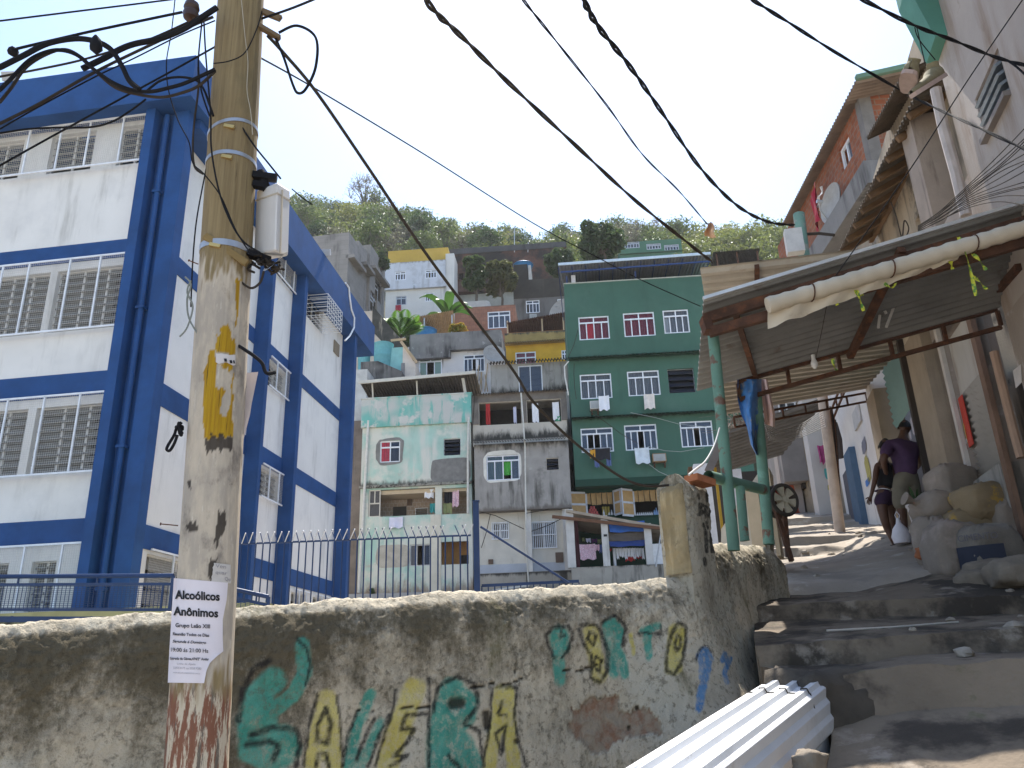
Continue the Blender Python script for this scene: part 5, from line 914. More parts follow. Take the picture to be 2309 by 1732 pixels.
# ================= street =================
cut = lambda q, F: F.at(q)
street_pts = []
def sline(Y, pts, k=0):               # one line across the stairs: a vertical plane square to the street, heights from sight lines
    mid = pts[len(pts)//2]; F = Fac(atY(mid, Y), 104); return (F, sorted(F.at(q) for q in pts))
rowsL = [
 sline(2.2, [D1(1200, 4200), D1(2000, 4150)]), sline(4.1, [D1(900, 1790), D1(1400, 1745), D1(2211, 1690)]),
 sline(4.75, [D1(900, 1440), D1(1400, 1372), D1(2211, 1305)]), sline(4.8, [D1(900, 1205), D1(1380, 1118), D1(2211, 1062)]),
 sline(5.55, [D1(790, 1105), D1(1380, 1075), D1(1500, 1045), D1(2211, 1022)]), sline(5.58, [D1(780, 990), D1(1450, 937), D1(2211, 885)]),
 sline(6.75, [D1(930, 850), D1(1450, 832), D1(2211, 815)]), sline(6.78, [D1(935, 757), D1(1450, 736), D1(2211, 708)]),
 sline(8.0, [D1(945, 712), D1(1350, 680), D1(1700, 600)]), sline(8.03, [D1(940, 655), D1(1350, 625), D1(1600, 578), D1(1740, 560)]),
 sline(11.6, [C1(570, 1425), C1(900, 1392), C1(1250, 1318)]), sline(11.63, [C1(530, 1362), C1(880, 1342), C1(1000, 1355), C1(1250, 1305)]),
 sline(12.5, [C1(530, 1350), C1(880, 1322), C1(1010, 1290), C1(1230, 1250)]), sline(12.53, [C1(520, 1288), C1(880, 1272), C1(1010, 1270), C1(1200, 1235)]),
 sline(16., [C1(500, 1262), C1(880, 1225), C1(1100, 1190)]), sline(16.05, [C1(620, 1215), C1(880, 1190), C1(1100, 1170)]), sline(17.2, [C1(620, 1200), C1(880, 1170)]), sline(17.25, [C1(620, 1150), C1(880, 1135)]), sline(24, [C1(640, 1090), C1(880, 1080)])]
RF = Fac((2.95, 0), 14.04)            # street-side plane of the right hand row
def wall_x(Y): return lerp([(2, .9), (4.1, 1.4), (4.75, 1.72), (5.5, 1.74), (5.56, 1.6), (6.35, 1.8), (8.0, 2.5), (8.4, 2.5), (12, 3.4), (24, 7.0)], Y)
m = MB(); NU = 46; rows = []
for F, pz in rowsL:
    row = []; Y0 = F.P.y; xa = wall_x(Y0); ua = None
    for i in range(NU+1):
        # across from left wall to facade: solve along the plane
        tl = (xa-F.P.x)/F.t.x; q = F.P; tr = (3.0+.25*q.y-q.x)/(F.t.x-.25*F.t.y); u = tl+(tr-tl)*i/NU
        z = lerp(pz, u) if pz[0][0] <= u <= pz[-1][0] else ((pz[0][1] if u < pz[0][0] else pz[-1][1]+(pz[-1][1]-pz[-2][1])/(pz[-1][0]-pz[-2][0])*min(.6, u-pz[-1][0])*.6))
        row.append(F.pt(u, z, 0))
    rows.append(row)
full = []
for a, b in zip(rows, rows[1:]):
    L = (b[0]-a[0]).length; k = max(3, min(26, int(L/.12)))
    for j in range(k): full.append([p.lerp(q, j/k) for p, q in zip(a, b)])
full.append(rows[-1])
for r in full:
    for i, p in enumerate(r): r[i] = p+V((noise.noise(p*3)*.02, noise.noise(V((p.x*1.6, p.y*.9, 3)))*.11+noise.noise(p*3.1+V((5, 5, 5)))*.03+.014*noise.noise(p*14), .018*noise.fractal(p*3.5, .8, 2, 4)))
nv = NU+1; m.add([p for r in full for p in r], [(j*nv+i, j*nv+i+1, (j+1)*nv+i+1, (j+1)*nv+i) for j in range(len(full)-1) for i in range(NU)])
nf = next(i for i, r in enumerate(full) if r[0].y > 8.3 or r[-1].y > 7.6)
m = MB(); m.add([p for r in full[:nf+1] for p in r], [(j*nv+i, j*nv+i+1, (j+1)*nv+i+1, (j+1)*nv+i) for j in range(nf) for i in range(NU)])
zg0, zg1 = rows[1][0].z-.03, rows[2][0].z-.01; m.poly(V((.8, 3.9, zg0)), V((1.95, 4.05, zg0)), V((1.95, 5.65, zg1)), V((1.2, 5.6, zg1)))
ms = MB(); ms.add([p for r in full[nf:] for p in r], [(j*nv+i, j*nv+i+1, (j+1)*nv+i+1, (j+1)*nv+i) for j in range(len(full)-nf-1) for i in range(NU)])
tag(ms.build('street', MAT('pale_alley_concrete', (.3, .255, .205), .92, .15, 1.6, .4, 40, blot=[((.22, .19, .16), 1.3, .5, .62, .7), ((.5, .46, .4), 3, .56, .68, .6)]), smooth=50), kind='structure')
for r0, r1 in zip(full, full[1:]): m.poly(r0[0], r1[0], r1[0]-V((0, 0, 2.5)), r0[0]-V((0, 0, 2.5)))
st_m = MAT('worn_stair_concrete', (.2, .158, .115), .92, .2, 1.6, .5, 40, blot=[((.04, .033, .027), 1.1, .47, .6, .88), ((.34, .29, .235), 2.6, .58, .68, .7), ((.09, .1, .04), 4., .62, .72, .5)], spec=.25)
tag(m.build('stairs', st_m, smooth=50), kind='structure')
def street_z(x, y):
    best = None
    for r in full:
        for p in r:
            d = (p.x-x)**2+(p.y-y)**2
            if best is None or d < best[0]: best = (d, p.z)
    return best[1]
rs9 = random.Random(9); peb = MAT('pebble_stone', (.3, .26, .21), .9, .3, 8, .3, 40)
for k in range(34):
    yy = rs9.uniform(4.3, 13.5); xx = lerp([(4, 2.6), (8, 3.9), (14, 5.2)], yy)+(rs9.uniform(-.9, .9) if k % 2 else rs9.uniform(.4, 1.0)); r9 = rs9.uniform(.018, .055); zz = street_z(xx, yy); m = MB(); c9_ = V((xx, yy, zz+r9*.3))
    m.grid(lambda u, v: c9_+V((cos(6.283*u)*sin(pi*v)*r9*1.2, sin(6.283*u)*sin(pi*v)*r9, cos(pi*v)*r9*.7))*(1+.5*noise.noise(V((cos(6.283*u)*sin(pi*v)*1.5+k, sin(6.283*u)*sin(pi*v)*1.5, cos(pi*v)*1.5)))), 9, 6); solo(m, 'pebble', peb, 'small loose stone chip lying on the stairs or alley', 'stone', 'loose stone chips on the stairs')
# stone lump at the corner of the lowest step, lit bottom-right boulder
def rock(c, r, sq, mat, name, label, cat_, seed=0, group=None):
    m = MB(); c = V(c); R_ = Matrix.Rotation(seed*1.3, 3, 'Z')
    def fn(u, v):
        a = 2*pi*u; b = pi*(v-.5); d = V((cos(a)*cos(b), sin(a)*cos(b), sin(b))); k = 1+.28*noise.noise(d*1.6+V((seed, 0, 0)))+.1*noise.noise(d*5+V((0, seed, 0))); d = V((math.copysign(abs(d.x)**.7, d.x), math.copysign(abs(d.y)**.7, d.y), math.copysign(abs(d.z)**.7, d.z)))
        return c+R_ @ V((d.x*r*sq[0]*k, d.y*r*sq[1]*k, d.z*r*sq[2]*k))
    m.grid(fn, 28, 18); return solo(m, name, mat, label, cat_, group, smooth=70)
stone = MAT('grey_brown_stone', (.2, .165, .125), .9, .25, 5, .5, 30)
q = atY(D1(1035, 1630), 3.85); rock((q.x, q.y, q.z), .075, (1.2, .8, .7), stone, 'stone', 'pale stone at the bottom edge beside the metal sheets', 'stone', 3)
q = atY(D1(1240, 1265), 4.75); rock((q.x-.05, q.y+.25, q.z-.1), .3, (1.15, .9, .85), MAT('dark_stone', (.07, .058, .045), .95, .3, 4, .5, 25), 'stone', 'dark stone block at the left foot of the lowest step', 'stone', 5)
for k, (x, y, Y, s) in enumerate(((2100, 620, 7.4, .3), (2180, 600, 7.0, .26), (2000, 640, 7.3, .22))): q = atY(D1(x, y), Y); rock(q, s, (1.2, .9, .55), stone, 'stone', ['rough stone under the cement sack pile, middle one', 'rough stone under the sack pile, nearest the right wall', 'rough stone under the sack pile, leftmost one'][k], 'stone', 7+k)
# ================= stack of metal sheets =================
fl = atY(D1(772, 1202), 5.0); fr = atY(D1(1105, 1207), 4.72); ax = V((-.86, -.5, 0)).normalized(); nl = atY(D1(20, 1665), 3.55)
axd = (nl-fl); axd = axd.normalized(); LEN = 3.4; ac = (fr-fl); galv = MAT('galvanised_sheet', (.66, .67, .69), .42, .06, 2, .05, 30, metal=.3, blot=[((.4, .38, .35), 2, .55, .72, .6), ((.3, .25, .2), 9, .66, .74, .6)], stk=None)
mt_ = thing('sheet_stack', 'stack of shiny ribbed metal roofing sheets lying along the wall beside the stairs', 'metal sheets', V((fl.x+axd.x*1.7, fl.y+axd.y*1.7, fl.z-.35+axd.z*1.7)))
prof = []; Wd = ac.length
for k in range(3):
    x0 = k/3; prof += [(x0, 0), (x0+.17, 0), (x0+.2, .024), (x0+.29, .024), (x0+.32, 0)]
prof.append((1., 0)); side = [(1.0, 0), (1.03, -.02), (1.02, -.055), (.985, -.07), (1.02, -.085), (1.03, -.12), (.99, -.14), (1.015, -.17), (1.0, -.2)]
rs_ = random.Random(4)
for l in range(6):
    m = MB(); dz = -.011*l; sh = axd*(-.05*rs_.random()+.02*l); o_ = fl+sh+V((0, 0, dz))+ac*(.012*rs_.uniform(-1, 1)); L_ = LEN
    pr2 = prof+([(1.05, -.012), (1.03, -.06), (1.08, -.085), (1.06, -.14), (1.1, -.165), (1.07, -.225), (1.0, -.25)] if l == 0 else [])
    def fn(u, v, pr2=pr2, o_=o_):
        i = min(len(pr2)-1, int(u*(len(pr2)-1)+.5)); p = pr2[i]; return o_+ac*p[0]*(1+.0*v)+axd*L_*v+V((0, 0, p[1]))
    m.grid(fn, len(pr2)-1, 6)
    m.grid(lambda u, v, o_=o_: fn(u, v)+V((0, 0, -.004)), len(pr2)-1, 6)
    if 0: m.hexa([o_+ac*1.0+V((0, 0, -.0)), o_+ac*1.02+V((0, 0, -.012)), o_+ac*1.02+V((0, 0, -.012))+axd*L_, o_+ac*1.0+axd*L_, o_+ac*1.0+V((0, 0, -.036)), o_+ac*1.02+V((0, 0, -.03)), o_+ac*1.02+V((0, 0, -.03))+axd*L_, o_+ac*1.0+V((0, 0, -.036))+axd*L_])
    m.build('sheet', galv, mt_, fix=False)
m = MB()
for k in (.25, 1.9):
    pts = [fl+axd*k+ac*p[0]+V((0, 0, p[1]+.006)) for p in prof]+[fl+axd*k+ac*1.04+V((0, 0, -.1)), fl+axd*k+ac*1.0+V((0, 0, -.23))]; m.tube(pts, .004, 5)
m.build('tie_wire', brown_cable, mt_)
m = MB(); m.hexa([fl+ac*.05+V((0, 0, -.36)), fl+ac*.97+V((0, 0, -.36)), fl+ac*.97+axd*LEN+V((0, 0, -.36)), fl+ac*.05+axd*LEN+V((0, 0, -.36)), fl+ac*.05+V((0, 0, -.21)), fl+ac*.97+V((0, 0, -.21)), fl+ac*.97+axd*LEN+V((0, 0, -.21)), fl+ac*.05+axd*LEN+V((0, 0, -.21))]); m.build('lower_sheets', galv, mt_)
# ================= wooden pole =================
YP = 3.2; pb = atY((446, 1670), YP); pt = atY((540, 60), YP); pax = (pt-pb).normalized(); p0 = pb-pax*1.6; p1 = pt+pax*1.5; rb = (atY((514, 1670), YP)-atY((378, 1670), YP)).length/2*.99; rt = (atY((590, 60), YP)-atY((491, 60), YP)).length/2
PL = (p1-p0).length; Xp = pax.cross(V((0, 1, 0))).normalized(); Ypp = pax.cross(Xp)
def prad(h): z = (p0+pax*h); k = (h-1.6)/((pt-pb).length); return rb+(rt-rb)*k
def pole_pt(a, h, off=0): return p0+pax*h+(Xp*cos(a)+Ypp*sin(a))*(prad(h)+off)
def pole_hit(q, off=.002):
    d = ray(q).normalized(); best = None; t = 3.0
    h = (EYE+d*3.2-p0).dot(pax)
    for _ in range(6):
        r = prad(h)+off; o = EYE-p0; dp = d-pax*d.dot(pax); op = o-pax*o.dot(pax); A_ = dp.dot(dp); B_ = 2*dp.dot(op); C_ = op.dot(op)-r*r; D_ = B_*B_-4*A_*C_
        t = (-B_-math.sqrt(max(0, D_)))/(2*A_); h = (EYE+d*t-p0).dot(pax)
    return EYE+d*t
m = MB(); na, nh = 150, 620
def pf(u, v):
    a = 2*pi*u; h = PL*v; p = pole_pt(a, h); g = noise.noise(V((cos(a)*7, sin(a)*7, h*.5)))*.0022+noise.noise(V((cos(a)*26, sin(a)*26, h*.9)))*.0014; return p+(Xp*cos(a)+Ypp*sin(a))*g
m.grid(pf, na, nh)
X, Yp, W = px_of(m.v); jx = np.array([noise.noise(V((v.x*90, v.y*90, v.z*14)))*9+noise.noise(V((v.x*30, v.y*30, v.z*7)))*9 for v in m.v]); jy = np.array([noise.noise(V((v.x*80, v.y*80, v.z*30+7)))*14 for v in m.v]); back = np.array([1. if (v-EYE).dot(v-(p0+pax*((v-p0).dot(pax)))) < 0 else 0. for v in m.v])
yel = poly_mask(X+jx*.35, Yp+jy*.7, [[(600, 550), (690, 560), (720, 640), (745, 690), (745, 830), (570, 810), (560, 660), (600, 640)], [(500, 785), (560, 790), (570, 900), (740, 900), (730, 1000), (730, 1610), (450, 1610), (455, 1000), (500, 900)], [(745, 130), (800, 140), (770, 570), (755, 570)]], G1)*(1-poly_mask(X+jx*.5, Yp+jy, [[(590, 930), (650, 930), (640, 1150), (580, 1150)], [(640, 960), (735, 950), (700, 1300), (660, 1400), (590, 1380), (640, 1150)]], G1))
char = poly_mask(X+jx*.8, Yp+jy*1.2, [[(440, 1585), (720, 1600), (700, 1720), (600, 1720), (480, 1730), (450, 1700)]], G1)+poly_mask(X+jx*.4, Yp+jy*.8, [[(315, 350), (362, 350), (355, 430), (320, 520), (303, 520)], [(280, 585), (315, 590), (295, 690), (270, 680)], [(160, 180), (185, 180), (188, 235), (170, 235)], [(150, 410), (212, 400), (212, 450), (160, 440)]], H1)
pap = np.clip((Yp+jx*7-585)/40, 0, 1)*np.clip((1560+jx*8-Yp)/60, 0, 1); peel = np.clip((Yp+jx*3-1540)/40, 0, 1)
zn = np.stack([yel*back, np.clip(char, 0, 1)*back, pap, np.ones(len(X))], 1); pe = np.stack([peel, peel*0, peel*0, np.ones(len(X))], 1)
pm = bpy.data.materials.new('weathered_pole_wood'); pm.use_nodes = True
def pole_mat(mt):
    nt = mt.node_tree; N = nt.nodes; L = nt.links.new; b = N['Principled BSDF']; b.inputs['Roughness'].default_value = .8; b.inputs['Specular IOR Level'].default_value = .25; g = N.new('ShaderNodeNewGeometry').outputs['Position']
    def nz(s, sz, det=6, r=.65, off=0.):
        n = N.new('ShaderNodeTexNoise'); n.inputs['Scale'].default_value = s; n.inputs['Detail'].default_value = det; n.inputs['Roughness'].default_value = r; a = N.new('ShaderNodeVectorMath'); a.operation = 'MULTIPLY_ADD'; a.inputs[1].default_value = (1, 1, sz); a.inputs[2].default_value = (off, off, off); L(g, a.inputs[0]); L(a.outputs[0], n.inputs['Vector']); return n.outputs['Fac']
    def mr(x, a, c):
        n = N.new('ShaderNodeMapRange'); n.interpolation_type = 'SMOOTHSTEP'; L(x, n.inputs[0]); n.inputs[1].default_value = a; n.inputs[2].default_value = c; return n.outputs[0]
    def mu(a, c):
        n = N.new('ShaderNodeMath'); n.operation = 'MULTIPLY'; L(a, n.inputs[0])
        if isinstance(c, float): n.inputs[1].default_value = c
        else: L(c, n.inputs[1])
        return n.outputs[0]
    def mix(f, a, c):
        n = N.new('ShaderNodeMix'); n.data_type = 'RGBA'; L(f, n.inputs[0])
        for i, x in ((6, a), (7, c)):
            if isinstance(x, tuple): n.inputs[i].default_value = x[:3]+(1,)
            else: L(x, n.inputs[i])
        return n.outputs[2]
    a = N.new('ShaderNodeAttribute'); a.attribute_name = 'zones'; s = N.new('ShaderNodeSeparateColor'); L(a.outputs['Color'], s.inputs[0]); a2 = N.new('ShaderNodeAttribute'); a2.attribute_name = 'peel'; s2 = N.new('ShaderNodeSeparateColor'); L(a2.outputs['Color'], s2.inputs[0])
    wood = mix(mr(nz(60, .03), .3, .7), (.19, .135, .065), (.27, .2, .1)); wood = mix(mu(mr(nz(110, .02, off=4), .58, .7), .7), wood, (.07, .045, .025)); wood = mix(mu(mr(nz(4, .5, off=2), .5, .7), .35), wood, (.1, .09, .05))
    paper = mix(mr(nz(14, .35), .35, .65), (.5, .42, .32), (.36, .31, .25)); paper = mix(mu(mr(nz(9, .6, off=6), .55, .72), .85), paper, (.17, .145, .12)); paper = mix(mu(mr(nz(40, .2, off=1), .6, .7), .6), paper, (.6, .53, .43)); paper = mix(mu(mr(nz(18, .4, 7, .75, 9.), .62, .7), .8), paper, (.08, .06, .045))
    c = mix(s.outputs[2], wood, paper)
    pl = mix(mr(nz(34, .18, 7, .7, 3.), .46, .53), (.5, .42, .31), (.2, .085, .05)); pl = mix(mr(nz(40, .12, 7, .7, 8.), .54, .6), pl, (.13, .105, .08)); c = mix(s2.outputs[0], c, pl)
    yl_ = mix(mr(nz(80, .03), .35, .7), (.42, .25, .01), (.3, .16, .008)); yl_ = mix(mu(mr(nz(100, .02, off=7), .6, .68), .85), yl_, (.05, .03, .01)); c = mix(s.outputs[0], c, yl_)
    c = mix(mu(s.outputs[1], .92), c, (.035, .026, .02)); L(c, b.inputs['Base Color']); bp = N.new('ShaderNodeBump'); bp.inputs['Strength'].default_value = .6; bp.inputs['Distance'].default_value = .004; L(nz(70, .06, 6), bp.inputs['Height']); L(bp.outputs[0], b.inputs['Normal'])
pole_mat(pm)
pole = thing('utility_pole', 'tall wooden utility pole with yellow paint band and pasted paper before the graffiti wall', 'utility pole', p0)
pb_ = m.build('shaft', pm, pole, smooth=60); set_attr(pb_, 'zones', zn); set_attr(pb_, 'peel', pe)
MB().poly(*[pole_pt(2*pi*k/40, PL) for k in range(40)]).build('shaft_end', pm, pole)
steel_b = flat('strap_steel', (.42, .42, .43), .4, .7); brass = flat('brassy_clip', (.6, .42, .16), .35, .7)
def strap(qa, qb, w_, label=None):
    ha = (pole_hit(qa)-p0).dot(pax); hb2 = (pole_hit(qb)-p0).dot(pax); tilt = (hb2-ha)/2; hm = (ha+hb2)/2; m = MB()
    aa = math.atan2((pole_hit(qb)-p0).dot(Ypp), (pole_hit(qb)-p0).dot(Xp))
    for k in range(48):
        q = []
        for kk in (k, k+1):
            a = 2*pi*kk/48; h = hm+tilt*cos(a-aa); q += [pole_pt(a, h-w_/2, .001), pole_pt(a, h+w_/2, .001), pole_pt(a, h+w_/2, .004), pole_pt(a, h-w_/2, .004)]
        m.add(q, [(0, 4, 5, 1), (1, 5, 6, 2), (2, 6, 7, 3), (3, 7, 4, 0)])
    s_ = m.build('metal_strap', steel_b, pole, smooth=40); return s_
for qa, qb, w_ in ((c1(1135, 690), c1(1372, 690), .018), (c1(1118, 835), c1(1366, 880), .02), (c1(1050, 1325), c1(1310, 1325), .03)):
    s_ = strap(qa, qb, w_)
    a_ = V(pole_hit((qa[0]*.62+qb[0]*.38, qa[1]*.62+qb[1]*.38-6), .006)); MB().box(a_, .05, .012, .016, Matrix.Rotation(.25, 3, 'Y')).build('clip', brass, s_)
a = pole_hit(c1(1095, 1262), .012); b = pole_hit(c1(1290, 1390), .02); MB().beam(a, b+(b-a)*.15, .02, .03).build('timber_batten', MAT('batten_wood', (.22, .15, .06), .9, .2, 9), pole)
for q, dx in ((crop(0, 1150, 3.687)(1480, 130), -.055), (c1(1060, 1412), -.03)): a = pole_hit(q, 0); MB().tube([a, a+V((dx, -.03, .003))], .0025, 6).tube([a+V((dx, -.03, .003)), a+V((dx*1.05, -.032, .003))], .006, 8).build('nail', rust, pole)
a = pole_hit(c1(1385, 140), .0); MB().beam(a, atY(c1(1495, 205), YP), .03, .02).beam(atY(c1(1400, 60), YP), atY(c1(1500, 100), YP), .02, .03).build('cable_bracket', MAT('bracket_wood', (.16, .11, .06), .9), pole)
# posters
def on_pole(pts_px, nx, ny, off): # bilinear px quad TL TR BR BL
    a, b, c, d = pts_px
    def fn(u, v):
        q = ((a[0]*(1-u)+b[0]*u)*(1-v)+(d[0]*(1-u)+c[0]*u)*v, (a[1]*(1-u)+b[1]*u)*(1-v)+(d[1]*(1-u)+c[1]*u)*v); return pole_hit(q, off)
    return fn
paper_m = MAT('poster_paper', (.68, .62, .64), .85, .04, 4, .1, 30); ink = flat('black_ink', (.02, .02, .022), .8); ink2 = flat('grey_ink', (.28, .26, .27), .8)
def text_mesh(s, bold=.0, shear=0.):
    cu = bpy.data.curves.new('lettering', 'FONT'); cu.body = s; cu.offset = bold; cu.shear = shear; cu.resolution_u = 3; o = bpy.data.objects.new('lettering', cu); COL.objects.link(o); bpy.context.view_layer.update()
    me = o.to_mesh(); vs = [v.co.copy() for v in me.vertices]; fs = [list(p.vertices) for p in me.polygons]; o.to_mesh_clear(); bpy.data.objects.remove(o); bpy.data.curves.remove(cu)
    x0 = min(v.x for v in vs); x1 = max(v.x for v in vs); return [((v.x-x0)/(x1-x0), v.y) for v in vs], fs, x1-x0
def put_text(mb, s, q0, q1, hgt, mapf, bold=.0, shear=0.):   # baseline q0->q1 in survey points, cap height in same units
    vs, fs, w_ = text_mesh(s, bold, shear); mb.add([mapf((q0[0]+(q1[0]-q0[0])*x, q0[1]+(q1[1]-q0[1])*x-y*hgt/.7)) for x, y in vs], fs)
po = thing('wall_poster', 'pale printed paper poster headed Alcoolicos Anonimos pasted round the wooden pole', 'poster', pole_hit(H1(150, 1215)))
bd_l = [(95, 688), (82, 900), (72, 1060), (64, 1222)]; bd_r = [(372, 712), (365, 800), (345, 900), (345, 1000), (348, 1062), (318, 1085), (280, 1120), (262, 1160), (250, 1225)]
def edge(tab, y): return lerp([(b, a) for a, b in tab], y)
m = MB()
def pfn(u, v):
    yl = 688+(1222-688)*v; yr = 712+(1225-712)*v; y = yl+(yr-yl)*u; x = edge(bd_l, yl)*(1-u)+edge(bd_r, yr)*u; return pole_hit(H1(x, y), .003+.002*noise.noise(V((u*4, v*5, 1)))+.004*max(0, u-.9)*10*(v > .7))
m.grid(pfn, 26, 60); m.build('sheet', paper_m, po, smooth=60, fix=False)
lines = [('Alcoólicos', (100, 792), (330, 803), 42, .034, 0), ('Anônimos', (92, 876), (322, 888), 42, .034, 0), ('Grupo Leão XIII', (103, 938), (280, 945), 20, .02, 0), ('Reunião Todos os Dias', (90, 980), (276, 988), 15, .025, 0), ('Segunda á Domingo', (88, 1017), (260, 1025), 14, .022, .25), ('19:00 ás 21:00 Hs', (80, 1063), (271, 1070), 20, .01, 0), ('Estrada da Gávea,474/2° Andar', (75, 1104), (275, 1109), 13, .025, 0), ('Linha de Ajuda', (112, 1130), (206, 1133), 10, 0, 0), ('2252.3177 ou 2253.9283', (92, 1152), (235, 1156), 11, 0, 0), ('www.alcoolicosanonimos.com.br', (90, 1174), (230, 1180), 8, 0, 0)]
m = MB(); m2 = MB()
for s, a, b, h, bo, sh in lines: put_text(m if h > 12 else m2, s, a, b, h, lambda q: pole_hit(H1(*q), .0062), bo, sh)
m.build('printed_text', ink, po, fix=False); m2.build('printed_text', ink2, po, fix=False)
# torn sheet at the right of the pole and paper scraps
ts = thing('torn_poster', 'torn pinkish paper sheet sticking out from the right side of the wooden pole', 'poster', atY(G1(800, 1640), YP)); m = MB()
def tf(u, v, o=0.):
    xl, xr = 772+(760-772)*v, lerp([(0, 962), (.45, 900), (.6, 885), (1, 815)], v); yt = 1000+20*abs(u-.45)*(-1 if u > .5 else 1)+(14*noise.noise(V((u*9, 0, 0))) if u > .15 else 0); y = yt+(1655-yt)*v; p = atY(G1(xl+(xr-xl)*u, y), YP+.02+.05*u+.02*sin(u*3+v*2)); return p
m.grid(tf, 14, 24); m.grid(lambda u, v: tf(u, v)+V((.0, .003, 0)), 14, 24); m.build('sheet', MAT('pink_paper', (.62, .52, .47), .9, .05, 4), ts, smooth=60, fix=False)
def sheet_map(q): u = (q[0]-770)/(195); v = (q[1]-1000)/655; p = atY(G1(q[0], q[1]), YP+.02+.05*u+.02*sin(u*3+v*2)-.004); return p
m = MB(); put_text(m, 'DIA', (782, 1140), (858, 1142), 44, sheet_map, .01, .1); put_text(m, 'IA', (782, 1272), (832, 1270), 38, sheet_map, .01, .1); m.build('printed_text', flat('pale_grey_ink', (.33, .3, .3), .9), ts, fix=False)
t2 = thing('paper_scrap', 'white paper scrap with black marks pasted across the yellow paint band', 'paper', pole_hit(G1(650, 920))); m = MB(); m.grid(lambda u, v: pole_hit(G1(568+u*182, 815+20*u+8*noise.noise(V((u*5, v*3, 0)))+v*(85+10*sin(u*9))), .003), 18, 6); m.build('sheet', MAT('white_scrap', (.6, .55, .52), .9, .1, 9), t2, fix=False, smooth=60)
m = MB()
for x0, x1, y in ((643, 668, 865), (695, 718, 880), (728, 742, 882)): m.grid(lambda u, v: pole_hit(G1(x0+(x1-x0)*u+5*v, y+v*30), .006), 3, 2)
m.build('printed_mark', ink, t2, fix=False)
t3 = thing('paper_scrap', 'torn remnant of a printed notice just above the pasted poster', 'paper', pole_hit(H1(345, 700))); m = MB(); m.grid(lambda u, v: pole_hit(H1(300+u*86-14*v*(1-u)+6*noise.noise(V((v*6, 0, u))), 610+v*95+10*u), .0025), 10, 8); m.build('sheet', MAT('grey_scrap', (.5, .46, .42), .9, .15, 9), t3, fix=False, smooth=60)
m = MB(); put_text(m, 'Ven', (308, 634), (362, 640), 20, lambda q: pole_hit(H1(*q), .005)); put_text(m, 'quar', (308, 666), (368, 672), 18, lambda q: pole_hit(H1(*q), .005)); put_text(m, 'Qu', (356, 700), (384, 704), 18, lambda q: pole_hit(H1(*q), .005)); m.build('printed_text', ink2, t3, fix=False)
# junction box
def P3(x, y, Y): return atY(c3(x, y), Y)
jb = thing('junction_box', 'pale plastic telecom junction box strapped to the right side of the wooden pole', 'junction box', P3(590, 520, YP)); m = MB()
up = pax; e = P3(615, 80, YP-.10); eb_ = P3(592, 462, YP-.10); hgt = (e-eb_).length; dl = (P3(455, 500, YP+.06)-P3(585, 470, YP-.1)); dr = (P3(667, 500, YP+.05)-P3(588, 466, YP-.1))
A0 = eb_-up*.03; pr4 = [A0, A0+dr, A0+dr+dl, A0+dl]; m.hexa(pr4+[p+up*(hgt+.03) for p in pr4])
bxm = MAT('aged_plastic', (.62, .6, .57), .5, .06, 5, .05, 40, stk=((.4, .34, .26), 14, .55, .75)); ob = m.build('housing', bxm, jb); bv = ob.modifiers.new('bevel', 'BEVEL'); bv.width = .012; bv.segments = 3
m = MB(); q4 = [p-up*.004+(p-(A0+(dr+dl)/2))*.04 for p in pr4]; m.hexa([p+up*(hgt-.03) for p in q4]+[p+up*(hgt-.022) for p in q4]); m.beam(A0+dr*.35+dl*0-dl.normalized()*.004, A0+dr*.35-dl.normalized()*.004+up*hgt, .006, .008); m.build('seam', flat('box_seam', (.5, .43, .33), .6), jb)
m = MB(); c0 = P3(600, 560, YP+.02); m.grid(lambda u, v: P3(535+135*v-20*(1-u), 622-115*v**1.4-(28*(1-v)+14)*u*(1-v*.6), YP-.05+.1*u), 6, 10); m.build('drop_flap', bxm, jb, smooth=60)
m = MB(); a = pole_hit(c3(455, 40), 0); m.beam(a, P3(600, 60, YP), .035, .03); m.beam(pole_hit(c3(455, 95), 0), P3(540, 110, YP), .035, .03); m.tube([P3(500, 20, YP), P3(540, 130, YP)], .02, 8); m.build('mounting_arm', black_rubber, jb); MB().beam(pole_hit(c3(425, 510), 0), P3(560, 560, YP), .04, .03).build('mounting_arm', black_rubber, jb)
rj = random.Random(3); m = MB()
for k in range(16):
    x, y = rj.uniform(430, 590), rj.uniform(530, 610); m.tube(cat([P3(x, y, YP-.02), P3(x+rj.uniform(-40, 50), y+rj.uniform(-30, 30), YP-.06*rj.random()), P3(x+rj.uniform(-20, 70), y+rj.uniform(-10, 40), YP)], 4), .006, 5)
m.build('wire_bundle', brown_cable, jb)
# ================= cables =================
CN = [0]
def cable(pts, r, label, mat=None, twist=0, name='cable', sub=7):
    P0 = [atY(c(x, y), Yd) for c, x, y, Yd in pts]; c, x, y, _ = pts[0]; q = c(x, y); P = cat(P0, sub)
    if q[0] < 12 or q[1] < -14 or q[0] > 2312:      # runs on beyond the picture
        d = (P[0]-P[1]).normalized(); d = (d+V((-.35 if q[0] < 12 else 0, -.15, .02))).normalized(); P = [P[0]+d*L_ for L_ in (7., 5.5, 4., 2.8, 1.8, 1., .4)]+P
    if twist:
        m = MB()
        for s in range(2):
            Q = []
            for i, p in enumerate(P): a = i*.5+s*pi; d = (P[min(i+1, len(P)-1)]-P[max(i-1, 0)]).normalized(); X_ = d.cross(V((0, 0, 1))).normalized(); Q.append(p+(X_*cos(a)+d.cross(X_)*sin(a))*r*.6)
            m.tube(Q, r*.6, 6)
    else: m = MB().tube(P, r, 6)
    return solo(m, name, mat or black_rubber, label, 'cable', smooth=50)
nat = lambda x, y: (x, y)
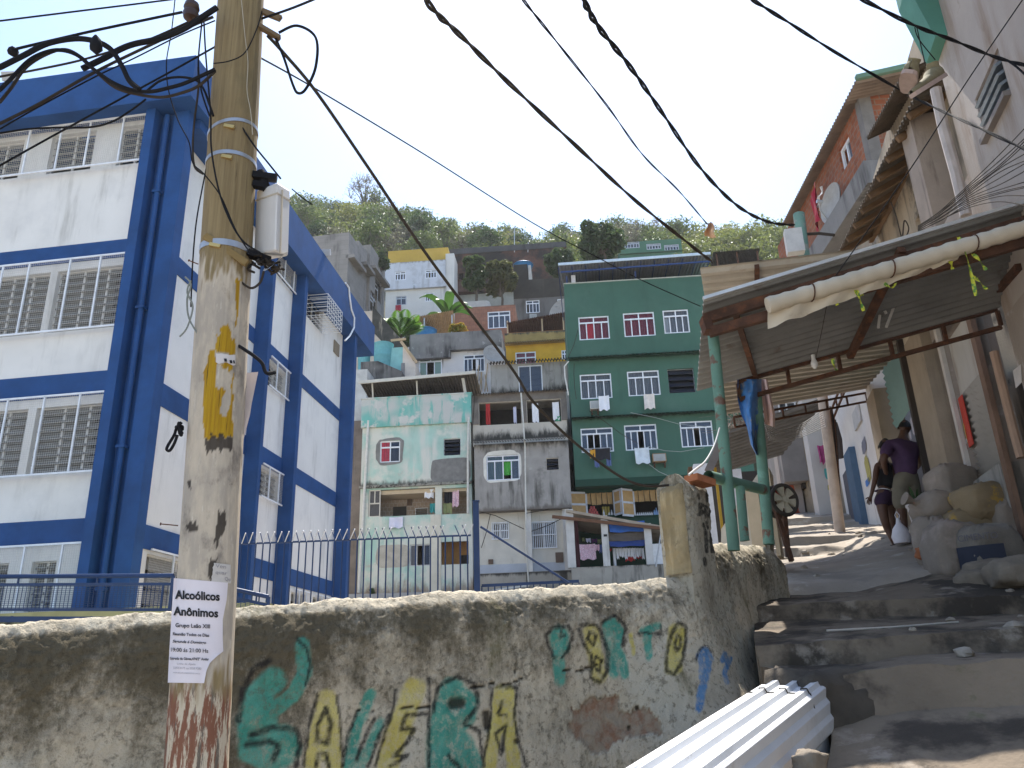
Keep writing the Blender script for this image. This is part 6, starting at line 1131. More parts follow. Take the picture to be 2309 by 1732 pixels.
cable([(nat, 930, -60, 2.6), (nat, 975, 20, 3.2), (nat, 1040, 82, 3.9), (nat, 1150, 190, 4.8), (nat, 1300, 330, 5.8), (nat, 1430, 450, 6.8), (nat, 1560, 555, 7.6), (nat, 1605, 590, 8.0)], .016, 'thickest twisted cable sweeping from the top edge down to the far metal awning', brown_cable, 1, sub=12)
cable([(nat, 1150, -50, 3.2), (nat, 1180, 0, 3.6), (nat, 1250, 88, 4.4), (nat, 1370, 240, 5.8), (nat, 1450, 350, 7.), (nat, 1530, 430, 8.2), (nat, 1590, 500, 9.2), (c6, 1250, 70, 9.4)], .009, 'thin wavy cable ending at the torn kite scrap', None, 1, sub=10)
cable([(nat, 1290, -50, 3.4), (nat, 1315, 0, 3.8), (nat, 1350, 62, 4.4), (nat, 1420, 150, 5.4), (nat, 1490, 250, 6.5), (nat, 1580, 380, 7.9), (nat, 1660, 462, 8.9), (nat, 1730, 500, 9.6), (nat, 1790, 508, 10.)], .02, 'heavy twisted black cable running to the teal pole above the awnings', None, 1, sub=14)
cable([(A1, -60, -40, 3.6), (A1, 0, 5, 4.), (A1, 200, 130, 4.7), (A1, 500, 320, 5.6), (A1, 880, 540, 6.6), (A1, 1080, 640, 6.4), (A1, 1300, 740, 5.6), (A1, 1600, 880, 5.0)], .012, 'black cable crossing the sky to the louvred house below the hanging trainers', None, 1, sub=10)
cable([(A1, 560, -50, 3.4), (A1, 640, 0, 3.7), (A1, 940, 150, 4.4), (A1, 1150, 230, 4.8), (A1, 1400, 330, 4.9), (A1, 1600, 385, 4.8)], .012, 'black cable the old trainers hang from, upper right', None, 1, sub=10)
cable([(A1, 1480, 352, 4.85), (A1, 1540, 395, 4.8), (A1, 1620, 470, 4.7)], .008, 'short branch cable leaving the trainers line at the right edge')
cable([(A1, 1600, -40, 4.4), (A1, 1570, 0, 4.5), (A1, 1250, 470, 4.9), (A1, 900, 1010, 5.2), (A1, 480, 1610, 5.5)], .005, 'straight thin wire slanting down in front of the louvred house to the awning')
cable([(c1, 1385, 305, 3.25), (nat, 720, 205, 4.), (nat, 960, 350, 5.), (nat, 1200, 502, 6.3), (c6, 450, 310, 6.8), (c6, 800, 490, 7.2), (c6, 1210, 672, 7.4)], .005, 'thin straight wire from the wooden pole to the left end of the near awning')
cable([(c1, 1430, 190, 3.2), (nat, 640, 120, 3.25), (nat, 715, 210, 3.4), (nat, 835, 385, 3.7), (nat, 970, 585, 4.1), (nat, 1150, 825, 4.6), (c7, 0, 10, 4.8), (c7, 330, 340, 5.1), (c7, 700, 620, 5.35), (c7, 920, 705, 5.45), (c7, 1110, 700, 5.5)], .009, 'long sagging cable from the wooden pole down to the yellow faced pier', brown_cable)
cable([(c1, 1490, 175, 3.2), (nat, 670, 58, 3.2), (nat, 712, 85, 3.18), (nat, 712, 150, 3.18), (nat, 690, 200, 3.2), (nat, 672, 210, 3.2), (nat, 660, 190, 3.2), (nat, 640, 130, 3.2), (nat, 622, 88, 3.2)], .007, 'looped end of a black cable hanging off the right of the pole top')
cable([(nat, 590, 42, 3.2), (nat, 660, 18, 3.), (nat, 740, -15, 2.8)], .006, 'thin wire leaving the pole top to the upper right')
LC = [([(0, 360), (120, 300), (250, 235), (390, 208), (500, 218), (590, 262), (650, 350), (690, 430), (745, 478)], .021, 'thick black cable arching left of the pole and bending down before the blue roof', 2.9), ([(0, 480), (60, 420), (160, 320), (260, 275), (340, 270), (420, 300), (500, 370), (600, 440), (700, 480), (800, 490), (900, 470), (1000, 440), (1150, 370)], .015, 'second thick cable dipping below the blue roof edge into the pole', 2.95), ([(0, 545), (60, 470), (140, 360), (250, 290), (350, 265), (440, 310), (520, 390), (620, 470), (740, 505), (860, 520), (960, 500), (1060, 460), (1150, 380)], .012, 'thinner cable following the dip below the blue roof edge', 2.98), ([(440, 368), (560, 310), (640, 265), (720, 235), (860, 205), (980, 155), (1060, 105), (1160, 40)], .024, 'heavy sleeved cable rising to the pole top from the left', 3.0), ([(0, 112), (400, 62), (700, 25), (960, -8)], .007, 'topmost thin wire at the upper left corner', 2.9), ([(60, 268), (240, 225), (500, 165), (760, 110), (975, 65)], .011, 'wire with a clamp running to the drum insulator', 3.0), ([(0, 410), (200, 372), (400, 330), (560, 285), (800, 210), (1130, 60)], .009, 'wire crossing behind the sleeved cable to the pole top', 3.1), ([(0, 660), (200, 560), (480, 400), (700, 290), (1000, 150), (1140, 90)], .012, 'grey cable slanting across the blue fascia to the pole top', 3.1), ([(0, 690), (200, 575), (500, 415), (720, 310), (960, 190), (1150, 110)], .006, 'thin wire just below the grey slanting cable', 3.12), ([(0, 885), (150, 800), (340, 695), (660, 520), (900, 390), (1150, 250)], .008, 'black wire slanting across the top row windows', 3.15), ([(0, 712), (150, 690), (300, 682), (480, 680), (600, 650), (700, 590), (780, 530)], .008, 'wire sagging along the top of the upper window row', 3.1), ([(780, 490), (860, 430), (960, 412), (1050, 430), (1090, 480), (1120, 560), (1140, 620)], .01, 'short looped cable curling beside the pole below its top', 3.05), ([(935, 0), (915, 180), (890, 330), (900, 480), (950, 640), (1010, 760), (1030, 870), (1090, 930), (1180, 1050), (1260, 1230), (1340, 1350), (1400, 1360)], .005, 'wire dropping past the blue corner and over the pole to the junction box', 3.03), ([(1090, 120), (1100, 300), (1125, 600), (1130, 800), (1170, 1020), (1230, 1180), (1300, 1290), (1390, 1350)], .007, 'black cable running down the pole front to the junction box', 3.02), ([(1120, 820), (1090, 960), (1050, 1180), (1030, 1400), (1020, 1640)], .006, 'black wire down the left side of the wooden pole', 3.15), ([(1140, 340), (1230, 325), (1310, 280), (1370, 160), (1400, 60)], .005, 'wire wrapped across the upper pole shaft', 3.06), ([(1060, 360), (1060, 480), (1040, 640), (1030, 780), (1040, 890), (1085, 930)], .009, 'brown cable bundle hanging left of the upper pole', 3.12), ([(1080, 110), (1060, 330), (1075, 480), (1120, 620)], .007, 'dark wire hanging left of the pole top', 3.1), ([(1280, 660), (1360, 780), (1440, 880), (1500, 955)], .008, 'pair of wires running from strap to the top of the junction box', 3.12), ([(1560, 1010), (1620, 1060), (1670, 1095)], .005, 'short stiff wire leaving the junction box to the right', 3.2), ([(1280, 1500), (1340, 1540), (1390, 1510), (1410, 1450)], .009, 'thick cable loop under the junction box', 3.15), ([(1290, 0), (1310, 200), (1325, 330), (1320, 480), (1340, 600), (1350, 720)], .003, 'frayed pale string hanging down the pole face', 3.06)]
for pts, r, lb, Yd in LC: cable([(c1, x, y, Yd-(.0 if x > 700 else (700-x)/700*.15)) for x, y in pts], r*.58, lb, brown_cable if r in (.012, .009) else (flat('pale_string', (.4, .36, .28), .9) if 'string' in lb else None))
for k, (pts, lb) in enumerate(((((990, 1480), (1020, 1520), (1000, 1600), (1010, 1700), (1060, 1790)), 'tuft of thin grey wire at the left of the pole by the paper'), (((1020, 1500), (1000, 1560), (1030, 1640), (1000, 1750), (960, 1800)), 'thin grey wire strand trailing left of the pole'))): cable([(c1, x, y, 3.12) for x, y in pts], .004, lb, flat('grey_wire', (.2, .21, .18), .6))
cable([(G1, 785, 748, 3.15), (G1, 850, 790, 3.12), (G1, 930, 845, 3.12), (G1, 1000, 910, 3.14), (G1, 1040, 1000, 3.16), (G1, 1125, 995, 3.18)], .008, 'stiff cut black cable poking out right of the yellow paint')
m = MB(); pp = [atY(c2(x, y), 3.12) for x, y in ((850, 730), (825, 760), (815, 790), (785, 840), (780, 860), (795, 862), (815, 830), (830, 790))]; m.tube(cat(pp, 5), .006, 6); [m.tube([atY(c2(835+rj.uniform(-12, 14), 735+i*9), 3.1), atY(c2(850+rj.uniform(-12, 14), 745+i*9), 3.14)], .008, 6) for i in range(6)]; solo(m, 'cable_loop', black_rubber, 'knotted black cable loop hooked on the left side of the pole', 'cable', smooth=50)
t = thing('drum_insulator', 'round dark drum insulator hanging left of the pole top', 'insulator', atY(c1(1022, 120), 3.0)); m = MB(); ce = atY(c1(1022, 60), 3.0); m.lathe(ce-V((0, 0, .045)), [(0, .015), (.003, .032), (.03, .037), (.042, .028), (.052, .028), (.062, .037), (.088, .032), (.092, .015)], 18); m.build('body', MAT('brown_ceramic', (.06, .035, .025), .4), t, smooth=50); MB().tube([ce-V((0, 0, .07)), ce+V((0, 0, .09))], .008, 8).build('spindle', rust, t)
for k, (x, y, x1, y1) in enumerate(((512, 190, 515, 290), (50, 262, 90, 290))):
    a = atY(c1(x, y), 2.6); b = atY(c1(x1, y1), 2.6); solo(MB().tube([a, a.lerp(b, .3), a.lerp(b, .7), b], [.006, .022 if k == 0 else .02, .026 if k == 0 else .02, .004], 8), 'cable_clamp', black_rubber, ['dark wedge shaped cable clamp on the thick arching cable', 'small round clamp at the left end of the insulator wire'][k], 'clamp', smooth=40)
# torn kite
kt = atY(c6(1278, 130), 9.4); m = MB(); q = lambda x, y, d=0: atY(c6(x, y), 9.4+d); m.grid(lambda u, v: q(1262+(1300-1262)*u-25*v*(1-u)+20*v*u+6*sin(v*7), 70+100*v+12*u*v+5*sin(u*8+v*3), .08*sin(u*5)), 8, 10); solo(m, 'torn_kite', MAT('faded_kite_paper', (.5, .3, .17), .9, .3, 9), 'tattered orange and white kite scrap caught on the thin wavy cable', 'kite', fix=False)
# ================= trees =================
def leaf_cloud(m, lobes, n, size, rnd, flat_=.5):
    tot = sum(r**2 for _, r in lobes)
    for c, r in lobes:
        for _ in range(int(n*r*r/tot)):
            d = V((rnd.gauss(0, 1), rnd.gauss(0, 1), rnd.gauss(0, 1)*.8+.25)).normalized(); p = V(c)+d*r*(.55+.5*rnd.random()**.5)*(1.3 if rnd.random() < .13 else 1)
            s = size*(.5+rnd.random()); nrm = (d*.7+V((rnd.gauss(0, .6), rnd.gauss(0, .6), rnd.gauss(0, .6)+flat_))).normalized(); X = nrm.orthogonal().normalized(); X = (Matrix.Rotation(rnd.random()*6.3, 3, nrm) @ X); Yv = nrm.cross(X)
            m.poly(p-X*s, p-Yv*s*.42+nrm*s*.1, p+X*s*.9-nrm*s*.12, p+Yv*s*.42+nrm*s*.1)
def make_tree(name, lmat, seed, H, Rr, n, size, nl=11, trunk=None, sparse=False, label='', cat='tree', base=(0, 0, 0), gap=1.):
    rnd = random.Random(seed); t = thing(name, label, cat, base); b = V(base); lob = []
    for i in range(nl):
        a = rnd.random()*6.28; k = rnd.random()**.6; z = H*(.42+.5*rnd.random()); rr = Rr*(.62+.38*sin(pi*min(1, (z/H-.3)/.75)))
        lob.append((b+V((cos(a)*k*rr*.75, sin(a)*k*rr*.75, z)), Rr*(.26+.24*rnd.random())*gap))
    lob.append((b+V((0, 0, H*.86)), Rr*.4*gap))
    m = MB(); m.tube([b-V((0, 0, .8)), b+V((.1*Rr, 0, H*.25)), b+V((.0, .05*Rr, H*.5)), b+V((0, 0, H*.8))], [H*.028, H*.022, H*.016, H*.006], 7)
    for c, r in lob: m.tube([b+V((0, 0, H*.3)), (b+V((0, 0, H*.42))+c)/2+V((rnd.uniform(-.3, .3), 0, 0)), c], [H*.011, H*.008, H*.003], 5)
    if sparse:
        for c, r in lob:
            for _ in range(14): d = V((rnd.gauss(0, 1), rnd.gauss(0, 1), abs(rnd.gauss(0, 1)))).normalized(); m.tube([c, c+d*r*.6, c+d*r*1.2+V((0, 0, .2))], [.05, .03, .012], 4)
    m.build('trunk', MAT('bark', (.11, .09, .07), .95, .3, 3), t)
    m = MB(); leaf_cloud(m, lob, n, size, rnd); m.build('crown', lmat, t, fix=False); return t
L_y = LEAF('yellow_green_leaves', (.105, .135, .032), (.21, .24, .065), .45); L_m = LEAF('mid_green_leaves', (.062, .1, .027), (.14, .18, .05), .4); L_d = LEAF('dark_green_leaves', (.03, .065, .018), (.08, .125, .035), .35); L_g = LEAF('grey_green_leaves', (.12, .13, .075), (.21, .215, .125), .4); L_o = LEAF('olive_leaves', (.09, .115, .028), (.2, .21, .05), .45)
KIND = [('broad_tree', L_y, 9., 5.2, 2000, .34, 13, False, 'yellow green broad crowned tree'), ('forest_tree', L_m, 10., 4.4, 1900, .32, 12, False, 'mid green forest tree'), ('dark_tree', L_d, 10.5, 4.2, 1900, .32, 11, False, 'dark green dense tree'), ('grey_tree', L_g, 9.5, 4.6, 1300, .26, 13, True, 'greyish twiggy tree'), ('olive_tree', L_o, 8.5, 4.8, 1800, .32, 12, False, 'olive green tree'), ('bare_tree', L_g, 11.5, 4.6, 380, .2, 12, True, 'nearly leafless airy tree')]
protos = [make_tree(k[0], k[1], 50+i, k[2], k[3], k[4], k[5], k[6], None, k[7], '', 'tree', (0, 0, 0), .8 if k[7] else 1.) for i, k in enumerate(KIND)]
used_ = set(); rnd = random.Random(11)
def region(px):
    for lim, nm in ((720, 'behind the white pole box'), (835, 'above the bare concrete block'), (960, 'above the yellow parapet'), (1110, 'above the dark brick house'), (1250, 'left of the big dark fruit tree'), (1400, 'beside the distant green house'), (1530, 'above the big green house roof'), (1640, 'behind the torn kite')):
        if px < lim: return nm
    return 'above the dark shed roof'
def put(ki, px, Y, sc=1., dz=0., edge=''):
    t = (px-CX)/(1795*.86); x = t*Y; z = ground_z(x, Y)+dz; pr = protos[ki]
    o = pr if ki not in used_ else copy_tree(pr); used_.add(ki)
    o.location = (x, Y, z); o.scale = (sc*rnd.uniform(.9, 1.12), sc*rnd.uniform(.9, 1.12), sc*rnd.uniform(.88, 1.1)); o.rotation_euler = (0, 0, rnd.random()*6.28)
    lb = KIND[ki][8]+' '+edge+' '+region(px); o['label'] = lb; o['category'] = 'tree'; o['group'] = KIND[ki][8]+'s '+edge+' '+region(px); return o
put(5, 838, 148, 1.05, 3., 'on the skyline'); put(5, 1090, 150, .8, 1., 'on the skyline'); put(5, 1640, 150, .75, 2, 'on the skyline')
px = 610
while px < 1860:
    k = rnd.choice([0, 1, 1, 2, 3, 4, 0] if px < 800 else ([1, 3, 4, 2, 1] if px < 1300 else [1, 0, 4, 2, 1])); put(k, px+rnd.uniform(-6, 6), 150+rnd.uniform(-4, 3), rnd.uniform(.72, 1.0), 0, 'on the skyline'); px += rnd.uniform(27, 38)
for Y, st, s0 in ((136, 40, .9), (122, 46, .88), (109, 52, .85), (98, 56, .75), (89, 62, .62)):
    px = 600+rnd.uniform(0, 30)
    while px < 1860:
        k = rnd.choice([0, 0, 1, 4, 1] if px < 800 and Y > 115 else ([3, 3, 1, 2, 3] if 860 < px < 1050 else ([0, 1, 4, 0] if px > 1480 else [1, 2, 3, 4, 0])))
        put(k, px, Y+rnd.uniform(-4, 4), s0*rnd.uniform(.85, 1.1), 0, 'on the upper slope' if Y > 112 else 'low on the slope'); px += rnd.uniform(st*.8, st*1.25)
L_n = LEAF('glossy_mango_leaves', (.03, .06, .02), (.1, .14, .045), .35); L_r = LEAF('red_tipped_leaves', (.045, .07, .022), (.16, .15, .05), .4)
def near_tree(name, c, x0, y0, x1, y1, Y, mat, n, size, label, seed):
    a = atY(c((x0+x1)/2, y0), Y); b = atY(c((x0+x1)/2, y1), Y); l_ = atY(c(x0, (y0+y1)/2), Y); r_ = atY(c(x1, (y0+y1)/2), Y); H = (a.z-b.z)/.8
    return make_tree(name, mat, seed, H, (r_.x-l_.x)/2*1.22, int(n*1.6), size, 24, label=label, base=(a.x, Y, a.z-H), gap=.72)
near_tree('mango_tree', c4, 1310, 575, 1480, 910, 59, L_n, 3400, .2, 'narrow pointed dark fruit tree behind the pink brown tiled house', 5); near_tree('mango_tree', c4, 1470, 645, 1695, 930, 60, L_r, 3800, .2, 'rounded fruit tree with reddish tips left of the dark tower', 6)
near_tree('mango_tree', c6, 320, 85, 660, 330, 58, L_n, 4200, .22, 'big dark fruit tree rising behind the green house terrace roof', 8); near_tree('mango_tree', c6, 80, 260, 310, 470, 64, L_n, 2800, .2, 'dark fruit tree left of the green house roof, above dark grey house', 9)
near_tree('shrub', c4, 640, 545, 745, 720, 66, L_n, 1500, .25, 'dark bushy tree wedged between concrete block and tall white house', 12); near_tree('shrub', c4, 850, 1195, 925, 1270, 47.5, L_m, 700, .14, 'pale green creeper hanging at the retaining wall end', 13); near_tree('shrub', c4, 1200, 1108, 1330, 1172, 47.5, LEAF('croton_leaves', (.12, .2, .02), (.6, .25, .02), .4), 700, .12, 'yellow and orange croton bush on the black streaked parapet', 14)
near_tree('shrub', c5, 165, 1560, 190, 1610, 37, L_d, 120, .08, 'tiny weed at the foot of the mint house', 15)
def frond_plant(base, n, L, wd, mat, label, name, cat, up=.8, sag=.9, seed=1, leafl=False):
    rr = random.Random(seed); t = thing(name, label, cat, base); b = V(base)
    MB().tube([b-V((0, 0, 1.2)), b+V((0, 0, .1))], [wd*.5, wd*.3], 8).build('stem', MAT('bark', (.11, .09, .07)), t)
    for i in range(n):
        a = 6.28*i/n+rr.uniform(-.3, .3); l = L*rr.uniform(.7, 1.1); e = up*rr.uniform(.6, 1.25); dr = V((cos(a), sin(a), 0)); sd_ = V((-sin(a), cos(a), 0)); m = MB(); ks = 14
        pts = [b+dr*l*k/ks*cos(e*.6)+V((0, 0, l*(e*k/ks-sag*e*(k/ks)**2.2))) for k in range(ks+1)]
        if leafl:
            for k in range(1, ks+1):
                for s in (-1, 1):
                    for h in (0, .5): q = pts[k-1].lerp(pts[k], h); w_ = wd*sin(pi*min(1, (k+.6)/(ks+1)))*1.6+.03; m.poly(q, q+sd_*s*w_*.5+dr*w_*.35+V((0, 0, .03)), q+sd_*s*w_+dr*w_*.55-V((0, 0, w_*.35)), q+sd_*s*w_*.5+dr*w_*.15)
        else:
            m.grid(lambda u, v: pts[min(ks, int(v*ks+.5))]+sd_*(u-.5)*2*wd*max(.02, sin(pi*(v*.93+.05)))**.6+V((0, 0, -abs(u-.5)*wd*.5)), 4, ks)
        m.build('leaf', mat, t, fix=False)
    return t
L_b = LEAF('banana_leaves', (.03, .09, .015), (.08, .17, .03), .3); q = atY(c4(845, 1185), 48); frond_plant(q, 22, 1.9, .3, LEAF('bright_palm_leaves', (.05, .13, .015), (.12, .24, .03), .4), 'bright green fan palm beside the tall white house', 'palm', 'palm', 1.2, .55, 3, True)
q = atY(c4(1190, 1040), 53); frond_plant(q, 9, 3., .36, L_b, 'banana plant with broad leaves left of the pink brown tiled house', 'banana_plant', 'banana plant', 1.1, .75, 4)
# ================= posts and pipe rail on the low wall =================
def pxpost(qa, qb, Y, r, name, label, mat, cat_='post', drop=.06, n=12):
    a = atY(qa, Y); b = atY(qb, Y); d = (b-a).normalized(); return solo(MB().tube([a-d*drop, a, a.lerp(b, .35), a.lerp(b, .7), b], r, n), name, mat, label, cat_, smooth=50)
pxpost(S4(448, 1520), (1607, 742), 6.5, .05, 'awning_post', 'flaking teal tube post holding the near left corner of the awning', teal)
pxpost(c7(1922, 1130), B1(424, 1290), 7.75, .055, 'awning_post', 'darker teal tube post wrapped by the blue plastic, far corner of the near awning', teal)
solo(MB().tube([atY(S4(552, 1500), 6.7), atY(S4(548, 1480), 6.7), atY(S4(508, 1015), 6.7)], .04, 12), 'rail_post', teal, 'short teal tube under the horizontal pipe rail', 'post', smooth=50)
a = atY(S4(228, 925), 6.3); b = atY(S4(720, 1045), 7.3); m = MB(); m.tube([a, a.lerp(b, .5), b], .048, 14, cap=False); m.tube([b, a.lerp(b, .5), a], .04, 14, cap=False); solo(m, 'pipe_rail', teal, 'open ended teal pipe lying across behind the two awning posts', 'pipe', smooth=50)
solo(MB().beam(atY(c7(1290, 640), 5.75), atY(c7(1440, 690), 5.9), .12, .05), 'loose_brick', MAT('orange_brick', (.35, .13, .06), .9, .2, 9), 'orange brick slab lying on top of the pier', 'brick')
cable([(c7, 1275, 615, 5.6), (c7, 1330, 570, 5.8), (c7, 1410, 505, 6.), (c7, 1480, 380, 6.2), (c7, 1525, 235, 6.35)], .008, 'pale rope from the pier top up to the near awning post', flat('pale_rope', (.55, .53, .5), .8))
# ================= near awning =================
Pn = RF.pt; zinc = MAT('awning_zinc', (.19, .185, .172), .6, .2, 2, .1, 40, metal=.25, blot=[((.1, .065, .04), 3, .58, .72, .7)]); zinc2 = MAT('awning_zinc_light', (.4, .36, .3), .6, .15, 2, .1, 40, metal=.15, blot=[((.2, .14, .09), 3, .56, .75, .6)])
NL = atY((1586, 677), 6.25); FLa = atY((1571, 882), 7.78); nr = RF.at((2309, 460)); NR = Pn(nr[0], nr[1]); NR = NL+(NR-NL)*1.12; fr_ = RF.at((2250, 690)); FRa = Pn(fr_[0], fr_[1]-.02)
aw = thing('metal_awning', 'near corrugated metal awning with rusty steel trusses over the stairs', 'awning', V(((NL.x+NR.x)/2, 6.8, 4.)))
m = MB(); m.corr(NL, FLa, FRa, NR, 15, .022, trap=True, sub=8); m.corr(NL+V((0, 0, .004)), FLa+V((0, 0, .004)), FRa+V((0, 0, .004)), NR+V((0, 0, .004)), 15, .022, trap=True, sub=8); m.build('roof_sheet', zinc, aw, fix=False)
MB().beam(NL+V((0, 0, .012)), NR+V((0, 0, .012)), .05, .03).build('edge_flashing', flat('bright_edge', (.6, .6, .58), .35, .4), aw)
def truss(par, a, b, dz, n, w_=.04):
    m = MB(); dn = V((0, 0, -dz)); m.beam(a, b, w_, w_); m.beam(a+dn, b+dn, w_, w_)
    for k in range(n+1): p = a.lerp(b, k/n); m.beam(p-V((0, 0, w_/2)), p+dn+V((0, 0, w_/2)), w_*.8, w_*.8)
    return m.build('truss', rust, par)
rx = lambda x, y, Y: atY(B1(x, y), Y)
ta = rx(312, 1277, 7.7); tb = V(RF.pt(*RF.at(B1(1930, 822)))); truss(aw, ta, tb, .19, 5)
m = MB(); a = rx(108, 885, 6.35); b = NR+V((0, 0, -.16)); m.beam(a, a+(b-a)*.99, .06, .09); a2 = rx(135, 968, 6.3); m.beam(a2, a2+(b-a)*.99+V((0, 0, -.06)), .06, .08); m.beam(a, a2, .08, .08); m.build('near_truss', rust, aw)
m = MB(); m.beam(rx(295, 835, 6.35), rx(428, 1250, 7.7), .05, .05); m.build('purlin', rust, aw); q1 = RF.at(B1(2085, 555)); q2 = RF.at(B1(1850, 825)); MB().beam(Pn(q1[0], q1[1], .02), Pn(q2[0], q2[1], .02), .06, .06).build('purlin', rust, aw)
mid_n = NL.lerp(NR, .55)+V((0, 0, -.08)); mid_f = FLa.lerp(FRa, .52)+V((0, 0, -.08)); MB().beam(mid_n, mid_f, .06, .06).build('purlin', rust, aw)
# rolled tarpaulin under the near edge
ra_ = rx(500, 800, 6.1); rr2 = RF.at(B1(2099, 318), .1); rb_ = RF.pt(rr2[0], rr2[1], .1); rb_ = ra_+(rb_-ra_)*1.15; t = thing('rolled_tarpaulin', 'long rolled cream tarpaulin tied under the front edge of the near awning', 'tarpaulin', ra_)
pts = [ra_.lerp(rb_, k/60) for k in range(61)]; tp = MAT('cream_tarpaulin', (.55, .48, .37), .8, .1, 3, .2, 25, blot=[((.25, .15, .08), 4, .62, .75, .7)]); m = MB(); m.tube(pts, [.068+.005*sin(k*1.9)+.006*noise.noise(V((k*.3, 0, 0))) for k in range(61)], 14); m.build('roll', tp, t, smooth=50)
m = MB(); m.grid(lambda u, v: ra_.lerp(rb_, .0+.65*u)+V((0, .02+.04*v, -.05-.13*v*(1-.75*u)-.015*noise.noise(V((u*14, v, 0)))))+V((0, .02*sin(u*30+v*2), 0)), 50, 5); m.build('loose_flap', tp, t, smooth=50, fix=False)
m = MB()
for k in (.15, .42, .7): p = ra_.lerp(rb_, k); m.tube([p+V((0, .075*cos(a*.5), .075*sin(a*.5))) for a in range(14)], .006, 5)
m.build('tie', rust, t)
rib_m = MAT('yellow_black_ribbon', (.5, .5, .04), .5, .2, 30, 0, 1, blot=[((.1, .22, .04), 25, .5, .55)])
for k, (pts, Yd, lb) in enumerate(((((1050, 700), (1075, 760), (1100, 835)), 6.05, 'yellow green ribbon dangling below the middle of the rolled tarpaulin'), (((1010, 720), (1060, 700), (1090, 740)), 6.08, 'curled yellow ribbon end left of the dangling one'), (((1690, 370), (1720, 430), (1760, 560), (1800, 740)), 5.9, 'long frayed ribbon hanging from the right half of the rolled tarpaulin'), (((1780, 475), (1830, 530), (1865, 580)), 5.92, 'short yellow ribbon sticking out right of the frayed one'), (((1770, 610), (1830, 660), (1868, 700)), 5.93, 'lowest yellow ribbon of the right hand bunch'), (((1640, 520), (1655, 575)), 5.95, 'tiny yellow ribbon tail on the tarpaulin, right half'), (((1215, 650), (1270, 690), (1300, 660)), 6.05, 'yellow ribbon knot beside the lamp wires'), (((925, 740), (935, 800)), 6.1, 'thin yellow ribbon tail left of the dangling ribbons'), (((905, 1130), (915, 1180), (940, 1210)), 7.7, 'small yellow ribbon tied to the far truss'), (((340, 870), (355, 900), (375, 925)), 6.4, 'straw coloured tie on the rusty corner beam'))):
    P = cat([rx(x, y, Yd) for x, y in pts], 5); m = MB(); m.grid(lambda u, v, P=P: P[min(len(P)-1, int(v*(len(P)-1)+.5))]+V(((u-.5)*.028*(1-.3*v), .012*sin(v*9+u*3), 0)), 2, len(P)-1); solo(m, 'ribbon', rib_m, lb, 'ribbon', fix=False)
# lamp, bulb string
lt = thing('broken_lamp', 'broken fluorescent lamp frame dangling under the near awning', 'lamp', rx(1230, 940, 6.9)); m = MB(); f = lambda x, y: rx(x, y, 6.9)
m.beam(f(1180, 800), f(1300, 780), .06, .05); m.beam(f(1180, 800), f(1150, 890), .03, .02); m.build('fixture', flat('dusty_metal', (.25, .23, .2), .6), lt)
for a, b in (((1220, 810), (1240, 850)), ((1285, 815), (1240, 935)), ((1200, 860), (1190, 940))): MB().tube([f(*a), f(*b)], .013, 8).build('tube', flat('dusty_tube', (.5, .48, .44), .4), lt)
t = thing('light_bulb', 'small light bulb on a thin wire below the near awning', 'lamp', rx(797, 1190, 7.)); MB().tube([rx(880, 740, 6.6), rx(840, 950, 6.8), rx(797, 1150, 7.)], .003, 5).build('flex', brown_cable, t); MB().lathe(rx(797, 1195, 7.), [(0, .01), (.03, .03), (.06, .032), (.1, .018), (.14, .018)], 12).build('bulb', flat('milky_glass', (.6, .58, .55), .2), t)
# ================= far awning =================
NLb = atY((1579, 608), 7.95); FLb = atY((1632, 935), 11.8); Fb = Fac(NLb, 104); e_ = Fb.at((1984, 561)); e0 = Fb.at((1579, 608)); dirb = (Fb.pt(*e_)-Fb.pt(*e0)); NRb = NLb+dirb*1.62
fb_ = RF.at(B1(1110, 1335)); FRb = RF.pt(fb_[0], fb_[1]+.05); ab = thing('metal_awning', 'far light corrugated awning beyond the near one, with thin steel frame', 'awning', V((3.6, 9.2, 4.5)))
m = MB(); m.corr(NLb, FLb, FRb, NRb, 26, .022, trap=True, sub=6); m.corr(NLb+V((0, 0, .004)), FLb+V((0, 0, .004)), FRb+V((0, 0, .004)), NRb+V((0, 0, .004)), 26, .022, trap=True, sub=6); m.build('roof_sheet', zinc2, ab, fix=False)
truss(ab, FLb+V((.15, 0, -.05)), FRb+V((0, 0, -.08)), .16, 6, .035)
q0, q1 = NLb.lerp(NRb, .2)+V((0, 0, -.04)), FLb.lerp(FRb, .2)+V((0, 0, -.04)); m = MB(); m.beam(q0, q1, .05, .05); m.build('purlin', rust, ab); MB().beam(NLb.lerp(NRb, .2)+V((0, .1, -.25)), NRb+V((0, .1, -.2)), .05, .05).build('purlin', rust, ab)
k2 = RF.at(B1(1150, 1050)); k3 = RF.at(B1(930, 1370)); truss(ab, RF.pt(k2[0], k2[1], .25), RF.pt(k2[0]+4.3, k2[1]+.0, .25), .2, 6, .035)
pxpost(C1(830, 1190), C1(800, 330), 13.6, .09, 'street_pole', 'x', teal) if False else None
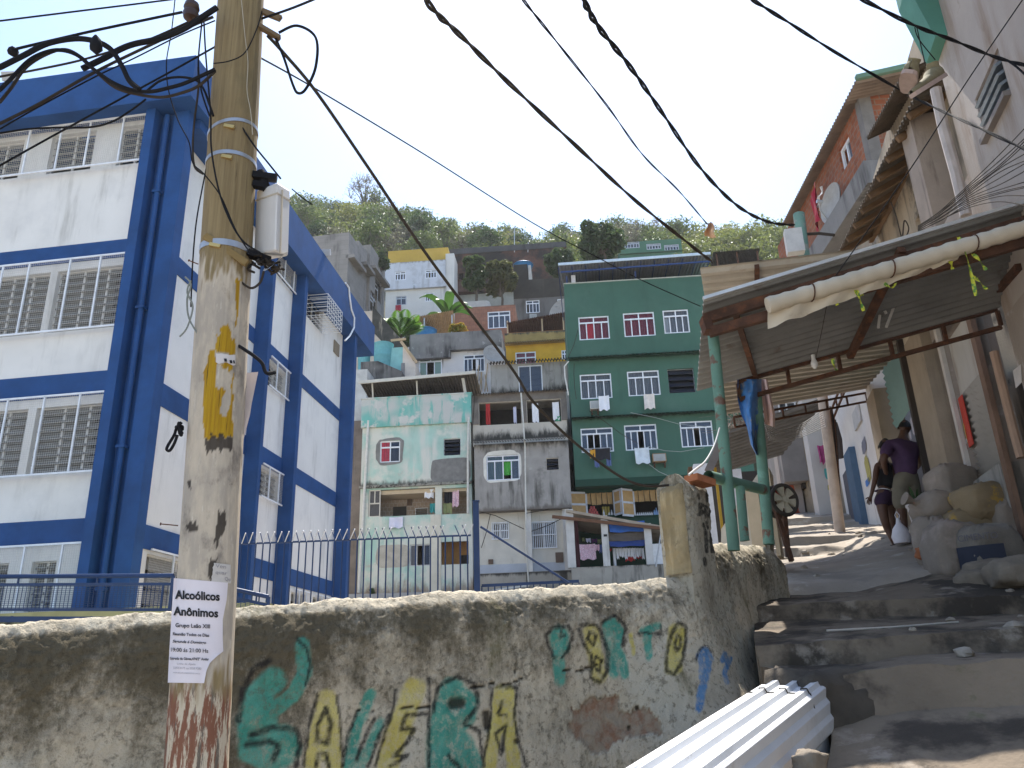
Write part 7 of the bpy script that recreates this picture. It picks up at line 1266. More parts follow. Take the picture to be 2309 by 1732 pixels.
# ================= right hand row of shops =================
row_m = MAT('dirty_pink_render', (.31, .26, .22), .9, .12, 1.5, .25, 40, stk=((.17, .13, .1), 2.5, .52, .72), blot=[((.5, .45, .42), 3, .58, .68, .7)])
shop = thing('shop_house', 'near pale house of the right row with roller door below and louvred window above', 'house', RF.pt(6, 1.5, 0))
def U(c, x, y, d=0.): return RF.at(c(x, y), d)[0]
def Z(c, x, y, d=0.): return RF.at(c(x, y), d)[1]
uR0, uR1 = U(C1, 1780, 500), U(C1, 2045, 600); uE = U(A1, 1180, 760)     # roller door left/right edges (left is farther), far edge of the pale house
zrb = Z(C1, 1830, 940); zrt = Z(C1, 1640, 60)+.2; zroof = 9.5; uN = 1.5
lw_a = (U(A1, 1485, 480), U(A1, 1330, 720)); lz = (Z(A1, 1340, 890), Z(A1, 1415, 300))
lwh = (min(lw_a), max(lw_a), min(lz)+.0, max(lz))
MB().wall(RF, uN, uE, 4.6, zroof, [lwh], .0, .22).build('upper_wall', MAT('pinkish_white_paint', (.39, .335, .29), .85, .1, 1.2, .2, 40, stk=((.24, .17, .12), 2.2, .47, .68), blot=[((.3, .25, .2), .9, .52, .7, .8), ((.2, .15, .11), 2.4, .6, .72, .7)], top=(zroof-.6, .8, (.22, .16, .12))), shop)
MB().wall(RF, uN, uE, .5, 4.6, [(uR1, uR0, .6, zrt)], .0, .2).build('lower_wall', row_m, shop)
m = MB(); m.poly(RF.pt(uE, .5, 0), RF.pt(uE, zroof, 0), RF.pt(uE, zroof, -3), RF.pt(uE, .5, -3)); m.poly(RF.pt(uN, .5, 0), RF.pt(uN, zroof, 0), RF.pt(uN, zroof, -3), RF.pt(uN, .5, -3)); m.poly(RF.pt(uN, zroof, 0), RF.pt(uE, zroof, 0), RF.pt(uE, zroof, -3), RF.pt(uN, zroof, -3)); m.build('end_wall', row_m, shop)
MB().fb(RF, uN, uE, .5, zroof-.1, -2.9, -2.8).build('room_wall', dark_room, shop)
# louvre window
m = MB(); u0, u1, z0, z1 = lwh; P = RF.pt
for a, b in ((u0, u0+.05), (u1-.05, u1)): m.fb(RF, a, b, z0, z1, -.16, -.02)
m.fb(RF, u0, u1, z0, z0+.05, -.16, .06); m.fb(RF, u0, u1, z1-.05, z1, -.16, -.02); lo_ = m.build('louvre_window', MAT('old_window_frame', (.2, .17, .15), .7), shop)
n = 4
for i in range(n):
    h = (z1-z0-.1)/n; z = z0+.05+h*i; g = MB(); a = .11; g.hexa([P(u0+.06, z, -.04+a*.6), P(u1-.06, z, -.04+a*.6), P(u1-.06, z+.02, -.02+a*.6), P(u0+.06, z+.02, -.02+a*.6), P(u0+.06, z+h*.8, -.1), P(u1-.06, z+h*.8, -.1), P(u1-.06, z+h*.8+.02, -.08), P(u0+.06, z+h*.8+.02, -.08)]); g.build('glass_slat', MAT('frosted_glass', (.25, .28, .3), .3, .3, 5, .05, 40), lo_)
# roller door, panel, poster
rol = MAT('white_roller_paint', (.42, .4, .37), .6, .08, 3, .1, 40, stk=((.25, .2, .17), 5, .55, .75)); zs1 = Z(C1, 1800, 215); m = MB(); n = 13
for k in range(n): z = zrb+(zs1-zrb)*k/n; h = (zs1-zrb)/n; m.m = 0; m.add([P(uR1, z, -.1), P(uR0, z, -.1), P(uR0, z+h*.8, -.035), P(uR1, z+h*.8, -.035)], [(0, 1, 2, 3)]); m.m = 1; m.add([P(uR1, z+h*.8, -.035), P(uR0, z+h*.8, -.035), P(uR0, z+h, -.11), P(uR1, z+h, -.11)], [(0, 1, 2, 3)])
m.build('roller_door', [rol, MAT('roller_groove_shade', (.12, .095, .08), .9)], shop, fix=False); MB().fb(RF, uR1, uR0, zs1+.002, zrt, -.12, -.05).build('door_header', MAT('white_header_paint', (.42, .385, .34), .7, .08, 2, .1, 40, stk=((.28, .2, .15), 6, .52, .75)), shop)  # slat lips coloured dark to imitate shade in the grooves
m = MB(); m.fb(RF, uR1-.14, uR1-.01, .8, zrt, 0.002, .05); m.build('door_jamb', MAT('brown_door_jamb', (.2, .12, .08), .8, .2, 4), shop); MB().fb(RF, uR0+.01, uR0+.1, .8, zrt+1, 0.002, .05).build('door_jamb', MAT('pale_door_jamb', (.5, .45, .4), .8, .1, 4), shop); MB().fb(RF, uR1, uR0, .8, zrb, -.12, .06).build('threshold', concrete, shop)
pu0, pu1 = U(C1, 1810, 480), U(C1, 1725, 480); pz0, pz1 = Z(C1, 1805, 665), Z(C1, 1735, 315)
ps = thing('beer_poster', 'red drinks poster with a yellow bottle on the white roller door', 'poster', P((pu0+pu1)/2, pz0, -.03)); MB().fb(RF, pu0, pu1, pz0, pz1, -.024, -.014).build('sheet', MAT('red_poster', (.5, .05, .03), .6, .1, 5), ps)
uc = (pu0+pu1)/2; hh = pz1-pz0; wq = pu1-pu0; m = MB(); m.poly(*[P(uc+wq*x, pz0+hh*y, -.01) for x, y in ((-.14, .1), (.14, .1), (.16, .45), (.05, .62), (.05, .82), (-.05, .82), (-.05, .62), (-.16, .45))]); m.build('bottle_print', flat('amber_print', (.7, .4, .05), .6), ps, fix=False)
m = MB(); [m.poly(*[P(uc+wq*(x+.1*cos(a*.63)), pz0+hh*(y+.05*sin(a*.63)), -.007) for a in range(10)]) for x, y in ((.3, .85), (.28, .55), (-.05, .15))]; m.build('white_print', lin_w, ps, fix=False)
# pipes
pipe([RF.pt(*RF.at(A1(x, y), .1), .1) for x, y in ((1062, 520), (1110, 760), (1180, 1010), (1240, 1260))], .056, 'thick white rain pipe down the far edge of the pale louvred house', MAT('grubby_white_pvc', (.46, .4, .36), .6, .15, 4, .1, 30, stk=((.2, .15, .12), 6, .5, .7)))
pipe([RF.pt(*RF.at(C1(x, y), .06), .06) for x, y in ((2000, -20), (2080, 300), (2145, 560), (2190, 725))], .04, 'copper coloured pipe on the wall right of the roller door', flat('copper_pipe', (.38, .24, .16), .5))
t = thing('paper_notice', 'torn whitish notice pasted on the wall at the right edge', 'paper', P(U(C1, 2170, 160), Z(C1, 2160, 230), .01)); MB().poly(P(U(C1, 2140, 120), Z(C1, 2140, 110), .006), P(U(C1, 2205, 100), Z(C1, 2200, 60), .006), P(U(C1, 2205, 200), Z(C1, 2205, 190), .006), P(U(C1, 2160, 240), Z(C1, 2155, 240), .006)).build('sheet', MAT('white_scrap', (.6, .55, .52)), t)
# teal balcony above
bt0 = atY(A1(1010, 0), 6.6); m = MB(); g_ = lambda x, y, d: RF.pt(*RF.at(A1(x, y), d), d); q = [g_(1085, 345, 0.02), g_(1240, -20, 0.02), g_(1150, 140, .45), g_(1045, 160, .45)]
zb2 = Z(A1, 1085, 345, 0.); uu1 = U(A1, 1080, 340)+.02; MB().fb(RF, uN, uu1, zb2+.75, zroof+2, .0, .26).build('balcony', MAT('sea_green_paint', (.085, .23, .175), .7, .15, 1.5, .15, 30, stk=((.06, .15, .1), 2, .55, .75)), shop)
MB().hexa([P(uu1-.4, zb2, .002), P(uu1, zb2, .002), P(uu1, zb2, .12), P(uu1-.4, zb2, .12), P(uu1-.4, zb2+.748, .002), P(uu1, zb2+.748, .002), P(uu1, zb2+.748, .26), P(uu1-.4, zb2+.748, .26)]).build('balcony_bracket', MAT('sea_green_paint', (.1, .33, .24)), shop)
# middle shops (teal shutter, yellow sign, pillars)
mid = thing('middle_shop', 'old shop with concrete pillars, half open teal roller shutter and wooden roof', 'shop', RF.pt(10, 2.5, 0))
pl_m = MAT('brown_concrete_pillar', (.29, .235, .175), .95, .15, 2, .3, 35, stk=((.12, .09, .07), 4, .55, .75)); uA0, uA1 = U(C1, 1670, 450), U(C1, 1535, 450); uB0, uB1 = U(C1, 1215, 350), U(C1, 1150, 350); z_up = Z(B1, 1300, 1010)
MB().fb(RF, uA0, uA1, 1.5, 5.6, -.3, .1).build('pillar', pl_m, mid); MB().fb(RF, uB0, uB1, 2., 5.8, -.3, .1).build('pillar', pl_m, mid)
uT0, uT1 = U(C1, 1395, 200), U(C1, 1215, 300); zt0, zt1 = Z(C1, 1330, 420), Z(C1, 1270, 30)+.7; m = MB(); n = 14
for k in range(n): z = zt0+(zt1-zt0)*k/n; h = (zt1-zt0)/n; m.add([P(uT0, z, -.12), P(uT1, z, -.12), P(uT1, z+h*.85, -.07), P(uT0, z+h*.85, -.07), P(uT1, z+h, -.12), P(uT0, z+h, -.12)], [(0, 1, 2, 3), (3, 2, 4, 5)])
m.build('teal_shutter', MAT('teal_shutter_paint', (.14, .25, .25), .6, .1, 2), mid, fix=False)
MB().fb(RF, uT0-.12, uT0-.01, 1.8, zt1, -.1, .05).build('shutter_post', MAT('dark_steel_post', (.05, .04, .035), .7), mid)
MB().fb(RF, uE+.02, uA0-.01, zrb+1.9, 6.2, -.25, -.02).build('shop_wall', row_m, mid); MB().fb(RF, uA1+.02, uT0-.14, Z(C1, 1440, 250), 6.2, -.25, -.02).build('shop_wall', MAT('cream_shop_wall', (.5, .43, .33), .9, .1, 2, .2, 30, stk=((.28, .16, .08), 3, .55, .75)), mid)
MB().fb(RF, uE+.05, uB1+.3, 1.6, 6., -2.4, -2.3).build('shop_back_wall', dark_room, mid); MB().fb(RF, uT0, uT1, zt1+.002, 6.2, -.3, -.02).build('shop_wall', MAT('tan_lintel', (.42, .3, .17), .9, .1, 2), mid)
m = MB()
for k in range(7): u = uT0+(uT1-uT0)*(k+.3)/7.5; m.fb(RF, u, u+.09, zt0-.3, zt0-.03, -.2, -.19)
m.build('hanging_packets', flat('pale_packets', (.45, .45, .55), .6), mid)
ys = thing('shop_banner', 'yellow hanging shop banner with a dark emblem between the pillars', 'sign', P(U(C1, 1480, 530), Z(C1, 1480, 520), .0)); yz = (U(C1, 1535, 400), U(C1, 1432, 400), Z(C1, 1480, 520), Z(C1, 1470, 295)); MB().fb(RF, *yz, -.2, -.18).build('sheet', MAT('yellow_banner', (.55, .37, .03), .7, .08, 4), ys)
m = MB(); uc, zc = (yz[0]+yz[1])/2, yz[2]+(yz[3]-yz[2])*.66; ww = (yz[1]-yz[0])*.3
m.grid(lambda u, v: P(uc+ww*cos(6.283*u)*(.65+.35*v), zc+ww*1.1*sin(6.283*u)*(.65+.35*v), -.176), 24, 1); m.fb(RF, uc-ww, uc+ww, zc-ww*2., zc-ww*1.75, -.18, -.176); m.fb(RF, uc-ww*.7, uc+ww*.7, zc-ww*2.5, zc-ww*2.3, -.18, -.176); m.fb(RF, yz[0], yz[1], yz[2], yz[2]+.06, -.18, -.176); m.build('emblem', flat('dark_green_print', (.03, .05, .02), .7), ys, fix=False)
# old wooden roof, upper wall with pillar
uP0, uP1 = U(A1, 985, 1000), U(A1, 905, 1000); old = MAT('mouldy_old_wall', (.34, .275, .2), .95, .15, 1.2, .3, 30, stk=((.06, .05, .04), 2., .45, .64), blot=[((.08, .07, .055), 1.4, .55, .68)])
ow = thing('old_house', 'old mouldy upper storey with bare concrete pillar and overhanging tile roof', 'house', RF.pt(9, 5.5, 0)); MB().wall(RF, uE+.05, uB1+6.5, 5.9, 9.2, [(uP1+.4, uP1+1.4, 6.2, 7.4)], -.35, .2).build('wall', old, ow)
MB().fb(RF, uP0, uP1, 5.5, Z(A1, 880, 765), -.34, .0).build('pillar', MAT('pinkish_pillar', (.3, .245, .2), .95, .15, 2, .3, 30, stk=((.12, .09, .07), 3, .55, .7)), ow)
sooty = MAT('old_tile_roof', (.11, .08, .055), .95, .3, 4, .4, 30, blot=[((.05, .04, .03), 2, .45, .65)])
def sheet(par, qa, Ya, qb, Yb, back, rise, n, name='roof', amp=.035, mat=None):
    a = atY(qa, Ya); b = atY(qb, Yb); k = RF.n*-1*back+V((0, 0, rise)); m = MB(); m.corr(a, b, b+k, a+k, n, amp); m.corr(a+V((0, 0, .012)), b+V((0, 0, .012)), b+k+V((0, 0, .012)), a+k+V((0, 0, .012)), n, amp); o = m.build(name, mat or sooty, par, fix=False); return a, b, k
a, b, k = sheet(ow, A1(935, 585), 7.7, A1(490, 1490), 12.2, 1.6, .75, 44); m = MB()
for i in range(9): p = a.lerp(b, (i+.5)/9)-V((0, 0, .07)); m.beam(p, p+k, .06, .08)
m.beam(a-V((0, 0, .09))+k*.35, b-V((0, 0, .09))+k*.35, .07, .07); m.build('rafter', MAT('old_timber', (.13, .075, .036), .9, .3, 5), ow)
a, b, k = sheet(ow, A1(872, 440), 8.2, A1(660, 815), 10.2, 1.5, .5, 22, 'upper_roof'); MB().beam(a-V((0, 0, .08))+k*.4, b-V((0, 0, .08))+k*.4, .07, .07).build('purlin', MAT('old_timber', (.2, .12, .055)), ow)
# brick house
ra1 = atY(A1(600, 470), 12.4); ra2 = atY(A1(168, 1312), 17.6); azb = math.degrees(math.atan2(ra2.x-ra1.x, ra2.y-ra1.y)); FB = Fac(atY(A1(622, 640), 13.0), azb); bh2 = thing('brick_house', 'unplastered orange brick upper storey with corrugated roof and grey parapet ledge', 'house', FB.pt(1, 6, 0))
c0 = FB.at(A1(625, 640))[0]; c9 = c0+6.; zt_ = min(ra1.z, ra2.z)+.12; hw = FB.rect(A1, 497, 800, 580, 1010); hu0, hu1 = FB.at(A1(575, 900))[0], FB.at(A1(500, 920))[0]; hz0, hz1 = FB.at(A1(545, 965))[1], FB.at(A1(540, 800))[1]
brk_m = MAT('hollow_brick', (.36, .12, .055), .9, .3, 3, .3, 30, brick=((.28, .09, .045), (.26, .18, .13), azb, .22, .13), blot=[((.2, .1, .06), 1.5, .5, .68, .7)]); brk_f = MAT('hollow_brick_front', (.36, .12, .06), .9, .2, 3, .3, 30, brick=((.27, .09, .05), (.26, .18, .13), azb+90, .22, .13), blot=[((.2, .1, .06), 1.5, .5, .68, .7)])
zl0 = FB.at(A1(610, 860))[1]; hole = (min(hu0, hu1), max(hu0, hu1), min(hz0, hz1), max(hz0, hz1))
MB().wall(FB, c0, c9, zl0-1.5, zt_, [hole], 0, .2).build('side_wall', brk_m, bh2); MB().poly(FB.pt(c0, zl0-1.5, 0), FB.pt(c0, zt_, 0), FB.pt(c0, zt_, -4), FB.pt(c0, zl0-1.5, -4)).build('front_wall', brk_f, bh2)
MB().fb(FB, c0-.06, c0+.16, zl0-1, zt_, -.2, .03).build('corner_pillar', MAT('grey_pillar', (.2, .18, .16), .95, .2, 3), bh2); win(FB, bh2, hole, 2, 0, None, (1,), -.1, .06)
pz0, pz1 = FB.at(A1(690, 900), .5)[1], FB.at(A1(690, 760), .5)[1]; a = FB.at(A1(735, 745), .5)[0]; MB().fb(FB, c0-.7, c9+2, pz0-.35, pz1-.25, -.3, .5).build('parapet', MAT('streaky_grey_parapet', (.24, .225, .21), .95, .15, 1.2, .3, 25, stk=((.07, .065, .06), 2, .48, .68)), bh2)
MB().fb(FB, c0-.5, c9+3, 3., pz0-.36, -3, -.35).build('lower_wall', old, bh2)
k = V((3.2, -.3, .5)); m = MB(); m.corr(ra1, ra2, ra2+k, ra1+k, 52, .045); m.corr(ra1+V((0, 0, .014)), ra2+V((0, 0, .014)), ra2+k+V((0, 0, .014)), ra1+k+V((0, 0, .014)), 52, .045); m.build('roof', MAT('brown_corrugated_roof', (.21, .155, .115), .9, .2, 3, .3, 30), bh2, fix=False)
MB().beam(ra1+V((0, 0, .05)), ra1+k+V((0, 0, .05)), .1, .1).build('roof_verge', MAT('green_verge', (.13, .22, .15), .8), bh2)
dish(atY(A1(470, 1190), 14.3), .42, (-.9, -.1, .1), 'grey satellite dish on the parapet of the orange brick house')
Fc = Fac(atY(A1(385, 1200), 15.), 14); r = (Fc.at(A1(400, 1100))[0]-.25, Fc.at(A1(400, 1100))[0]+.6, Fc.at(A1(370, 1320))[1], Fc.at(A1(410, 1090))[1]); cloth(Fc, r, .05, lin_w, 'hanging_cloth', 'white cloth hanging under the brown roof of the brick house'); cloth(Fc, (r[0]+.7, r[1]+.6, r[2]-.2, r[2]+.6), .05, flat('crimson_cloth', (.35, .02, .04)), 'hanging_cloth', 'crimson cloth behind the white one under the brown roof')
# street pole above awnings
pa_, pb2 = atY(S4(1392, 1362), 13.8), atY(A1(262, 1252), 13.8); sp_ = thing('street_pole', 'mossy teal street pole with a meter box rising behind the awnings', 'pole', pa_); d = (pb2-pa_).normalized(); MB().tube([pa_-d*.5, pa_+d*2.4], .09, 12).build('base', MAT('rusty_concrete_pole', (.45, .36, .29), .9, .2, 3, .2, 30, stk=((.25, .12, .06), 3, .5, .7)), sp_, smooth=50); MB().tube([pa_+d*2.4, pb2], [.088, .11], 12).build('shaft', MAT('mossy_teal_paint', (.13, .23, .19), .8, .2, 2, .2, 30, blot=[((.3, .3, .27), 3, .55, .68)]), sp_, smooth=50)
q = atY(A1(235, 1415), 13.6); MB().box(q, .32, .2, .5, Matrix.Rotation(-.2, 3, 'Z')).build('meter_box', flat('pale_meter_box', (.5, .48, .45), .6), sp_); MB().tube([atY(A1(300, 1370), 13.8), atY(A1(380, 1365), 13.6), atY(A1(470, 1375), 13.4)], .03, 6).build('cable_arm', brown_cable, sp_)
# trainers
def shoe(ankle, heel, toe, label):
    ankle, heel, toe = V(ankle), V(heel), V(toe); t = thing('trainer', label, 'shoe', heel, 'trainers hung over the cable'); d = (toe-heel); L_ = d.length; d.normalize(); up = (ankle-heel); up = (up-d*up.dot(d)).normalized(); sd = d.cross(up); m = MB()
    def fn(u, v):
        a = 2*pi*u; w_ = .046*(.75+.45*sin(min(1, v*1.1)*pi*.8+.35))*(1 if .02 < v < .98 else .3); h = .085-.055*v if v > .35 else .09; y = cos(a)*w_; z = max(-.012, sin(a)*h*.6+h*.35); return heel+d*(L_*v)+sd*y+up*(z+.02)
    m.grid(fn, 18, 16); m.tube([heel+d*.05+up*.05, heel+d*.045+up*.1, heel+d*.035+up*.125], [.042, .04, .043], 12, cap=False); m.build('upper', MAT('faded_canvas', (.2, .17, .1), .9, .25, 12), t, smooth=60)
    m = MB(); pr_ = [(v, .049*(.78+.42*sin(min(1, v*1.1)*pi*.8+.35))*(1 if .02 < v < .98 else .6)) for v in [k/14 for k in range(15)]]; o = [heel+d*(L_*v)+sd*w_ for v, w_ in pr_]+[heel+d*(L_*v)-sd*w_ for v, w_ in pr_[::-1]]; n = len(o); m.add([p-up*.004 for p in o]+[p+up*.026 for p in o], [list(range(n))[::-1], list(range(n, 2*n))]+[(i, (i+1) % n, n+(i+1) % n, n+i) for i in range(n)]); m.build('sole', MAT('dusty_pink_sole', (.4, .3, .26), .8, .15, 9), t); return t
s1 = shoe(atY(A1(960, 330), 4.5), atY(A1(905, 425), 4.42), atY(A1(905, 410), 4.42)+V((.10, .24, .0)), 'left old trainer, sole towards the viewer, hanging from the cable'); s2 = shoe(atY(A1(1085, 350), 4.6), atY(A1(1110, 455), 4.62), atY(A1(935, 565), 4.5), 'right old trainer pointing down left, hanging from the cable')
cable([(A1, 950, 150, 4.42), (A1, 975, 260, 4.44), (A1, 1000, 370, 4.46)], .004, 'shoelace holding the trainers on the cable'); cable([(A1, 940, 160, 4.42), (A1, 965, 230, 4.45), (A1, 1060, 350, 4.55)], .004, 'second shoelace of the hanging trainers')
for k in range(13): y = 760+k*52; x0 = 1150-k*22+40*sin(k*2.1); cable([(A1, xx, yy, RF.pt(*RF.at(A1(xx, yy), .3), .3).y) for xx, yy in ((1640, 690+42*k+25*sin(k*1.7)), (1440, 900+24*k+16*sin(k)), (1250, 1085+11*k), (1080, 1240+5*k+8*sin(k*2)), (960, 1320+3*k))], .004, 'dark service wire in the bundle crossing the pale house above the awning', brown_cable); COL.objects[-1]['group'] = 'service wires over the pale house'
for k, (pts, lb) in enumerate(((((1030, 520), (1050, 700), (1000, 900)), 'thin drooping wire in front of the mouldy old wall'), (((800, 1180), (830, 1260), (870, 1400), (905, 1340), (880, 1290), (870, 1380)), 'reddish loop of wire hanging on the mouldy old wall'))): cable([(A1, x, y, 8.2) for x, y in pts], .008, lb, brown_cable)
# plastic and cloth on the second post
bt_ = MAT('blue_plastic', (.05, .16, .4), .35, .3, 9, .2, 20, blot=[((.25, .27, .3), 4, .48, .56)]); t = thing('plastic_sheet', 'crumpled blue and grey plastic sheet hanging from the second teal post', 'plastic', atY(S4(640, 730), 7.6)); m = MB()
tab = [(60, 485, 700), (250, 488, 700), (380, 520, 680), (480, 570, 670), (560, 585, 660), (640, 600, 660), (735, 655, 668)]
def pf2(u, v, o=0.):
    y = 60+675*v; xl = lerp([(a, b) for a, b, c in tab], y); xr = lerp([(a, c) for a, b, c in tab], y); return atY(S4(xl+(xr-xl)*u, y), 7.62+o+.1*sin(u*7+v*3)+.06*noise.noise(V((u*5, v*9, o*9))))
m.grid(pf2, 16, 30); m.grid(lambda u, v: pf2(u, v, .06), 16, 30); m.build('sheet', bt_, t, smooth=60, fix=False)
m = MB(); m.grid(lambda u, v: atY(S4(690+40*v*(1-u)+(60+70*min(1, v*1.4))*u, 60+400*v+30*u*v), 7.95+.06*sin(u*6)), 10, 14); solo(m, 'hanging_cloth', MAT('faded_pink_cloth', (.5, .34, .28), .9, .1, 3, .1, 30, blot=[((.55, .22, .08), 1.5, .55, .65)]), 'faded pink and orange cloth hanging behind the second teal post', 'cloth', smooth=60, fix=False)
# spoked wheel stand
wt = thing('pulley_stand', 'rusty leaning stand with six spoked wheel at the stair edge', 'pulley', atY(S4(950, 1640), 8.)); ce = atY(S4(903, 1135), 7.9); axn = V((.35, -.93, 0)).normalized(); X_ = V((0, 0, 1)); Y_ = axn.cross(X_); R_ = .148
ring = lambda r, o, n=28: [ce+(X_*cos(2*pi*k/n)+Y_*sin(2*pi*k/n))*r+axn*o for k in range(n+1)]
m = MB(); m.tube(ring(R_, 0), .022, 8, False); m.tube(ring(R_, -.12), .026, 8, False); m.grid(lambda u, v: ce+(X_*cos(2*pi*u)+Y_*sin(2*pi*u))*(R_-.012)+axn*(-.12*v), 28, 1); m.build('rim', MAT('dirty_black_iron', (.05, .042, .035), .8), wt, smooth=50)
m = MB(); m.tube([ce+axn*.03, ce-axn*.16], .035, 10)
for k in range(6):
    a = 2*pi*k/6+.3; dr = X_*cos(a)+Y_*sin(a); tn = axn.cross(dr); m.hexa([ce+dr*.03-tn*.012-axn*.012, ce+dr*.03+tn*.012-axn*.012, ce+dr*.03+tn*.012+axn*.012, ce+dr*.03-tn*.012+axn*.012, ce+dr*(R_-.01)-tn*.05-axn*.012, ce+dr*(R_-.01)+tn*.05-axn*.012, ce+dr*(R_-.01)+tn*.05+axn*.012, ce+dr*(R_-.01)-tn*.05+axn*.012])
m.build('spokes', MAT('dirty_cream_iron', (.4, .36, .27), .8, .2, 12), wt)
MB().beam(atY(S4(788, 1095), 7.95), atY(S4(968, 1680), 7.75), .04, .04).build('leg', rust, wt); MB().beam(atY(S4(900, 1215), 7.95), atY(S4(938, 1640), 7.9), .04, .05).build('leg', rust, wt); q = atY(S4(852, 1050), 7.95); MB().lathe(q-V((0, 0, .05)), [(0, .05), (.05, .055), (.07, .06), (.09, .05)], 14).build('cap', flat('red_cap', (.5, .06, .05), .5), wt); MB().beam(atY(S4(780, 1080), 7.95), ce-axn*.06, .03, .03).build('arm', rust, wt)
# stair parapet beyond the wall
FS = Fac(atY(S4(600, 1300), 9.6), 112); sf = lambda x, y: FS.at(S4(x, y)); outl = [(340, 1395), (420, 1270), (470, 1190), (545, 1080), (610, 985), (688, 868), (770, 852), (775, 1640), (340, 1640)]; pts = [sf(*p) for p in outl]; m = MB(); n = len(pts)
m.add([FS.pt(u, z, .0) for u, z in pts]+[FS.pt(u, z, -.5) for u, z in pts], [list(range(n)), list(range(n, 2*n))[::-1]]+[(i, (i+1) % n, n+(i+1) % n, n+i) for i in range(n)]); sp2 = solo(m, 'stair_parapet', MAT('rough_pale_render', (.52, .47, .38), .95, .15, 4, .6, 25), 'sloping rough parapet with a cream pillar behind the teal posts', 'wall'); WLOC[sp2.name] = sp2.location.copy()
a = FS.rect(S4, 607, 1040, 718, 1640); MB().fb(FS, a[0], a[1], a[2], a[3], .002, .2).build('pillar', MAT('cream_pillar', (.5, .4, .27), .9, .1, 3), sp2)
a = FS.rect(S4, 770, 850, 822, 1640); MB().fb(FS, a[0]+.02, a[1], a[2], a[3], -.4, .05).build('end_post', MAT('cream_pillar', (.5, .4, .27)), sp2)
# ================= end of the alley =================
FE = Fac(atY(S4(1000, 1000), 21), 100); R = lambda *a: FE.rect(S4, *a)
aw_m = MAT('dirty_pink_wall', (.36, .31, .28), .92, .1, 1.5, .25, 25, stk=((.22, .19, .17), 2, .52, .7), blot=[((.3, .27, .25), 1.2, .58, .72, .6)]); r = R(880, 700, 1062, 1400); al = thing('corner_wall', 'dirty pinkish corner wall with a small blue plaque at the alley end', 'wall', FE.pt((r[0]+r[1])/2, r[2], 0))
MB().fb(FE, r[0], r[1], r[2]-1, r[3], -.6, 0).build('wall', aw_m, al); rp = R(935, 865, 1000, 905); MB().fb(FE, *rp, .002, .03).build('plaque', flat('blue_plaque', (.06, .1, .3), .5), al); rp = R(1050, 965, 1098, 1045); MB().fb(FE, *rp, .002, .2).build('meter_box', flat('dark_meter', (.05, .045, .045), .6), al)
m = MB(); r2 = R(898, 840, 925, 1030); [m.poly(*[FE.pt(u, z, .006) for u, z in ((r2[0]+k*.05, r2[3]-.5*k), (r2[0]+.2+k*.06, r2[3]-.3-.5*k), (r2[0]+.25, r2[3]-.9-.4*k), (r2[0]+.05, r2[3]-.6-.5*k))]) for k in range(3)]; m.build('red_paint', flat('red_paint_marks', (.4, .1, .06), .9), al, fix=False)
r = R(1062, 500, 1235, 1400); MB().fb(FE, r[0]+.01, r[1], r[2]-1, r[3], -3, -.25).build('side_wall', MAT('grey_pink_wall', (.3, .27, .245), .92, .1, 1.5, .2, 25), al); a = R(1115, 862, 1182, 1290); MB().hexa([FE.pt(a[0]+.15, a[2]-.6, -.24), FE.pt(a[0]+.45, a[2]-.6, -.24), FE.pt(a[0]+.45, a[2]-.6, -.2), FE.pt(a[0]+.15, a[2]-.6, -.2), FE.pt(a[0]-.05, a[3], -.24), FE.pt(a[0]+.15, a[3], -.24), FE.pt(a[0]+.15, a[3], -.2), FE.pt(a[0]-.05, a[3], -.2)]).build('yellow_door', flat('mustard_paint', (.35, .22, .03), .7), al)
a = R(1150, 490, 1250, 640); MB().fb(FE, *a, -.24, -.22).build('dark_window', dark_room, al)
FW = Fac(atY(S4(1270, 1000), 18.5), 96); r = FW.rect(S4, 1172, 640, 1365, 1300); gwall = thing('white_alley_wall', 'bright white alley wall with a teal flower painting behind the street pole', 'wall', FW.pt((r[0]+r[1])/2, r[2], 0)); MB().fb(FW, r[0], r[1]+1, r[2]-1, r[3]+1.2, -.4, 0).build('wall', MAT('bright_white_wall', (.52, .49, .46), .9, .06, 2, .2, 30, blot=[((.4, .38, .38), 1.6, .6, .74, .7)]), gwall)
patch(FW, gwall, blob(FW, S4, 1262, 850, 1315, 950, j=.2), .006, flat('teal_paint_mark', (.08, .35, .34), .9), 'painted_flower'); patch(FW, gwall, blob(FW, S4, 1308, 1080, 1335, 1108, j=.2), .006, flat('blue_paint_mark', (.08, .2, .5), .9), 'painted_mark'); patch(FW, gwall, blob(FW, S4, 1290, 1000, 1325, 1050, j=.3), .006, flat('mustard_mark', (.4, .35, .12), .9), 'painted_mark')
cloth(FW, FW.rect(S4, 1190, 665, 1252, 830), .2, MAT('magenta_cloth', (.34, .06, .17), .9, .2, 9), 'hanging_cloth', 'magenta striped cloth hanging at the alley end')
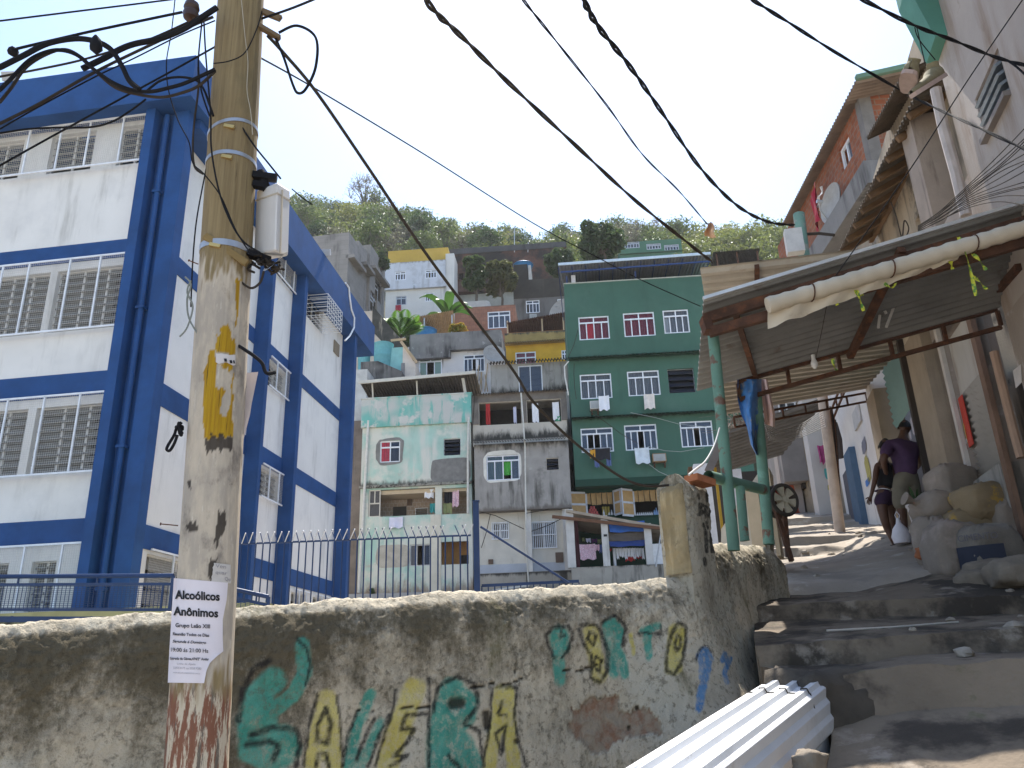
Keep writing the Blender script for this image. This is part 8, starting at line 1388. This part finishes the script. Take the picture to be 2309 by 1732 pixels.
# lit far facade of the right row (beyond the pillars)
lit = thing('lit_house', 'sunlit white house of the right row with blue door post and faded wall painting', 'house', RF.pt(17, 3, 0)); ul0, ul1 = uB1+.02, U(C1, 960, 800)
MB().fb(RF, ul0, ul1+1, 2., 8., -2, 0).build('wall', MAT('chalky_white_wall', (.68, .64, .6), .9, .08, 1.5, .2, 30, stk=((.4, .34, .28), 2, .55, .75)), lit)
a = (U(C1, 1050, 800), U(C1, 1000, 800)); MB().fb(RF, a[0], a[1], 2., 5.6, .002, .12).build('blue_door_post', flat('blue_door_paint', (.07, .12, .19), .8), lit); MB().fb(RF, a[1]+.05, a[1]+1.0, 2.2, 5.4, .002, .05).build('dark_doorway', flat('violet_door', (.09, .085, .1), .8), lit)
patch(RF, lit, blob(RF, C1, 1072, 585, 1108, 700, j=.3), .012, flat('grey_mural', (.2, .2, .24), .9), 'painted_mark'); patch(RF, lit, blob(RF, C1, 1100, 700, 1132, 900, j=.35), .012, flat('mustard_mark', (.4, .35, .12)), 'painted_mark'); patch(RF, lit, blob(RF, C1, 1100, 865, 1135, 920, j=.3), .012, flat('blue_paint_mark', (.08, .2, .5)), 'painted_mark')
MB().fb(RF, U(C1, 1075, 450), U(C1, 1020, 450), Z(C1, 1045, 520), Z(C1, 1040, 370), .01, .04).build('notice_panel', flat('pale_panel', (.5, .48, .46), .8), lit)
solo(MB().tube([atY(C1(872, 480), 14.5), atY(C1(895, 600), 14.5), atY(C1(920, 728), 14.5)], [.07, .1, .06], 10), 'rolled_cloth', flat('dark_bundle', (.06, .05, .05), .9), 'dark rolled bundle hanging beside the street pole', 'bundle', smooth=50)
# shack on the left beyond the stairs
FK = Fac(atY(S4(600, 800), 16.6), 98); K = lambda x, y: FK.at(S4(x, y)); sk = thing('shack', 'low shack with dark sloping metal roof left of the alley', 'shack', FK.pt(K(600, 900)[0], 2., 0)); P2 = FK.pt
ta_, tb_, tc_, td_ = K(400, 585), K(1235, 300), K(900, 705), K(240, 900); m = MB(); g2 = lambda k, d: P2(k[0], k[1], d); m.corr(g2(ta_, .6), g2(td_, -.3), g2(tc_, -.3), g2(tb_, .6), 12, .025, trap=True); m.corr(g2(ta_, .6)+V((0, 0, .01)), g2(td_, -.3)+V((0, 0, .01)), g2(tc_, -.3)+V((0, 0, .01)), g2(tb_, .6)+V((0, 0, .01)), 12, .025, trap=True); m.build('roof', MAT('dark_shack_sheet', (.12, .11, .1), .7, .2, 3), sk, fix=False)
MB().beam(g2(K(215, 910), .3), g2(K(330, 655), .3), .12, .16).build('beam', MAT('grey_old_timber', (.16, .14, .13), .9), sk); MB().fb(FK, *FK.rect(S4, 318, 860, 340, 1700), .1, .2).build('post', flat('mustard_post', (.4, .24, .02), .7), sk)
for q in ((115, 762, 262, 960), (430, 810, 555, 1030)): a = FK.rect(S4, *q); MB().fb(FK, a[0], a[1], a[2]-2, a[3], -1.4, -.5).build('white_wall', flat('white_shack_wall', (.66, .66, .68), .9), sk)
a = FK.rect(S4, 330, 900, 640, 1300); MB().fb(FK, a[0], a[1]+.6, a[2]-3, a[3]+.5, -2.2, -2.1).build('back_wall', dark_room, sk); a = FK.rect(S4, 72, 762, 116, 900); MB().fb(FK, a[0], a[1], a[2]-1, a[3], -1.2, -.8).build('wooden_board', MAT('old_timber', (.2, .12, .055)), sk)
m = MB(); rp = random.Random(5)
for k in range(150): x, y = rp.uniform(392, 575), rp.uniform(350, 555); p = atY(S4(x, y), 17.3+rp.uniform(-.3, .3)); d = V((rp.gauss(0, .3), rp.gauss(0, .2), rp.gauss(-.25, .25))); s_ = V((.012, 0, .006)); m.poly(p-s_, p+s_, p+d+s_*.4, p+d-s_*.4)
solo(m, 'dry_palm_heap', MAT('dry_palm', (.24, .19, .15), .9, .4, 8), 'heap of dry palm fronds on the shack roof behind the teal posts', 'palm fronds', fix=False)
FH = Fac(atY(S4(980, 380), 20.5), 100); a = FH.rect(S4, 815, 220, 1250, 470); t = thing('grey_window_house', 'grey house with wide white window glimpsed above the shack roof', 'house', FH.pt(a[0]+1, a[2], 0)); hw = FH.rect(S4, 850, 250, 1165, 420); MB().house(FH, a[0], a[1], a[2]-1.5, a[3]+.6, 3, [hw]).build('wall', MAT('grey_house_wall', (.24, .22, .21), .9), t); win(FH, t, hw, 4, 0, blu_cur, (), -.06, .05)
for k in range(9): cable([(S4, 720+k*6, 440+k*20, 9.5), (S4, 860+20*sin(k), 520+12*k, 11.), (S4, 1040, 470+14*k, 12.4), (S4, 1250+4*k, 330+k*18, 13.6)], .006, 'thin grey wire strung under the far awning to the street pole', flat('grey_wire2', (.3, .29, .28), .7)); COL.objects[-1]['group'] = 'wires strung to the street pole'
for k in range(5): cable([(S4, 1310+12*k, 300+30*k, 14.), (S4, 1345+8*k, 700, 14.), (S4, 1385+6*k, 1250, 14.)], .012, 'rusty and dark conduit running down beside the street pole', [rust, brown_cable, black_rubber, rust, brown_cable][k]); COL.objects[-1]['group'] = 'conduits beside the street pole'
# ================= sacks, bucket, plants =================
def sack(q, Y, size, rot, mat, label, seed, tie=None, tilt=0.):
    c = atY(q, Y); rs = random.Random(seed); R_ = Matrix.Rotation(rot, 3, 'Z') @ Matrix.Rotation(tilt, 3, 'Y'); t = thing('cement_sack', label, 'sack', c-V((0, 0, size[2]/2))); m = MB()
    def fn(u, v):
        a = 2*pi*u; b = pi*(v-.5); ca, sa, cb, sb = cos(a), sin(a), cos(b), sin(b); e = .48; f = lambda x, e: math.copysign(abs(x)**e, x); d = V((f(ca, e)*f(cb, e), f(sa, e)*f(cb, e), f(sb, .75)))
        w_ = 1+.1*noise.noise(d*1.6+V((seed, 0, 0)))+.04*noise.noise(d*5+V((0, seed, 0)))+.035*cos(12*a+seed*2)*abs(sb)**3+.045*noise.noise(V((d.x*2.5, d.y*13, d.z*13+seed)))-.025*abs(noise.noise(V((d.x*4, d.y*7+seed, d.z*5)))); return c+R_ @ V((d.x*size[0]/2*w_, d.y*size[1]/2*w_, d.z*size[2]/2*w_))
    m.grid(fn, 40, 26); m.build('body', mat, t, smooth=70)
    if tie: e = c+R_ @ V((size[0]*.5*tie, 0, size[2]*.1)); d = (R_ @ V((tie, 0, .25))).normalized(); MB().tube([e-d*.08, e, e+d*.05, e+d*.14], [.13, .035, .03, .075], 10).build('tied_neck', mat, t, smooth=60)
    return t, c, R_
sk_p = MAT('pinkish_sack', (.25, .205, .165), .9, .12, 4, .4, 70, blot=[((.5, .12, .1), 6, .66, .7, .6), ((.33, .27, .23), 2, .55, .7)]); sk_t = MAT('tan_sack', (.24, .175, .1), .9, .12, 4, .4, 70, blot=[((.5, .3, .05), 3, .56, .62, .7), ((.4, .12, .08), 6, .66, .7, .5)])
sack(C1(1708, 930), 8.9, (.5, .42, .5), .2, sk_p, 'upright pinkish sack on top of the sack pile beside the roller door', 1); sack(C1(1690, 1100), 8.5, (.72, .45, .36), .1, sk_p, 'long pale sack lying in the middle of the pile under the upright one', 2, -1, .15)
sack(C1(1945, 1050), 8.1, (.62, .45, .4), .25, sk_t, 'tan sack with a yellow patch, right of the pile top', 3); sack(C1(1735, 1400), 7.9, (.55, .45, .62), .1, sk_p, 'big pinkish sack slumped at the bottom front of the pile', 4, None, .1); sack(C1(1590, 1330), 8.3, (.36, .36, .55), .4, sk_p, 'narrow pale sack at the bottom left of the pile', 5)
sack(C1(1880, 1290), 8.15, (.6, .42, .62), -.1, sk_t, 'tan sack standing behind the printed cement bag', 6); sack(C1(2110, 1230), 8.0, (.4, .4, .6), .1, sk_p, 'sack in the right corner of the pile against the wall', 8)
cb_m = MAT('printed_cement_bag', (.2, .175, .145), .9, .15, 5, .4, 70); t, c, R_ = sack(C1(1975, 1385), 7.65, (.56, .36, .5), .15, cb_m, 'printed grey cement bag with a dark blue block at the front of the pile', 7)
nvw = (EYE-c); nvw.z = 0; nvw.normalize(); tx = V((-nvw.y, nvw.x, 0)); fb2 = lambda u, v: c+tx*u*.54+V((0, 0, v*.46))+nvw*(.2*(1-(abs(u)*1.45)**2.6)*(1-(abs(v)*1.3)**2.6)**.5+.085 if abs(u) < .6 else 0)
m = MB(); m.grid(lambda u, v: fb2(-.5+.72*u, -.36+.44*v), 14, 10); m.build('blue_print', flat('navy_print', (.028, .032, .05), .8), t, fix=False, smooth=60)
m = MB(); put_text(m, 'CIMENTO', (-.44, -.19), (.16, -.19), .13, lambda q: fb2(q[0], -q[1]+.0)+nvw*.004, .0); m.build('printed_text', flat('faded_print', (.12, .11, .12), .9), t, fix=False)
q = atY(C1(1535, 1260), 8.9); t = thing('bucket', 'white plastic bucket at the left of the sack pile', 'bucket', q); MB().lathe(q, [(0, .12), (.01, .125), (.3, .16), (.31, .17), (.33, .17)], 20).build('body', MAT('white_bucket', (.55, .5, .48), .5, .1, 5, .05, 40, blot=[((.5, .15, .12), 5, .64, .7, .5)]), t, smooth=50)
frond_plant(q+V((.0, .1, .3)), 13, .2, .016, LEAF('dark_pot_leaves', (.02, .05, .02), (.05, .1, .03), .3), 'dark spiky plant growing in the white bucket by the sack pile', 'potted_plant', 'plant', 1.7, .35, 6)
for k, (x, y, Y, s, lb) in enumerate(((2010, 1145, 8.2, .2, 'stone wedged under the tan sack on the pile'), (1980, 1215, 8.4, .17, 'orange brown rubble between the upper and lower sacks'), (1530, 1395, 8.2, .1, 'broken brick on the ground left of the sack pile'), (2050, 1330, 7.9, .15, 'small rubble stone right of the printed cement bag'))): rock(atY(C1(x, y), Y), s, (1.2, .9, .6), stone if k != 2 else MAT('orange_brick', (.35, .13, .06)), 'rubble', lb, 'rubble', 20+k)
a, b = atY(C1(1860, 930), 8.9), atY(C1(1975, 900), 8.7); solo(MB().beam(a, b, .1, .03), 'timber_scrap', MAT('old_timber', (.2, .12, .055)), 'short timber scrap leaning on the roller door above the sacks', 'timber')
solo(MB().tube(cat([atY(D1(1130, 905), 5.9), atY(D1(1500, 885), 6.), atY(D1(1850, 857), 6.1)], 4), .008, 6), 'sunlight_streak', flat('sunlight_streak_white', (.75, .75, .72), .3, .6), 'thin bright strip imitating a slit of sunlight across a shaded stair tread', 'light strip')  # thin pale tube standing in for a slit of sunlight on the tread
# ================= people =================
def skin(name, nodes, edges, mat, parent, lv=2, root=0):
    me = bpy.data.meshes.new(name); base = WLOC[parent.name]; me.from_pydata([tuple(V(p)-base) for p, r in nodes], edges, []); o = bpy.data.objects.new(name, me); COL.objects.link(o); md = o.modifiers.new('skin', 'SKIN'); md.use_smooth_shade = True; md.branch_smoothing = .4
    sv = me.skin_vertices[0].data
    for i, (p, r) in enumerate(nodes): sv[i].radius = r if isinstance(r, tuple) else (r, r); sv[i].use_root = (i == root)
    ss = o.modifiers.new('subsurf', 'SUBSURF'); ss.levels = ss.render_levels = lv
    bpy.context.view_layer.update(); ev = o.evaluated_get(bpy.context.evaluated_depsgraph_get()); m2 = bpy.data.meshes.new_from_object(ev); vs = [v.co+base for v in m2.vertices]; fs = [list(p.vertices) for p in m2.polygons]; bpy.data.objects.remove(o); bpy.data.meshes.remove(m2); return vs, fs
def person(label, Y0, J, skin_m, hair_m, face, hands, hs=1.):
    # J: joint -> (crop x, crop y, dY, radius)
    q = {k: atY(C1(v[0], v[1]), Y0+v[2]) for k, v in J.items()}; t = thing('person', label, 'person', V((q['footL'].x/2+q['footR'].x/2, q['footL'].y, min(q['footL'].z, q['footR'].z)))); names = list(J); idx = {k: i for i, k in enumerate(names)}; nodes = [(q[k], J[k][3]) for k in names]
    E_ = [('pelvis', 'spine'), ('spine', 'chest'), ('chest', 'neck'), ('neck', 'head')]
    for s in 'LR': E_ += [('chest', 'sho'+s), ('sho'+s, 'elb'+s), ('elb'+s, 'wri'+s), ('wri'+s, 'palm'+s), ('pelvis', 'hip'+s), ('hip'+s, 'kne'+s), ('kne'+s, 'calf'+s), ('calf'+s, 'ank'+s), ('ank'+s, 'foot'+s)]
    ed = [(idx[a], idx[b]) for a, b in E_]
    for s in 'LR':                    # five fingers on each hand
        w_, p_ = q['wri'+s], q['palm'+s]; d = (p_-w_).normalized(); sd = d.cross(V((0, 1, 0))).normalized(); fw = d.cross(sd)
        for k in range(5):
            off = sd*((k-1.5)*.018) if k < 4 else sd*-.034-d*.03; L_ = (.062, .074, .07, .054, .05)[k]*hs; b = len(nodes); st = p_+off+d*.012
            dv = d if k < 4 else (d*.7-sd*.6).normalized(); nodes += [(st, .0095), (st+dv*L_*.55+fw*.008, .008), (st+dv*L_+fw*.024, .0065)]; ed += [(idx['palm'+s], b), (b, b+1), (b+1, b+2)]
    vs, fs = skin('body', nodes, ed, skin_m, t, 1); m = MB(); m.add(vs, fs)
    hc = q['head']; up = (hc-q['neck']).normalized(); fd = (V(face)-up*V(face).dot(up)).normalized(); sx = up.cross(fd)
    def hd(u, v):
        a = 2*pi*u; b = pi*(v-.5); x, y, z = cos(a)*cos(b), sin(a)*cos(b), sin(b); r = V((x*.074, y*.096, z*.118)); 
        if y > .2: r.y += .02*math.exp(-((x*4)**2+((z+.1)*5)**2))-.008*math.exp(-(((abs(x)-.38)*6)**2+((z-.12)*7)**2)); r.y += .006*math.exp(-((x*4)**2+((z+.48)*9)**2))
        if z < 0: r.x *= 1+z*.25
        return hc+sx*r.x+fd*r.y+up*(r.z+.02)
    m.grid(hd, 28, 20)
    for s in (-1, 1): m.grid(lambda u, v: hc+sx*(s*(.074+.012*sin(pi*v)))+fd*(.004+.022*cos(2*pi*u)*sin(pi*v)-.01)+up*(.005+.034*sin(2*pi*u)*sin(pi*v)), 10, 5)
    m.build('body', skin_m, t, smooth=70)
    m = MB()
    def hr(u, v):
        a = 2*pi*u; b = pi*(.5*v); x, y, z = cos(a)*sin(b), sin(a)*sin(b), cos(b); dz = -.02-.09*max(0, -y)*v; k = 1+.06*noise.noise(V((x*9, y*9, z*9))); return hc+sx*(x*.08*k)+fd*(y*.101*k-.006)+up*(z*.122*k+.03+dz*v*(1 if y < .3 else -.3))
    m.grid(hr, 28, 12); m.build('hair', hair_m, t, smooth=70, fix=False)
    return t, q
def garment(t, name, nodes, edges, mat, lv=2, root=0): vs, fs = skin(name, nodes, edges, mat, t, lv, root); return MB().add(vs, fs).build(name, mat, t, smooth=70)
dsk = flat('brown_skin', (.1, .05, .032), .5); hair = flat('black_hair', (.008, .007, .007), .6)
J = {'pelvis': (1385, 868, 0, .115), 'spine': (1378, 750, .02, .105), 'chest': (1358, 650, .05, .125), 'neck': (1362, 572, .1, .06), 'head': (1372, 520, .16, .06), 'shoL': (1262, 628, .05, .065), 'elbL': (1222, 740, -.02, .05), 'wriL': (1240, 830, .12, .032), 'palmL': (1252, 862, .16, (.036, .02)), 'shoR': (1448, 640, .1, .065), 'elbR': (1488, 742, .12, .05), 'wriR': (1460, 795, .36, .032), 'palmR': (1440, 805, .44, (.036, .02)), 'hipL': (1335, 900, 0, .1), 'kneL': (1352, 1085, -.02, .066), 'calfL': (1362, 1165, .02, .06), 'ankL': (1382, 1275, 0, .04), 'footL': (1398, 1305, .14, (.045, .03)), 'hipR': (1425, 900, .03, .1), 'kneR': (1442, 1085, .04, .066), 'calfR': (1446, 1165, .08, .06), 'ankR': (1448, 1268, .05, .04), 'footR': (1462, 1292, .19, (.045, .03))}
man, q = person('man seen from behind in purple shirt and khaki knee shorts, bending into the shop', 10.72, J, dsk, hair, (.5, .8, -.5), None)
pur = MAT('purple_shirt', (.06, .03, .072), .9, .15, 9, .3, 40); kh = MAT('khaki_shorts', (.15, .13, .095), .9, .12, 9, .3, 40)
g = lambda a, b, k: q[a].lerp(q[b], k)
garment(man, 'shirt', [(g('pelvis', 'spine', -.22), (.19, .15)), (q['spine'], (.185, .14)), (q['chest'], (.2, .145)), (g('chest', 'neck', .62), (.09, .075)), (q['shoL'], .095), (g('shoL', 'elbL', .8), .082), (q['shoR'], .095), (g('shoR', 'elbR', .8), .082)], [(0, 1), (1, 2), (2, 3), (2, 4), (4, 5), (2, 6), (6, 7)], pur)
garment(man, 'shorts', [(g('pelvis', 'spine', .6), (.15, .12)), (q['pelvis'], (.17, .135)), (g('hipL', 'kneL', .12), .128), (g('hipL', 'kneL', .6), .122), (g('hipL', 'kneL', 1.08), .115), (g('hipR', 'kneR', .12), .128), (g('hipR', 'kneR', .6), .122), (g('hipR', 'kneR', 1.08), .115)], [(0, 1), (1, 2), (2, 3), (3, 4), (1, 5), (5, 6), (6, 7)], kh, 2, 1)
def sandal(t, a, f, mat): d = (f-a); d.z = 0; d = d.normalized() if d.length > 1e-3 else V((0, 1, 0)); p = V((a.x, a.y, f.z-.03)); MB().box(p+d*.07, .085, .25, .025, Matrix(((d.y, d.x, 0), (-d.x, d.y, 0), (0, 0, 1)))).build('sandal', mat, t)
for s in 'LR': sandal(man, q['ank'+s], q['foot'+s], flat('pale_sandal', (.45, .38, .36), .8))
J = {'pelvis': (1225, 985, 0, .1), 'spine': (1238, 890, .02, .078), 'chest': (1225, 800, .03, .09), 'neck': (1222, 712, .05, .045), 'head': (1232, 655, .08, .05), 'shoL': (1178, 775, 0, .045), 'elbL': (1162, 890, -.04, .037), 'wriL': (1138, 985, -.04, .024), 'palmL': (1128, 1018, -.02, (.03, .016)), 'shoR': (1280, 770, .1, .045), 'elbR': (1310, 880, .12, .037), 'wriR': (1318, 970, .14, .024), 'palmR': (1320, 1005, .14, (.03, .016)), 'hipL': (1200, 1010, -.02, .088), 'kneL': (1232, 1165, -.04, .058), 'calfL': (1252, 1225, 0, .052), 'ankL': (1292, 1312, -.02, .034), 'footL': (1302, 1340, .1, (.036, .024)), 'hipR': (1262, 1010, .06, .088), 'kneR': (1288, 1160, .1, .058), 'calfR': (1298, 1220, .14, .052), 'ankR': (1312, 1290, .12, .034), 'footR': (1322, 1312, .24, (.036, .024))}
wom, q = person('woman in black tank top and dark shorts standing left of the man', 10.92, J, dsk, hair, (.6, .75, 0), None, .9)
bkt = flat('black_tank_top', (.012, .011, .013), .9); dps = flat('dark_plum_shorts', (.04, .02, .045), .9)
garment(wom, 'tank_top', [(g('pelvis', 'spine', .35), (.135, .11)), (q['spine'], (.122, .1)), (q['chest'], (.14, .105)), (g('chest', 'neck', .45), (.09, .06))], [(0, 1), (1, 2), (2, 3)], bkt); garment(wom, 'waistband', [(g('pelvis', 'spine', .16), (.137, .112)), (g('pelvis', 'spine', .34), (.137, .112))], [(0, 1)], lin_w)
garment(wom, 'shorts', [(g('pelvis', 'spine', .2), (.14, .115)), (q['pelvis'], (.145, .12)), (g('hipL', 'kneL', .1), .108), (g('hipL', 'kneL', .4), .1), (g('hipR', 'kneR', .1), .108), (g('hipR', 'kneR', .4), .1)], [(0, 1), (1, 2), (2, 3), (1, 4), (4, 5)], dps, 2, 1)
for s in 'LR': sandal(wom, q['ank'+s], q['foot'+s], flat('dark_sandal', (.05, .04, .04), .8))
c = atY(C1(1345, 1262), 10.6); m = MB(); m.lathe(c-V((0, 0, .13)), [(0, .02), (.01, .1), (.1, .12), (.2, .09), (.27, .035), (.34, .02)], 16); [m.tube([c+V((s*.015, 0, .19)), c+V((s*.03, 0, .25)), c+V((0, 0, .3))], .006, 5) for s in (-1, 1)]; solo(m, 'plastic_bag', MAT('white_plastic_bag', (.66, .62, .64), .4, .08, 9, .3, 20, blot=[((.6, .15, .2), 7, .66, .7)]), 'white plastic carrier bag held between the man and the woman', 'bag', smooth=60)
# ================= thin haze in the valley air =================
hz = MB(); hz.box((0, 200, -10), 1300, 1300, 260)
hm = bpy.data.materials.new('valley_haze'); hm.use_nodes = True; nt = hm.node_tree; nt.nodes.remove(nt.nodes['Principled BSDF']); pv = nt.nodes.new('ShaderNodeVolumePrincipled'); pv.inputs['Color'].default_value = (.93, .95, 1, 1); pv.inputs['Density'].default_value = .00025; pv.inputs['Anisotropy'].default_value = .35; nt.links.new(pv.outputs[0], nt.nodes['Material Output'].inputs['Volume'])
tag(hz.build('haze', hm, base=(0, 200, -140)), kind='stuff')
bpy.context.view_layer.update()
